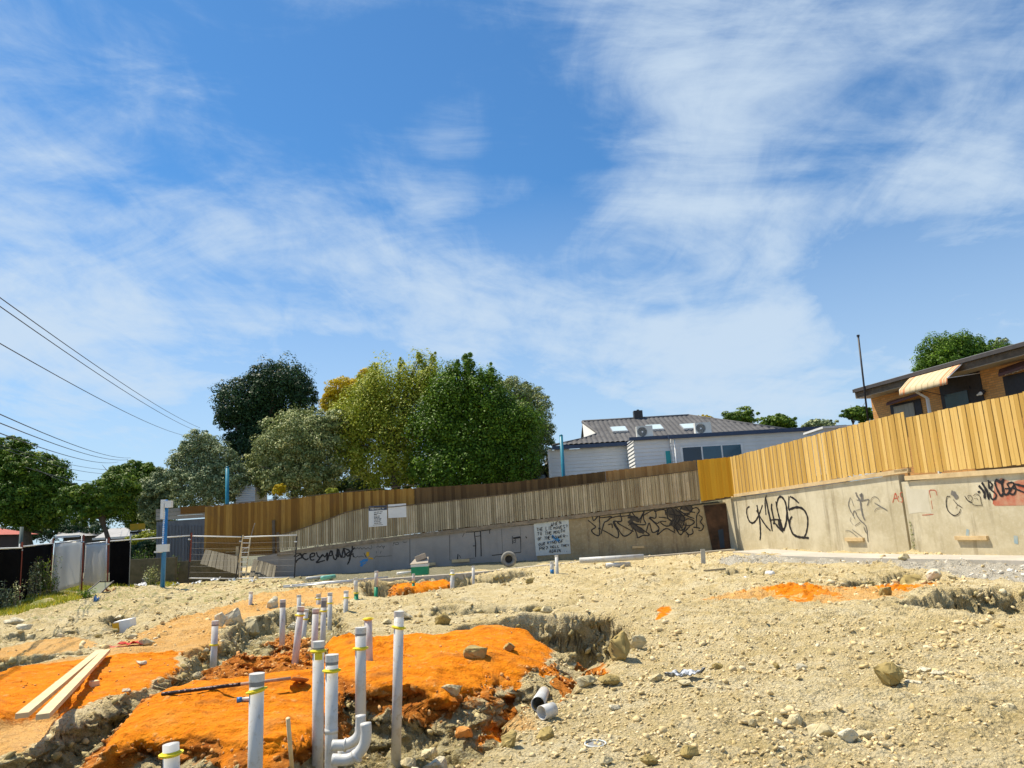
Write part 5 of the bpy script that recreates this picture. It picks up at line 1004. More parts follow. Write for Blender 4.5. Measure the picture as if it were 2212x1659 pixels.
xw = at(1437, 985, Ya+.35)[0]; xv = at(1451, 985, Ya+.3)[0]; zt_ = at(1444, 971, Ya)[2]; wn = MB().box(((xw+xv)/2-.02, Ya+.36, zt_-.5), (xv-xw, .08, 1.0)).build('window', M['white'], hs); MB().box(((xw+xv)/2-.02, Ya+.315, zt_-.5), (xv-xw-.08, .012, .92)).build('pane', simple('turquoise_glass', (.02, .35, .36, 1), (.015, .25, .28, 1), 1, .1), wn)
MB().box(at(1378, 898, Yr), (.55, .5, .62)).build('chimney', M['dark'], hs); MB().tube([at(1378, 894, Yr), at(1378, 885, Yr)], [.13, .08], 8).build('chimney_pot', M['dark'], hs)
e = (eR-eL)/np.linalg.norm(eR-eL); v_ = (rL-eL)-((rL-eL)@e)*e; v_ /= np.linalg.norm(v_); nr_ = np.cross(e, v_); nr_ = nr_ if nr_[2] > 0 else -nr_
for (x_, y_) in ((1337, 928), (1414, 924), (1489, 922)):
    p = PL(x_, y_, eL+nr_*.12, nr_); sk = MB().box(p, (.95, 1.15, .12), (e, v_, nr_)).build('skylight', M['metal'], hs); MB().box(p+nr_*.066, (.85, 1.05, .012), (e, v_, nr_)).build('pane', M['skyl'], sk)
for i, (x_, y_, lb) in enumerate(((1392, 936, 'left beige air conditioner outdoor unit on the flat roof'), (1518, 931, 'right beige air conditioner outdoor unit on the flat roof'))):
    Yc = Ya+1.0; p = at(x_, y_, Yc); p[2] = max(p[2], zA+.17+.33); t = thing('air_conditioner', p-up*.35, lb, 'air conditioner', 'air conditioner units on the extension roof')
    MB().box(p, (.88, .36, .66)).build('casing', M['ac'], t)
    MB().tube([p+np.array([-.14, -.185, 0]), p+np.array([-.14, -.20, 0])], .26, 24).build('fan_grille', simple('fan_grille', (.05, .055, .055, 1), (.09, .09, .09, 1), 30, .6), t)
    MB().tube([p+np.array([-.14, -.20, 0]), p+np.array([-.14, -.215, 0])], .05, 10).build('fan_hub', M['white'], t)
    for k in range(3):
        q_ = [p+np.array([-.14+(.10+.06*k)*math.cos(a), -.208, (.10+.06*k)*math.sin(a)]) for a in np.linspace(0, 2*math.pi, 24)[:-1]]; MB().tube(q_, .006, 4, closed=True).build('grille_ring', M['ac'], t)
    for sx in (-.3, .3): MB().box(p+np.array([sx, 0, -.35]), (.07, .4, .05)).build('foot', M['dark'], t)
# low building seen through the trees
t = thing('white_building', at(1080, 1040, 46), 'white building with a dark window glimpsed under the tree crowns behind the fence', 'house')
q = [at(1040, 1060, 46), at(1192, 1050, 46), at(1192, 1004, 46), at(1040, 1012, 46)]; q[0][2] = q[1][2] = -.3; q[3][2] = q[2][2]; MB().slab(q, (0, -1, 0), 3).build('wall', simple('cream_wall', (.55, .52, .48, 1), (.5, .47, .43, 1), 2), t)
w_ = MB().box(at(1165, 1026, 45.95), (1.6, .1, 1.1)).build('window', M['white'], t); MB().box(at(1165, 1026, 45.88), (1.3, .02, .85)).build('pane', M['glassd'], w_)
# ------------------------------------------------------------------ brick house at right
off = 4.2
bp = lambda x, y, o=0.: PL(x, y, Cn+rn*(off+o), rn)
bh = thing('brick_house', bp(2000, 900)*np.array([1, 1, 0])+up*.8, 'brown brick house with dark gutter, awning and recessed porch above the yellow fence', 'house')
cA = bp(1881, 862); far_ = cA+rd*16; zs = (bp(1881, 862)[2]+bp(2212, 772)[2])/2; zb_ = .7
wall = MB().slab([np.array([cA[0], cA[1], zb_]), np.array([far_[0], far_[1], zb_]), np.array([far_[0], far_[1], zs]), np.array([cA[0], cA[1], zs])], -rn, 7.5).build('wall', M['brick'], bh, uv=(cA, rd, up))
ea = bp(1848, 852, -.75); eb = ea+rd*18; zg = (bp(1848, 852, -.75)[2]+bp(2212, 726, -.75)[2])/2; 
for z_, h_, w_, nm, mt, o_ in ((zg-.07, .14, .14, 'gutter', 'fascia', -.06), (zg-.26, .24, .05, 'fascia', 'darkt', .02)):
    a = ea.copy(); b = eb.copy(); a[2] = b[2] = z_; MB().bar(a+rn*o_, b+rn*o_, w_, h_).build(nm, M[mt], bh)
a = ea.copy(); b = eb.copy(); a[2] = b[2] = zg-.37; MB().slab([a, b, b+rn*.8, a+rn*.8], up, .03).build('soffit', simple('soffit_paint', (.45, .38, .28, 1), (.4, .33, .24, 1), 2), bh)
a = ea.copy(); b = eb.copy(); a[2] = b[2] = zg+.03; MB().slab([a-rn*.05, b-rn*.05, b+rn*8+up*.8, a+rn*8+up*.8], up, .12).build('roof', simple('metal_roof', (.42, .42, .43, 1), (.35, .35, .36, 1), 2, .5), bh)
a = ea.copy(); a[2] = zg-.26; MB().bar(a, a+rn*8+up*.3, .05, .24).build('fascia', M['darkt'], bh)
def onwall(x0, x1, y0, y1, t_, nm, mat, par, o=0.):
    a = bp(x0, y0, o); b = bp(x1, y0, o); c = bp((x0+x1)/2, y1, o); mid = bp((x0+x1)/2, y0, o); z1_, z0_ = mid[2], c[2]; p = (a+b)/2; p[2] = (z0_+z1_)/2
    return MB().box(p-rn*t_/2, (np.linalg.norm((b-a)[:2]), t_, z1_-z0_), (rd, rn, up)).build(nm, mat, par)
def opening(x0, x1, y0, y1, kind):
    w_ = onwall(x0, x1, y0, y1, .03, 'window' if kind == 'w' else 'porch', M['dark'], bh, -.003)
    return w_
w1_ = opening(1922, 1990, 868, 905, 'w'); onwall(1930, 1974, 874, 905, .03, 'curtain', simple('striped_curtain', (.40, .36, .28, 1), (.24, .22, .18, 1), 6, .8, stretch=(6, 6, .1)), w1_, -.035)
P_ = [bp(1914, 872, -.35), bp(1988, 848, -.35), bp(1991, 846, -.02), bp(1917, 868, -.02)]; MB().slab(P_, np.array([0, 0, 1.]), .09).build('window_hood', M['brownp'], bh)
w2_ = opening(2164, 2290, 800, 850, 'w'); P_ = [bp(2156, 808, -.35), bp(2290, 764, -.35), bp(2292, 750, -.02), bp(2158, 798, -.02)]; MB().slab(P_, np.array([0, 0, 1.]), .1).build('window_hood', M['brownp'], bh)
r_ = random.Random(3); mb = MB()
for i in range(26):
    p = bp(2172+i*3, 806-i*1.1, -.06); mb.box(p-up*r_.uniform(.02, .05), (.07, .02, r_.uniform(.06, .14)), (rd, rn, up))
mb.build('lace_valance', M['white'], w2_)
pc = opening(2022, 2114, 790, 905, 'p'); onwall(2040, 2090, 848, 905, .03, 'door_glass', simple('door_glass', (.10, .15, .17, 1), (.07, .10, .12, 1), 1.2, .15), pc, -.036); onwall(2034, 2096, 842, 847, .04, 'door_frame', M['dark'], pc, -.04)
# awning: curved striped canvas projecting over the porch
aw = []; nu, nv = 40, 10; tl, tr2 = bp(1967, 812, -.55), bp(2084, 772, -.55)
tl = bp(1972, 815, -.6); tr2 = bp(2082, 778, -.6); bl_, br_ = bp(1943, 842, -1.9), bp(2044, 810, -1.9)
zt_ = (tl[2]+tr2[2])/2; tl[2] = tr2[2] = zt_; zb2 = (bl_[2]+br_[2])/2; dl = bl_-tl; 
bl_ = tl-rn*1.25; br_ = tr2-rn*1.25; bl_[2] = br_[2] = zt_-.62
bl2 = bp(1943, 845, -1.85); br2 = bp(2046, 815, -1.85); bl_ = bl2; br_ = br2; zb2 = (bl_[2]+br_[2])/2; bl_[2] = br_[2] = zb2
mb = MB(); Vw = []
for j in range(nv+1):
    for i in range(nu+1):
        u, v = i/nu, j/nv
        if v < .8: k = v/.8; p = (tl*(1-u)+tr2*u)*(1-k)+(bl_*(1-u)+br_*u)*k+up*.03*math.sin(math.pi*k)
        else: k = (v-.8)/.2; p = bl_*(1-u)+br_*u-up*(.20*k+.02*abs(math.sin(u*50))*(k > .9))-rn*.03*k+rn*.012*math.sin(u*90)*k
        Vw.append(p)
st_ = lambda u: (.5 if (u < .14 or u > .86) and int(u*50) % 3 else (1. if int(u*40) % 5 == 4 else 0.))
for j in range(nv):
    for i in range(nu): mb.f.append((j*(nu+1)+i, j*(nu+1)+i+1, (j+1)*(nu+1)+i+1, (j+1)*(nu+1)+i)); mb.r.append(st_((i+.5)/nu))
mb.v = [tuple(p) for p in Vw]; o = mb.build('awning', M['awning'], bh, True); sd_ = o.modifiers.new('thick', 'SOLIDIFY'); sd_.thickness = .01
for a, b in ((tl, bl_), (tr2, br_)): MB().tube([a, b], .02, 6).build('awning_arm', M['white'], bh)
MB().tube([br_, bp(2116, 806, -.05)], .014, 6).build('stay', M['white'], bh); MB().tube([bl_+rd*.5, bp(2046, 856, -.1)], .012, 6).build('stay', M['dark'], bh)
pp = bp(2003, 860, -1.2); pb = pp.copy(); pb[2] = .8; MB().bar(pb, pp, .09, .09, up=(1, 0, 0)).build('porch_post', M['white'], bh); MB().bar(pp, bp(1978, 846, -1.5), .07, .07).build('post_brace', M['white'], bh)
p = bp(2124, 846, -.12); fl = MB().tube([p+rn*.1, p-up*.0, p-rd*.06-up*.02], [.03, .1, .1], 10).build('floodlight', M['dark'], bh); MB().tube([p-rd*.02-rn*.1-up*.06, p-rd*.02-rn*.14-up*.07], [.07, .06], 10).build('lens', M['white'], fl)
MB().tube([p-rd*.28-up*.08, p-rd*.12-up*.04], [.03, .05], 8).build('second_lamp', M['white'], fl)
vp = bp(1854, 727, -.9); vb = bp(1874, 905, -.9); t = thing('vent_pipe', vb, 'thin black vent pipe rising above the corner of the brick house', 'pipe'); MB().tube([vb-up*.4, vp], .04, 8).build('shaft', M['dark'], t, True); MB().tube([vp, vp+up*.07], .065, 8).build('cap', M['dark'], t)
t = thing('caravan', at(1860, 915, 34), 'white flat roofed shed edge peeping over the yellow fence left of the brick house', 'shed')
q = at(1855, 912, 33); MB().box(q+np.array([0, 1, -1.2]), (3.2, 2, 2.0)).build('wall', M['sheetw'], t); MB().box(q+np.array([0, 1, -.16]), (3.4, 2.3, .09)).build('roof', M['white'], t)
t.name = 'garden_shed'
# ------------------------------------------------------------------ houses in the street at left
def smallhouse(x0, x1, ye, yr, Y, roofm, wallm, lab, xr0, xr1, zb=-1.7):
    a = at(x0, ye, Y); b = at(x1, ye, Y); z = (a[2]+b[2])/2; a[2] = b[2] = z; r0 = at(xr0, yr, Y+4); r1 = at(xr1, yr, Y+4); zr = (r0[2]+r1[2])/2; r0[2] = r1[2] = zr
    t = thing('brick_bungalow', ((a[0]+b[0])/2, Y+4, zb), lab, 'house'); c = a+np.array([0, 8, 0]); d = b+np.array([0, 8, 0])
    MB().add([a, b, r1, r0, c, d], [(0, 1, 2, 3), (5, 4, 3, 2), (4, 0, 3), (1, 5, 2)]).build('roof', roofm, t)
    MB().box(((a[0]+b[0])/2, Y+4, (z+zb)/2), (b[0]-a[0]-.8, 7.2, z-zb)).build('wall', wallm, t); MB().bar(a, b, .12, .16).build('gutter', M['white'], t)
    w_ = MB().box((a[0]*.55+b[0]*.45, Y+.37, z-.9), (1.5, .08, 1.1)).build('window', M['white'], t); MB().box((a[0]*.55+b[0]*.45, Y+.32, z-.9), (1.3, .03, .9)).build('pane', M['glassd'], w_); return t
greyroof = simple('grey_roof', (.38, .38, .38, 1), (.28, .28, .28, 1), 2, .7)
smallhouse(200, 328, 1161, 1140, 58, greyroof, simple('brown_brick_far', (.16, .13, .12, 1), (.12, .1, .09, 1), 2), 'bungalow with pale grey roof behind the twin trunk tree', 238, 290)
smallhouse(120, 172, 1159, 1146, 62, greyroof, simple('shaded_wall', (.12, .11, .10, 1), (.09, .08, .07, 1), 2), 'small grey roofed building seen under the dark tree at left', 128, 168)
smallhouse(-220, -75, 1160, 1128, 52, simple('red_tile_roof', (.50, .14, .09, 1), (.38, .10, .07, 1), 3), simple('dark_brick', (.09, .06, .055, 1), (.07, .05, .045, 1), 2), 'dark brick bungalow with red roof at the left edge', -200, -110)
# street sign
t = thing('street_sign', at(297, 1190, 50), 'yellow and white property sign with a circled 4 on posts in the street', 'sign')
p = at(297, 1147, 50); MB().box(at(297, 1155, 50), (1.0, .06, .42*1.0)).build('lower_board', M['white'], t); MB().box(at(297, 1149, 50), (1.0, .06, .16)).build('middle_board', M['white'], t); MB().box(at(297, 1138, 50), (1.0, .06, .42)).build('upper_board', simple('amber_paint', (.65, .33, .02, 1), (.3, .3, .04, 1), 2), t)
c4 = at(302, 1152, 49.94); MB().tube([c4+np.array([.2*math.cos(a), -.02, .2*math.sin(a)]) for a in np.linspace(0, 6.283, 20)[:-1]], .03, 5, closed=True).build('circle', M['black'], t)
mb = MB()
for a, b in (((.04, -.12), (.04, .12)), ((.04, .12), (-.1, -.03)), ((-.1, -.03), (.1, -.03))): mb.bar(c4+np.array([a[0], -.02, a[1]]), c4+np.array([b[0], -.02, b[1]]), .03, .03)
mb.build('numeral', M['black'], t); mb = MB()
for k in range(3): mb.box(at(289, 1150+k*2.2, 49.94), (.34-.08*k, .02, .03))
mb.build('lettering', M['black'], t); MB().bar(at(297, 1200, 50.05), at(297, 1130, 50.05), .06, .06, up=(1, 0, 0)).build('post', M['white'], t)
# power pole and lines
t = thing('power_pole', at(330, 1150, 62)*np.array([1, 1, 0])+up*-1.6, 'timber power pole mostly hidden by trees with its crossarm tip showing', 'power pole')
pt = at(333, 1008, 62); MB().tube([np.array([pt[0], pt[1], -1.6]), pt], [.17, .12], 8).build('shaft', M['bark'], t, True); MB().bar(at(308, 1017, 62), at(358, 1016, 62), .12, .14).build('crossarm', M['darkt'], t)
t = thing('power_pole', at(44, 1175, 40)*np.array([1, 1, 0])+up*-1.6, 'grey green steel pole behind the black cloth at far left', 'power pole')
MB().tube([np.array([at(46, 1150, 40)[0], 40, -1.6]), at(47, 1138, 40)], .09, 8).build('shaft', simple('grey_green_pole', (.13, .17, .16, 1), None, 2), t, True)
wires = [((0, 643), (432, 935)), ((0, 662), (428, 943)), ((0, 742), (400, 952)), ((0, 895), (282, 1000)), ((0, 914), (275, 1004)), ((0, 936), (254, 1009)), ((80, 986), (245, 1021)), ((100, 1000), (240, 1029)), ((128, 1030), (230, 1043)), ((130, 1037), (200, 1053))]
wl_ = ['topmost overhead wire at upper left', 'overhead wire just below the topmost one', 'third overhead wire from the top, alone in the sky', 'fourth overhead wire, first of the lower group', 'fifth overhead wire, second of the lower group', 'sixth overhead wire, third of the lower group', 'overhead wire leaving the left tree, upper one', 'overhead wire leaving the left tree, lower one', 'thin low wire between the left trees, upper one', 'thin low wire between the left trees, lowest of all']
for (a, b), lb in zip(wires, wl_):
    Y0, Y1 = (17, 62) if a[0] == 0 else (38, 62); A = at(*a, Y0); B = at(*b, Y1); A2 = A-(B-A)*.35
    pts = [A2*(1-u)+B*u-up*1.1*(4*u*(1-u))*(.5 if a[0] == 0 else .25) for u in np.linspace(0, 1, 24)]
    cor = up*1.1*(.5 if a[0] == 0 else .25)*4*(.26*.74)
    pts = [p+cor for p in pts]; o = MB().tube(pts, .013, 5).build('power_line', M['dark']); tag(o, lb, 'power line', 'overhead power lines')
# ------------------------------------------------------------------ trees
LM = {'dark': leafmat('dark_leaves', (.012, .03, .012, 1), (.03, .07, .022, 1), (.07, .14, .05, 1), .2),
      'olive': leafmat('olive_leaves', (.05, .08, .02, 1), (.24, .29, .09, 1), (.80, .78, .36, 1), .12),
      'bright': leafmat('bright_leaves', (.03, .07, .006, 1), (.09, .18, .012, 1), (.26, .42, .03, 1), .28),
      'lime': leafmat('lime_leaves', (.11, .16, .012, 1), (.34, .39, .03, 1), (.72, .70, .14, 1), .3),
      'gold': leafmat('golden_leaves', (.30, .24, .01, 1), (.58, .45, .012, 1), (.80, .58, .02, 1), .3),
      'grey': leafmat('greygreen_leaves', (.045, .075, .03, 1), (.20, .26, .11, 1), (.78, .80, .45, 1), .12),
      'mid': leafmat('mid_leaves', (.03, .07, .008, 1), (.09, .17, .012, 1), (.28, .36, .03, 1), .25)}
def leaves(lobes, Y, n, size, seed, spread=1.0, shell=.55, droop=0., upright=0., clump=.20, depth=.85, per=26, inner=.25):
    n = int(n*2.5); size = size*.78; r = np.random.default_rng(seed); area = np.array([l[2]*l[3] for l in lobes], float); cnt = (n*area/area.sum()).astype(int); PV = []; PR = []
    for (cx, cy, rx, ry, *dy), c in zip(lobes, cnt):
        cen = PY(cx, cy, Y+(dy[0] if dy else 0)); sc = cen[1]/FP; RX, RZ = rx*sc, ry*sc; RY = max(RX, RZ)*depth
        core = int(c*.28); c2_ = c-core; k = max(7, c2_//(per*3)); d = r.normal(size=(k, 3)); d[:, 2] = d[:, 2]*.9+.15; d /= np.linalg.norm(d, axis=1)[:, None]
        rad = .86+.10*r.normal(size=k)*spread; rad = np.clip(rad, .35, 1.12); cc = cen+d*rad[:, None]*np.array([RX, RY, RZ])
        pick = r.integers(0, k, c2_); cr = 1.15*clump*min(RX, RZ)*r.uniform(.55, 1.45, k)
        off = r.normal(size=(c2_, 3)); off[:, 2] += .35; off /= np.linalg.norm(off, axis=1)[:, None]; lump = 1+.22*np.sin(off[:, 0]*7+pick)*np.sin(off[:, 2]*6+pick*2)
        off *= (lump*(1-.35*r.random(c2_)**2.2))[:, None]*cr[pick][:, None]*np.array([1.15, 1.15, .72+upright])
        P = cc[pick]+off; P[:, 2] -= droop*r.random(c2_)*cr[pick]
        nrm = off/np.maximum(np.linalg.norm(off, axis=1)[:, None], 1e-6)+.3*d[pick]+.42*r.normal(size=(c2_, 3))+np.array([0, 0, .35])
        dc = r.normal(size=(core, 3)); dc /= np.linalg.norm(dc, axis=1)[:, None]; Pc = cen+dc*(r.random(core)**.5*.86)[:, None]*np.array([RX, RY, RZ]); P = np.concatenate([P, Pc]); nrm = np.concatenate([nrm, dc+.4*r.normal(size=(core, 3))]); nrm /= np.linalg.norm(nrm, axis=1)[:, None]
        pick = np.concatenate([pick, r.integers(0, k, core)]); c = len(P)
        t_ = np.cross(nrm, r.normal(size=(c, 3))); t_ /= np.linalg.norm(t_, axis=1)[:, None]; b_ = np.cross(nrm, t_)
        s_ = size*r.uniform(.55, 1.35, c); t_ *= (s_*.5)[:, None]; b_ *= (s_*.30)[:, None]
        PV.append(np.stack([P-t_, P+b_+nrm*(s_*.08)[:, None], P+t_, P-b_+nrm*(s_*.08)[:, None]], 1)); base = r.random(k); PR.append(np.clip(.45*base[pick]+.55*r.random(c), 0, 1))
    return np.concatenate(PV).reshape(-1, 3), np.concatenate(PR)
def tree(label, lobes, Y, n, size, leaf, base, trunk=.22, seed=1, group=None, name='tree', bark='bark', limbs=True, zb=None, **kw):
    bx, by = base; root = PY(bx, by, Y); 
    if zb is not None: root[2] = zb
    t = thing(name, root, label, 'tree' if name.endswith('tree') else 'shrub', group)
    Vv, R_ = leaves(lobes, Y, n, size, seed, **kw); npmesh('crown', Vv, np.arange(len(Vv)).reshape(-1, 4), LM[leaf], t, {'rnd': ('FACE', R_)})
    mb = MB(); r = random.Random(seed); cs = [PY(l[0], l[1], Y+(l[4] if len(l) > 4 else 0)) for l in lobes]; top = sum(cs)/len(cs); fork = root*.55+top*.45; fork[0] += r.uniform(-.2, .2)
    mb.tube(smoothline([root, root*.7+fork*.3+np.array([r.uniform(-.1, .1), 0, 0]), fork], 4), [trunk*(1-.4*i/8) for i in range(9)], 8)
    if limbs:
        for l, c in zip(lobes, cs):
            m_ = (fork+c)/2+np.array([r.uniform(-.3, .3), r.uniform(-.3, .3), r.uniform(-.2, .3)]); mb.tube(smoothline([fork-up*.1, m_, c], 4), [trunk*.55*(1-.8*i/8) for i in range(9)], 6)
            for k in range(3):
                e_ = c+np.array([r.uniform(-1, 1), r.uniform(-1, 1), r.uniform(-.6, 1)])*(l[2]*Y/FP*.7); mb.tube([m_, (m_+e_)/2+up*.1, e_], [trunk*.25, trunk*.15, .01], 5)
    mb.build('trunk', M[bark], t, True); return t
G1 = 'trees rising behind the far fence'; G2 = 'street trees at left'; G3 = 'distant trees behind the roofs'
tree('tall very dark green tree with a notch of sky, highest of the left trees', [(530,868,68,56),(600,832,66,58),(650,862,38,48),(500,905,34,28),(565,905,55,52),(520,958,38,36),(560,980,55,60),(610,950,55,60)], 50, 30000, .20, 'dark', (560, 1075), .45, 3, G1, spread=1.2, upright=.3, inner=.35)
tree('rounded grey green dome shaped tree left of the big leafy tree', [(640,955,82,74),(598,1000,62,66),(690,980,64,80),(640,1035,98,50),(712,920,42,42),(560,1040,30,40)], 42, 34000, .15, 'olive', (640, 1090), .3, 4, G1, clump=.16, spread=.8)
tree('grey green bushy tree behind the left blue pole', [(432,965,42,36),(408,1010,46,42),(468,1000,46,42),(440,1052,78,48),(500,1040,38,52)], 41, 24000, .14, 'grey', (440, 1110), .22, 5, G1, clump=.18)
tree('golden yellow tree top showing between the dome tree and the lime tree', [(748,850,48,34),(795,825,28,30),(722,872,32,26),(775,870,46,44)], 49, 13000, .17, 'gold', (760, 1050), .3, 6, G1, clump=.22)
tree('big lime green leafy tree left of centre with wispy upright tips', [(835,850,60,66),(905,828,54,56),(785,905,68,68),(870,925,90,75),(755,970,52,62),(830,1005,88,56),(945,860,46,66),(740,920,36,44),(800,800,7,18),(812,793,6,16),(868,785,8,16),(905,775,9,18),(938,778,8,18),(775,822,7,14)], 43, 30000, .17, 'lime', (862, 1085), .3, 7, G1, upright=.7, clump=.24, spread=1.3, inner=.3)
tree('tall bright dark green tree with the highest spire tip, at the centre', [(985,855,60,64),(1013,800,15,46),(1052,868,52,70),(955,930,72,70),(1040,945,85,78),(1105,925,62,66),(995,1010,110,52),(1095,1005,80,52),(1060,812,10,26),(1038,818,8,20),(985,795,9,22)], 41.5, 42000, .18, 'bright', (1010, 1075), .34, 8, G1, upright=.6, droop=.8, clump=.24, spread=1.3, inner=.3)
tree('grey green rounded tree at the right end of the tree group beside the white house', [(1110,858,52,46),(1150,905,50,66),(1165,965,36,62),(1125,960,50,70)], 45, 20000, .14, 'olive', (1150, 1060), .25, 9, G1, clump=.17, spread=.8)
tree('deep shaded undergrowth tree filling the gap behind the central trunks', [(900,1030,70,28),(780,1045,60,25),(980,1045,60,20),(700,1060,60,20)], 47, 9000, .2, 'dark', (900, 1080), .3, 19, G1)
tree('yellow green shrub poking over the brown fence under the dome tree', [(603,1057,13,14)], 38.2, 1300, .1, 'gold', (603, 1090), .04, 31, None, name='leafy_shrub', limbs=False)
tree('small pale green sprig above the step of the brown fence', [(716,1062,14,9)], 38, 800, .1, 'lime', (716, 1085), .04, 32, None, name='leafy_shrub', limbs=False)
tree('large dark street tree with yellow green top at the left edge', [(20,980,50,38),(-20,1000,60,50),(60,1015,75,38),(110,1050,48,48),(50,1080,95,58),(-10,1080,60,60),(90,1110,55,40)], 46, 36000, .2, 'mid', (60, 1190), .4, 10, G2, inner=.35)
tree('twin trunked street tree with sparse leaves in front of the grey roofed bungalow', [(160,1075,38,28),(215,1070,48,32),(255,1062,42,38),(190,1105,55,25),(240,1095,40,25)], 40, 13000, .17, 'mid', (236, 1175), .16, 11, G2, inner=.2, spread=1.4)
tree('round dark green tree with a brownish top left of the power pole tip', [(290,1015,46,20),(270,1035,50,28),(310,1045,48,40),(290,1085,65,55)], 52, 20000, .18, 'mid', (290, 1160), .3, 12, G2)
tree('pale grey green tree between the round dark tree and the blue pole', [(335,1065,42,32),(355,1045,30,30),(345,1100,40,40)], 44, 12000, .15, 'grey', (345, 1160), .2, 13, G2, clump=.2)
tree('dark hedge like tree filling the gap behind the street sign', [(190,1150,60,25),(320,1130,50,30),(120,1140,70,30),(30,1150,60,20)], 66, 9000, .25, 'dark', (250, 1180), .3, 14, G2)
tree('low yellow green shrub behind the small black cloth panel', [(300,1165,26,12),(322,1158,20,12),(285,1168,16,8)], 47, 2600, .13, 'lime', (300, 1190), .05, 15, None, name='leafy_shrub', limbs=False)
tree('broad green tree above the roof of the brick house', [(2040,760,48,36),(2085,755,42,32),(2010,790,30,28),(2130,770,45,28),(2060,790,70,28)], 38, 20000, .13, 'bright', (2060, 900), .25, 16, G3, spread=2.6, clump=.24, upright=.3)
tree('wispy blue green eucalypt tip at the right above the brick house roof', [(2165,745,22,16),(2120,760,20,14)], 42, 1500, .12, 'grey', (2150, 900), .12, 17, G3, inner=.6)
tree('left dark green round tree behind the tiled roof', [(1600,905,36,22),(1590,915,30,16)], 62, 5000, .2, 'mid', (1600, 980), .25, 18, G3, spread=2.6)
tree('second dark green round tree behind the tiled roof, right of its twin', [(1680,912,36,20),(1665,920,25,14),(1700,918,20,14)], 60, 5000, .2, 'mid', (1680, 980), .25, 20, G3, spread=2.6)
tree('sparse grey eucalypt between the tiled roof and the brick house', [(1770,918,38,14),(1750,922,20,10)], 52, 2600, .17, 'grey', (1770, 980), .15, 21, G3, inner=.5)
tree('small green tree beside the vent pipe of the brick house', [(1850,892,30,16),(1870,898,16,16)], 46, 3800, .16, 'mid', (1855, 960), .15, 22, G3, spread=2.6)
tree('yellow flowering bush on the ridge line of the white house', [(1515,904,26,7),(1540,910,16,6)], 53, 2200, .15, 'gold', (1520, 960), .15, 23, None)
tree('dark shrub behind the mesh fence between street sign and blue pole', [(312,1188,30,20),(335,1180,20,24),(290,1192,20,14)], 39, 4200, .14, 'dark', (312, 1225), .08, 25, None, name='leafy_shrub', limbs=False)
# weeds, bushes and grass along the left boundary
def weed(lab, x, y, w, hgt, n, mat, seed, size=.07):
    p = G(x, y); z = H(p[0], p[1]); Yp_ = p[1]; sc = Yp_/FP; r = np.random.default_rng(seed); t = thing('weed', (p[0], p[1], z), lab, 'plant', 'weeds growing along the left site boundary')
    mb = MB(); VV_ = []; RR = []
    for i in range(max(6, n//28)):
        a = r.uniform(0, 6.28); rr_ = r.random()*w*sc/2; b = np.array([p[0]+rr_*math.cos(a), p[1]+rr_*math.sin(a)*.7, z-.05]); h_ = hgt*sc*r.uniform(.5, 1.05); tip = b+np.array([r.normal()*.12*h_, r.normal()*.12*h_, h_+.05])
        mb.tube([b, (b+tip)/2+np.array([r.normal()*.04, 0, 0]), tip], [.008, .006, .003], 4)
        k = 28; u = r.uniform(.15, 1, k); P = b+(tip-b)*u[:, None]+r.normal(size=(k, 3))*.06; nrm = r.normal(size=(k, 3))+np.array([0, 0, .8]); nrm /= np.linalg.norm(nrm, axis=1)[:, None]
        t_ = np.cross(nrm, r.normal(size=(k, 3))); t_ /= np.linalg.norm(t_, axis=1)[:, None]; b_ = np.cross(nrm, t_)*size*.22; t_ = t_*size*.6; VV_.append(np.stack([P-t_, P+b_, P+t_, P-b_], 1)); RR.append(r.random(k))
    mb.build('stems', M['barkl'], t); V_ = np.concatenate(VV_).reshape(-1, 3); npmesh('leaves', V_, np.arange(len(V_)).reshape(-1, 4), LM[mat], t, {'rnd': ('FACE', np.concatenate(RR))})
weed('tall weed bush against the nearest black cloth at the left edge', 12, 1322, 70, 62, 900, 'grey', 1)
weed('weed bush at the foot of the nearest red post', 58, 1302, 50, 70, 900, 'grey', 2)
weed('tall weed bush in front of the second black cloth panel', 90, 1296, 46, 78, 1000, 'mid', 3)
weed('weed clump left of the pale cloth panels', 112, 1288, 26, 40, 500, 'mid', 4)
weed('brown dry weed at the foot of the post right of the pale panels', 250, 1276, 26, 60, 500, 'olive', 5)
weed('leafy weed climbing behind the blue pole at its left', 305, 1262, 40, 72, 1300, 'bright', 6)
weed('grassy weed left of the blue pole foot', 328, 1270, 30, 40, 600, 'olive', 7)
weed('leafy weed right of the blue pole', 373, 1262, 18, 62, 600, 'mid', 8)
weed('low green weed on the mound in front of the framed pane', 185, 1296, 40, 20, 500, 'bright', 9)
def blades(name, lab, P, n, hh, mat, seed, thick=.012):
    r = np.random.default_rng(seed); P = np.array(P); lo, hi = P.min(0), P.max(0); x = r.uniform(lo[0], hi[0], n*3); y = r.uniform(lo[1], hi[1], n*3); ok = (sdpoly(x, y, P) < .15)&(fbm(x, y, .8, 3, 4) > -.12); x, y = x[ok][:n], y[ok][:n]; z = height(x, y, False)
    k = len(x); a = r.uniform(0, 6.28, k); h_ = hh*r.uniform(.4, 1.3, k); B = np.stack([x, y, z-.02], 1); d = np.stack([np.cos(a), np.sin(a), 0*a], 1); ln_ = r.normal(size=(k, 3))*.4; ln_[:, 2] = 1
    T = B+ln_*h_[:, None]; V_ = np.stack([B-d*thick, B+d*thick, T], 1).reshape(-1, 3); o = npmesh(name, V_, np.arange(len(V_)).reshape(-1, 3), LM[mat], None, {'rnd': ('FACE', r.random(k))}); tag(o, lab, 'grass', kind='stuff')
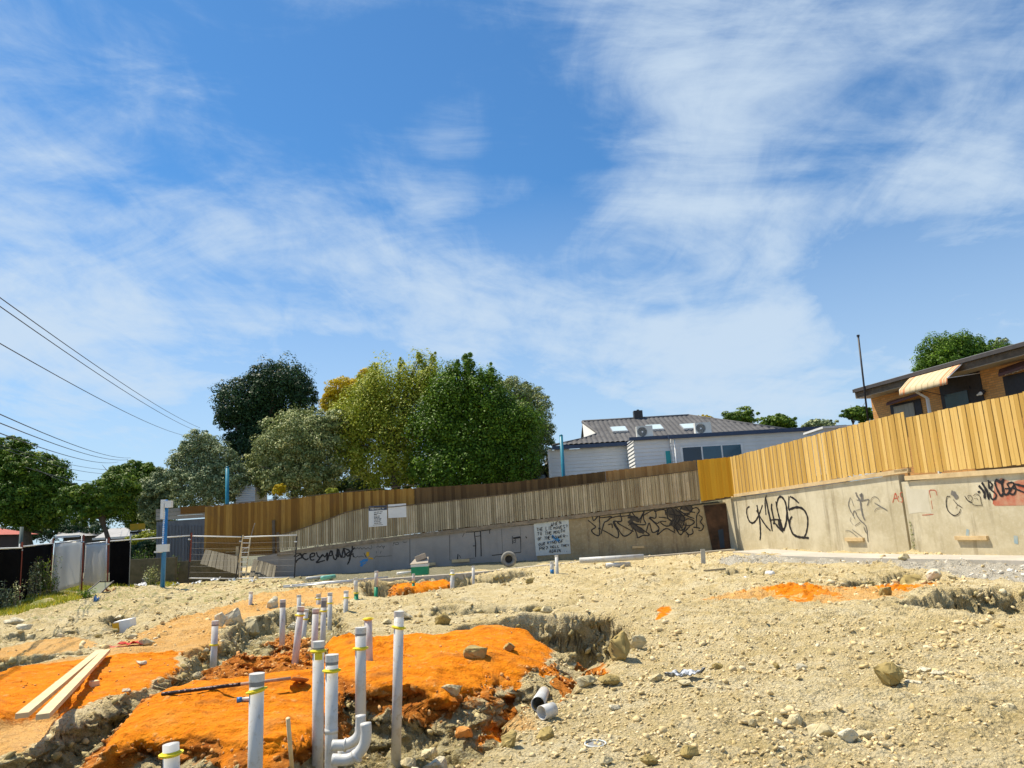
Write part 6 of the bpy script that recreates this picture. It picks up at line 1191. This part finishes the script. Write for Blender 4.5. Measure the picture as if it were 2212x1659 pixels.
blades('grass', 'patchy green grass on the left bank', GRASS, 45000, .14, 'lime', 3); blades('dry_grass', 'dry straw coloured grass on the left bank', GRASS, 9000, .15, 'gold', 4)
# ------------------------------------------------------------------ pipes
def foot(x, y, zb):
    p = G(x, y, zb); return p
def vpipe(lab, xt_, yt, xb, yb, w, zb, band=None, ring=None, green=None, cap=True, extra=None, lean=None, tagy=None, bottom=.5, mat='pvc', ringtilt=.0):
    b = G(xb, yb, zb)
    if w >= 12: b = PY(xb, yb, 176/w)
    Y_ = b[1]; a = PY(xt_, yt, Y_); R_ = w*Y_/FP/2*.88; t = thing('standing_pipe', b, lab, 'pipe', 'white plumbing pipes standing in the trenches')
    d = (b-a)/np.linalg.norm(b-a); bb = b+d*bottom
    def yy(y_): return a+(b-a)*((y_-yt)/(yb-yt))
    g_ = yy(green) if green else bb
    MB().tube([a, g_], R_, 20).build('shaft', M[mat], t, True)
    if green: MB().tube([g_, bb], R_*1.04, 20).build('green_lower_part', M['pvcg'], t, True)
    if cap: MB().tube([a-d*R_*.15, a+d*R_*.9], R_*1.07, 20).build('cap', M['pvc'], t, False)
    if band: MB().tube([yy(band[0]), yy(band[1])], R_*1.035, 20, cap=False).build('grey_band', M['tape'], t, True)
    if ring:
        c = yy(ring); n_ = -d+np.array([ringtilt, 0, 0]); n_ /= np.linalg.norm(n_); MB().tube([c-n_*R_*.09, c+n_*R_*.09], R_*1.5, 20).build('yellow_collar', M['ring'], t, False); MB().tube([c-n_*R_*.3, c+n_*R_*.3], R_*1.09, 20).build('collar_sleeve', M['ring'], t, True)
    if tagy: c = yy(tagy[0]); e_ = yy(tagy[1]); MB().box((c+e_)/2+np.array([R_*.3, -R_*1.02, 0]), (R_*1.3, .012, abs(c[2]-e_[2]))).build('yellow_tag', M['ring'], t)
    return t, a, b, R_
vpipe('nearest tall white pipe with grey band and wide yellow collar, crossing the shovel', 555, 1457, 551, 1668, 33, -1.6, (1464, 1482), 1492, ringtilt=-.2)
vpipe('short wide pipe stub with yellow collar cut off by the bottom edge at left', 369, 1607, 371, 1680, 36, -2.0, None, 1628, cap=False, bottom=.4)
t, a, b, R_ = vpipe('white pipe with a hanging yellow tag, left of the pair by the bent pipes', 688, 1387, 687, 1532, 26, -1.75, (1391, 1402), 1406, tagy=(1410, 1424), bottom=.8)
t, a, b, R_ = vpipe('white pipe with grey band and yellow collar right of the tagged one, narrowing below', 717, 1416, 715, 1672, 29, -2.15, (1421, 1436), 1449)
MB().tube([a+(b-a)*.62, a+(b-a)*.66], R_*1.05, 20).build('joint_sleeve', M['pvc'], t, True)
t, a, b, R_ = vpipe('tall white pipe whose foot bends into the curved drains', 779, 1357, 779, 1575, 25, -2.35, (1362, 1373), 1401, bottom=.02)
bx = [b+up*.02, PY(779, 1590, b[1]-.05), PY(774, 1606, b[1]-.25), PY(760, 1620, b[1]-.55), PY(742, 1630, b[1]-.75), PY(728, 1634, b[1]-.85)]
MB().tube(smoothline(bx, 5), R_*1.05, 16).build('elbow', M['pvc'], t, True)
t = thing('bent_pipe', PY(755, 1620, 6.2), 'upper glossy white bent drain curving in front of the trench hole', 'pipe', 'curved white drain fittings')
MB().tube(smoothline([PY(x_, y_, 5.9) for x_, y_ in ((718, 1610), (745, 1609), (765, 1600), (777, 1584), (779, 1562), (779, 1545))], 5), .039, 16).build('bend', M['pvc'], t, True)
MB().tube([PY(744, 1609, 5.9), PY(748, 1609, 5.9)], .048, 16).build('socket', M['pvc'], t, True)
t = thing('bent_pipe', PY(755, 1645, 6.0), 'lower white bent drain at the bottom edge right of the narrowing pipe', 'pipe', 'curved white drain fittings')
MB().tube(smoothline([PY(x_, y_, 5.7) for x_, y_ in ((718, 1641), (750, 1641), (771, 1630), (786, 1610), (791, 1585), (790, 1562))], 5), .040, 16).build('bend', M['pvc'], t, True)
MB().tube([PY(767, 1636, 5.7), PY(773, 1631, 5.7)], .049, 16).build('socket', M['pvc'], t, True)
vpipe('tallest slim white pipe with yellow collar beside the big orange mound', 862, 1322, 857, 1562, 23, -2.32, (1324, 1330), 1356, ringtilt=.15)
vpipe('short white stub with a yellow cap behind the big orange mound', 795, 1336, 796, 1376, 18, -1.75, None, 1337, cap=False)
P_ = [
 ('white pipe with small yellow ring left of the green footed pipes', 748, 1277, 746, 1345, 11, -1.8, None, 1291),
 ('lone white pipe with grey band at left, standing in the diagonal trench', 465, 1342, 461, 1432, 15, -2.0, (1344, 1352), 1393),
 ('short plain white stub on the light orange strip', 542, 1279, 541, 1308, 9, -1.6, None, None),
 ('white pipe with a brown ring below its tape, at the left of the pipe cluster', 611, 1296, 610, 1360, 13, -1.8, (1299, 1312), None),
 ('plain white stub behind the cluster, above the yellow ringed pair', 646, 1286, 646, 1322, 10, -1.6, None, None),
 ('left pipe of the leaning yellow ringed pair in the cluster', 650, 1311, 641, 1397, 16, -2.0, (1314, 1322), 1329),
 ('right pipe of the leaning yellow ringed pair in the cluster', 661, 1317, 652, 1407, 12, -2.0, None, 1337),
 ('leaning white pipe with grey top in the middle of the cluster', 682, 1316, 679, 1402, 15, -2.05, (1317, 1326), None),
 ('pipe with grey sleeve at its top right of the cluster middle', 700, 1292, 697, 1394, 13, -2.05, (1294, 1312), 1320),
 ('slim tall pipe with faint yellow ring at the right of the cluster', 713, 1281, 712, 1372, 11, -1.95, (1283, 1287), 1303),
 ('short stub with a dark rounded cap behind the cluster', 688, 1284, 688, 1306, 11, -1.6, (1285, 1290), 1294),
 ('small white pipe beside the orange dirt far away, with yellow ring', 977, 1231, 977, 1274, 10, -1.65, None, 1241),
 ('thin white far pipe standing before the grey wall, right of the ringed one', 1022, 1223, 1023, 1260, 7, -1.6, None, None),
 ('tall thin white far pipe in front of the whitewashed panel', 1202, 1200, 1204, 1245, 8, -1.6, None, None),
]
for lb, a_, b_, c_, d_, w_, z_, bd, rg in P_: vpipe(lb, a_, b_, c_, d_, w_, z_, bd, rg)
vpipe('white pipe with a long green lower half, left one of the green footed pair', 768, 1249, 771, 1320, 9.5, -1.85, None, 1281, green=1283)
vpipe('white pipe with a green lower half and brown collar, in the dark far pit', 813, 1234, 812, 1300, 8.5, -1.95, None, None, green=1268)
vpipe('small far pipe with green foot in front of the orange heap', 893, 1240, 893, 1278, 7, -1.7, None, 1257, green=1259)
t, a, b, R_ = vpipe('white far pipe with blue and green foot in front of the whitewashed panel', 1192, 1214, 1193, 1246, 9, -1.6, None, None, green=1239)
MB().tube([a+(b-a)*.5, a+(b-a)*.8], R_*1.03, 16).build('blue_band', M['blue'], t, True)
a, b = G(1519, 1228), PY(1518, 1186, G(1519, 1228)[1]); t = thing('survey_peg', a, 'flat grey timber peg standing at the end of the rubble strip', 'peg'); MB().bar(a-up*.3, b, .14, .03, up=(0, 1, 0)).build('peg', simple('grey_peg', (.48, .48, .44, 1), (.38, .38, .34, 1), 4), t)
# U bend in the trench
t = thing('bent_pipe', G(727, 1395, -2.1), 'arched white elbow fitting lying in the trench behind the tall pipes', 'pipe', 'curved white drain fittings'); y0_ = G(727, 1395, -2.1)[1]
MB().tube(smoothline([PY(x_, y_, y0_) for x_, y_ in ((716, 1402), (718, 1380), (725, 1368), (735, 1366), (742, 1378), (752, 1392))], 5), .055, 14).build('bend', M['pvc'], t, True)
# loose pipes on the ground
def gl(x, y, z=None, dz=0):
    p = G(x, y, Z0); 
    for _ in range(3): zz_ = H(p[0], p[1]); p = G(x, y, zz_+dz)
    return p
def lying(lab, x0, y0, x1, y1, r_, mat, name='loose_pipe', hollow=False, dz=None, grp='loose pipes lying on the ground', z0=None, z1=None):
    dz = r_ if dz is None else dz; a = G(x0, y0, z0) if z0 is not None else gl(x0, y0, dz=dz); b = G(x1, y1, z1) if z1 is not None else gl(x1, y1, dz=dz); t = thing(name, (a+b)/2, lab, 'pipe', grp); MB().tube([a, b], r_, 18, cap=not hollow).build('pipe', mat, t, True)
    if hollow: d = (b-a); MB().tube([a+d*.001, b-d*.001], r_*.93, 18, cap=False).build('inner_wall', M['tape'], t, True)
    return t
def cutpipe(lab, x0, y0, x1, y1, r_, dz=.05):
    a = gl(x0, y0, dz=r_+.01); b = gl(x1, y1, dz=r_+.01+dz); t = thing('cut_pipe_piece', (a+b)/2, lab, 'pipe', 'short cut pieces of white pipe'); o = MB().tube([a, b], r_, 24, cap=False).build('wall', M['pvc'], t, True); m_ = o.modifiers.new('w', 'SOLIDIFY'); m_.thickness = .006
cutpipe('upper cut white pipe piece with dark open end facing the viewer', 1162, 1521, 1176, 1493, .062, .04); cutpipe('lower shorter cut white pipe piece touching the open one', 1170, 1540, 1195, 1532, .058, 0)
lying('long pale grey conduit lying on the kerb before the stained concrete', 1252, 1211, 1390, 1203, .10, M['pvc'], z0=-1.25, z1=-1.25); lying('short white conduit lying below the kerb near the long one', 1310, 1222, 1360, 1219, .09, M['pvc'])
lying('long thin grey rod lying along the ground below the painted wall', 612, 1266, 838, 1247, .03, M['metal'], z0=-1.5, z1=-1.42); lying('second thin grey rod under the first', 612, 1269, 760, 1256, .025, M['metal'], z0=-1.52, z1=-1.45)
lying('white pipe lying behind the rods below the painted wall', 662, 1250, 700, 1246, .06, M['pvc'], z0=-1.45, z1=-1.45); lying('pale green pipe lying right of its white neighbour', 696, 1249, 722, 1245, .08, simple('mint_pvc', (.20, .55, .45, 1), (.16, .45, .38, 1), 5, .4), z0=-1.42, z1=-1.42)
lying('white pipe offcut by the wall left of the green box', 858, 1240, 892, 1237, .07, M['pvc'], z0=-1.45, z1=-1.45)
lying('thin white stick on the sand in the far middle', 1630 - 40, 1243 - 1, 1612, 1248, .03, M['white'], name='white_stick')
lying('white canister lying at the pit rim in the far right middle', 1648, 1238, 1668, 1239, .07, M['white'], name='white_canister')
t = lying('pale orange timber stake leaning at the bottom edge right of the nearest pipe', 622, 1552, 634, 1700, .017, M['pale'], name='timber_stake', z0=-1.35, z1=-1.95, grp='site timber'); t['category'] = 'stake'
t = lying('blue capped white bottle tube lying behind the nearest pipe', 517, 1512, 560, 1508, .022, M['pvc'], name='capped_tube', z0=-1.54, z1=-1.54); a = G(512, 1513, -1.54); b = G(522, 1512, -1.54); MB().tube([a, b], .03, 14).build('cap', M['blue'], t, True)
# shovel
t = thing('shovel', gl(500, 1480), 'long handled shovel with black and white handle lying on the orange mound', 'shovel')
h0 = gl(350, 1499, dz=.05); h1 = gl(520, 1478, dz=.10); h2_ = gl(628, 1465, dz=.10)
MB().tube([h0, h1], .019, 10).build('grip', M['black'], t, True); MB().tube([h1, h2_], .017, 10).build('handle', simple('worn_wood', (.46, .33, .24, 1), (.3, .2, .15, 1), 14), t, True)
mb = MB()
rr2 = random.Random(2)
for i in range(46): u = rr2.random()*.97; p = h0*(1-u)+h1*u+np.array([0, -.010, .012])+np.array([0, rr2.uniform(-.006, .006), 0]); mb.box(p, (rr2.uniform(.006, .03), .010, rr2.uniform(.004, .010)))
mb.build('white_flecks', M['whitep'], t)
a = h2_; b = gl(655, 1462, dz=.06); d = (b-a); sd2 = np.cross(d, up); sd2 /= np.linalg.norm(sd2); mb = MB(); L_ = []
for i in range(5):
    u = i/4; w_ = (.03, .10, .115, .10, .05)[i]; c = a+d*u*1.05-up*.05*u; L_ += [c-sd2*w_+up*.015, c-up*.012, c+sd2*w_+up*.015]
mb.add(L_, [(3*i+j, 3*i+j+1, 3*i+4+j, 3*i+3+j) for i in range(4) for j in range(2)]); o = mb.build('blade', simple('rusty_blade', (.52, .24, .08, 1), (.36, .15, .05, 1), 10), t, True); m_ = o.modifiers.new('w', 'SOLIDIFY'); m_.thickness = .008
# planks
def plank(lab, x0, y0, x1, y1, w, z0, z1):
    a = G(x0, y0, z0); b = G(x1, y1, z1); t = MB().bar(a, b, w, .045).build('plank', M['cream']); tag(t, lab, 'plank', 'planed planks bridging the orange bank')
plank('rear left cream plank reaching from the sand up to the red fabric', 47, 1546, 216, 1406, .105, -1.42, -1.50); plank('front right cream plank with a square cut end over the trench', 92, 1548, 230, 1406, .105, -1.40, -1.49)
t = MB().bar(G(195, 1483, -1.62), G(212, 1480, -1.62), .1, .12).build('timber_block', M['pale']); tag(t, 'small timber packer block under the cream planks', 'timber block')
# foam block, red fabric, rag, ring
c = G(270, 1362, -1.72); t = thing('foam_block', c, 'white foam box with a yellow side in the small left trench', 'box'); MB().box(c+up*.10, (.34, .42, .26), ((.96, .2, .12), (-.2, .97, 0), (-.12, 0, .99))).build('box', M['foam'], t); MB().box(c+np.array([-.10, -.13, .09]), (.13, .24, .2), ((.96, .2, .12), (-.2, .97, 0), (-.12, 0, .99))).build('yellow_face', M['yelp'], t)
def cloth(lab, cx, cy, wx, wy, mats, seed, name='fabric', cat='cloth', h_=.05, rot=0.):
    p = gl(cx, cy); r = np.random.default_rng(seed); sc = p[1]/FP; L1 = wx*sc; L2 = wy*sc*3.4; n = 26; t = thing(name, p, lab, cat); cs_, sn = math.cos(rot), math.sin(rot)
    Vv = []
    for j in range(n+1):
        for i in range(n+1):
            u, v = i/n-.5, j/n-.5; w_ = .55+.45*math.cos(2.6*u+.3*math.sin(seed)); X_ = u*L1*(1+.2*math.sin(v*5+seed)); Y_2 = v*L2*w_+.10*L1*math.sin(u*3+seed); xx, yy_ = p[0]+X_*cs_-Y_2*sn, p[1]+X_*sn+Y_2*cs_; Vv.append((xx, yy_))
    xs_a = np.array(Vv); z = height(xs_a[:, 0], xs_a[:, 1], False)+h_*(.6+1.2*np.abs(fbm(xs_a[:, 0]+seed, xs_a[:, 1], L1*.5, 3, seed)*2)); Vv = np.column_stack([xs_a, z]); I_ = np.arange((n+1)**2).reshape(n+1, n+1)
    F_ = np.stack([I_[:-1, :-1], I_[:-1, 1:], I_[1:, 1:], I_[1:, :-1]], -1).reshape(-1, 4); o = npmesh('sheet', Vv, F_, mats, t, None, True); m_ = o.modifiers.new('w', 'SOLIDIFY'); m_.thickness = .006; return t
cloth('crumpled red safety fabric beyond the plank ends', 283, 1391, 48, 7, M['redc'], 3, 'red_cloth'); cloth('dusty red cloth strip left of the bright red fabric', 250, 1397, 42, 5, simple('dusty_red', (.55, .13, .07, 1), (.4, .12, .07, 1), 9), 4, 'red_cloth', h_=.02)
_m = MT('striped_rag', .9); _m.col(_m.ramp(_m.noise(16, 4, .6, (1, 2.5, 1)), [(.44, (.035, .045, .06, 1)), (.52, (.42, .45, .50, 1)), (.6, (.62, .63, .64, 1))]))
cloth('crumpled black and white rag lying on the open sand', 1482, 1472, 76, 9, _m.m, 8, 'rag', h_=.09, rot=.25)
p = gl(1286, 1606, dz=.01); t = thing('plastic_ring', p, 'faint pale ring half buried in the foreground sand', 'ring'); MB().tube([p+np.array([.075*math.cos(a), .085*math.sin(a), 0]) for a in np.linspace(0, 6.283, 25)[:-1]], .006, 6, closed=True).build('ring', M['panelw'], t, True); MB().tube([p-up*.008, p-up*.002], .062, 16).build('centre', M['tape'], t)
# tyre
p = G(1100, 1224, -1.55); p[1] += .0; t = thing('car_tyre', p, 'dusty grey car tyre standing against the grey painted wall', 'tyre'); cn = p+up*.30; R1, R2 = .235, .085
MB().tube([cn+np.array([R1*math.cos(a), .10*math.sin(a)*.3, R1*math.sin(a)]) for a in np.linspace(0, 2*math.pi, 33)[:-1]], R2, 12, closed=True).build('tread', M['rubber'], t, True)
MB().tube([cn+np.array([0, .02, 0]), cn+np.array([0, .06, 0])], .17, 20).build('hollow', M['rubberd'], t)
# green tub with cardboard
p = G(908, 1241, -1.5); t = thing('green_crate', p, 'green and white plastic crate with folded cardboard on top near the painted wall', 'crate'); MB().box(p+up*.14, (.62, .42, .30)).build('tub', M['greenp'], t); MB().box(p+up*.34, (.64, .44, .10)).build('white_rim', M['panelw'], t)
MB().slab([p+np.array([-.34, -.24, .40]), p+np.array([.33, -.24, .42]), p+np.array([.30, .2, .62]), p+np.array([-.18, .2, .60])], (0, -.6, .8), .02).build('cardboard_flap', M['card'], t); MB().box(p+np.array([.02, .1, .62]), (.42, .3, .2), ((.9, .1, .3), (-.1, 1, 0), (-.3, 0, .9))).build('cardboard_piece', M['card'], t)
# boards by the far pit, debris
o = MB().bar(gl(1522, 1233, dz=.05), gl(1566, 1229, dz=.05), .14, .05).build('board', M['greyw']); tag(o, 'weathered board edge at the foot of the grey peg', 'board')
o = MB().bar(gl(1645-120, 1197, dz=.02), gl(1560, 1196, dz=.02), .05, .02).build('board', M['dark']); o.name = 'dark_offcut'; tag(o, 'thin dark strip lying by the corner kerb', 'offcut')
pl = gl(2222, 1316, dz=.0); t = thing('plastic_drum', pl, 'dark blue grey crumpled plastic drum cut by the right edge', 'drum'); MB().tube([pl+up*-.05+np.array([.18, 0, 0]), pl+up*.25+np.array([.16, 0, 0]), pl+up*.55+np.array([.12, 0, 0])], [.13, .16, .11], 16).build('body', simple('blue_grey_plastic', (.10, .12, .16, 1), (.3, .32, .36, 1), 3, .5), t, True); MB().tube([pl+up*.55+np.array([.12, 0, 0]), pl+up*.60+np.array([.115, 0, 0])], .08, 14).build('rim', M['panelw'], t)
r = random.Random(12)
dl_ = [('white plaster sack lying at the foot of the low wall', 303, 1272, 22, 'white'), ('white rag under the left mesh panel', 425, 1266, 20, 'white'), ('pale torn sheet under the middle mesh panel', 505, 1258, 20, 'panelw'), ('white crumpled bag right of the blue pole foot', 380, 1266, 16, 'white'), ('grey torn bag between the debris near the black leaning post', 465, 1262, 18, 'metal'), ('pale rag in the rubble left of the blue pole', 330, 1262, 16, 'panelw'), ('white foam scrap at the right end of the debris line', 545, 1262, 14, 'white')]
for i, (lb, x_, y_, w_, m_) in enumerate(dl_):
    t = cloth(lb, x_, y_, w_, 3.2, M[m_], 20+i, 'debris', 'debris', .10); t['group'] = 'scraps of rubbish along the mesh fence'
t = cloth('blue plastic sheet scrap on the left bank below the framed pane', 208, 1305, 16, 3, simple('blue_plastic', (.08, .20, .42, 1), (.05, .12, .3, 1), 6), 41, 'plastic_scrap', 'debris', .12, rot=-.6)
t = cloth('orange rag beside the framed pane', 238, 1281, 20, 2, simple('orange_rag', (.62, .16, .04, 1), (.5, .12, .03, 1), 6), 42, 'rag', 'debris', .08)
t = thing('bucket', gl(317, 1268), 'small dark bucket among the rubbish left of the blue pole', 'bucket'); p = gl(317, 1268); MB().tube([p, p+up*.36], [.14, .19], 14).build('body', M['dark'], t, True); MB().tube([p+up*.35, p+up*.38], .20, 14, cap=False).build('rim', M['panelw'], t)
for x_, y_, lb in ((292, 1262, 'broken pale timber scrap left of the bucket'), (345, 1268, 'grey timber scrap at the foot of the blue pole'), (440, 1264, 'timber scrap between the white rag and the grey torn bag'), (490, 1262, 'timber scrap below the fallen fence left of the ladder'), (575, 1261, 'timber scrap at the right end of the rubbish line under the mesh')):
    a = gl(x_, y_, dz=.03); b = a+np.array([r.uniform(-.8, .8), r.uniform(-.5, .5), r.uniform(.0, .25)]); o = MB().bar(a, b, .05, .03, r=r.random()).build('timber_scrap', M['pale']); tag(o, lb, 'timber scrap', 'broken timber scraps')
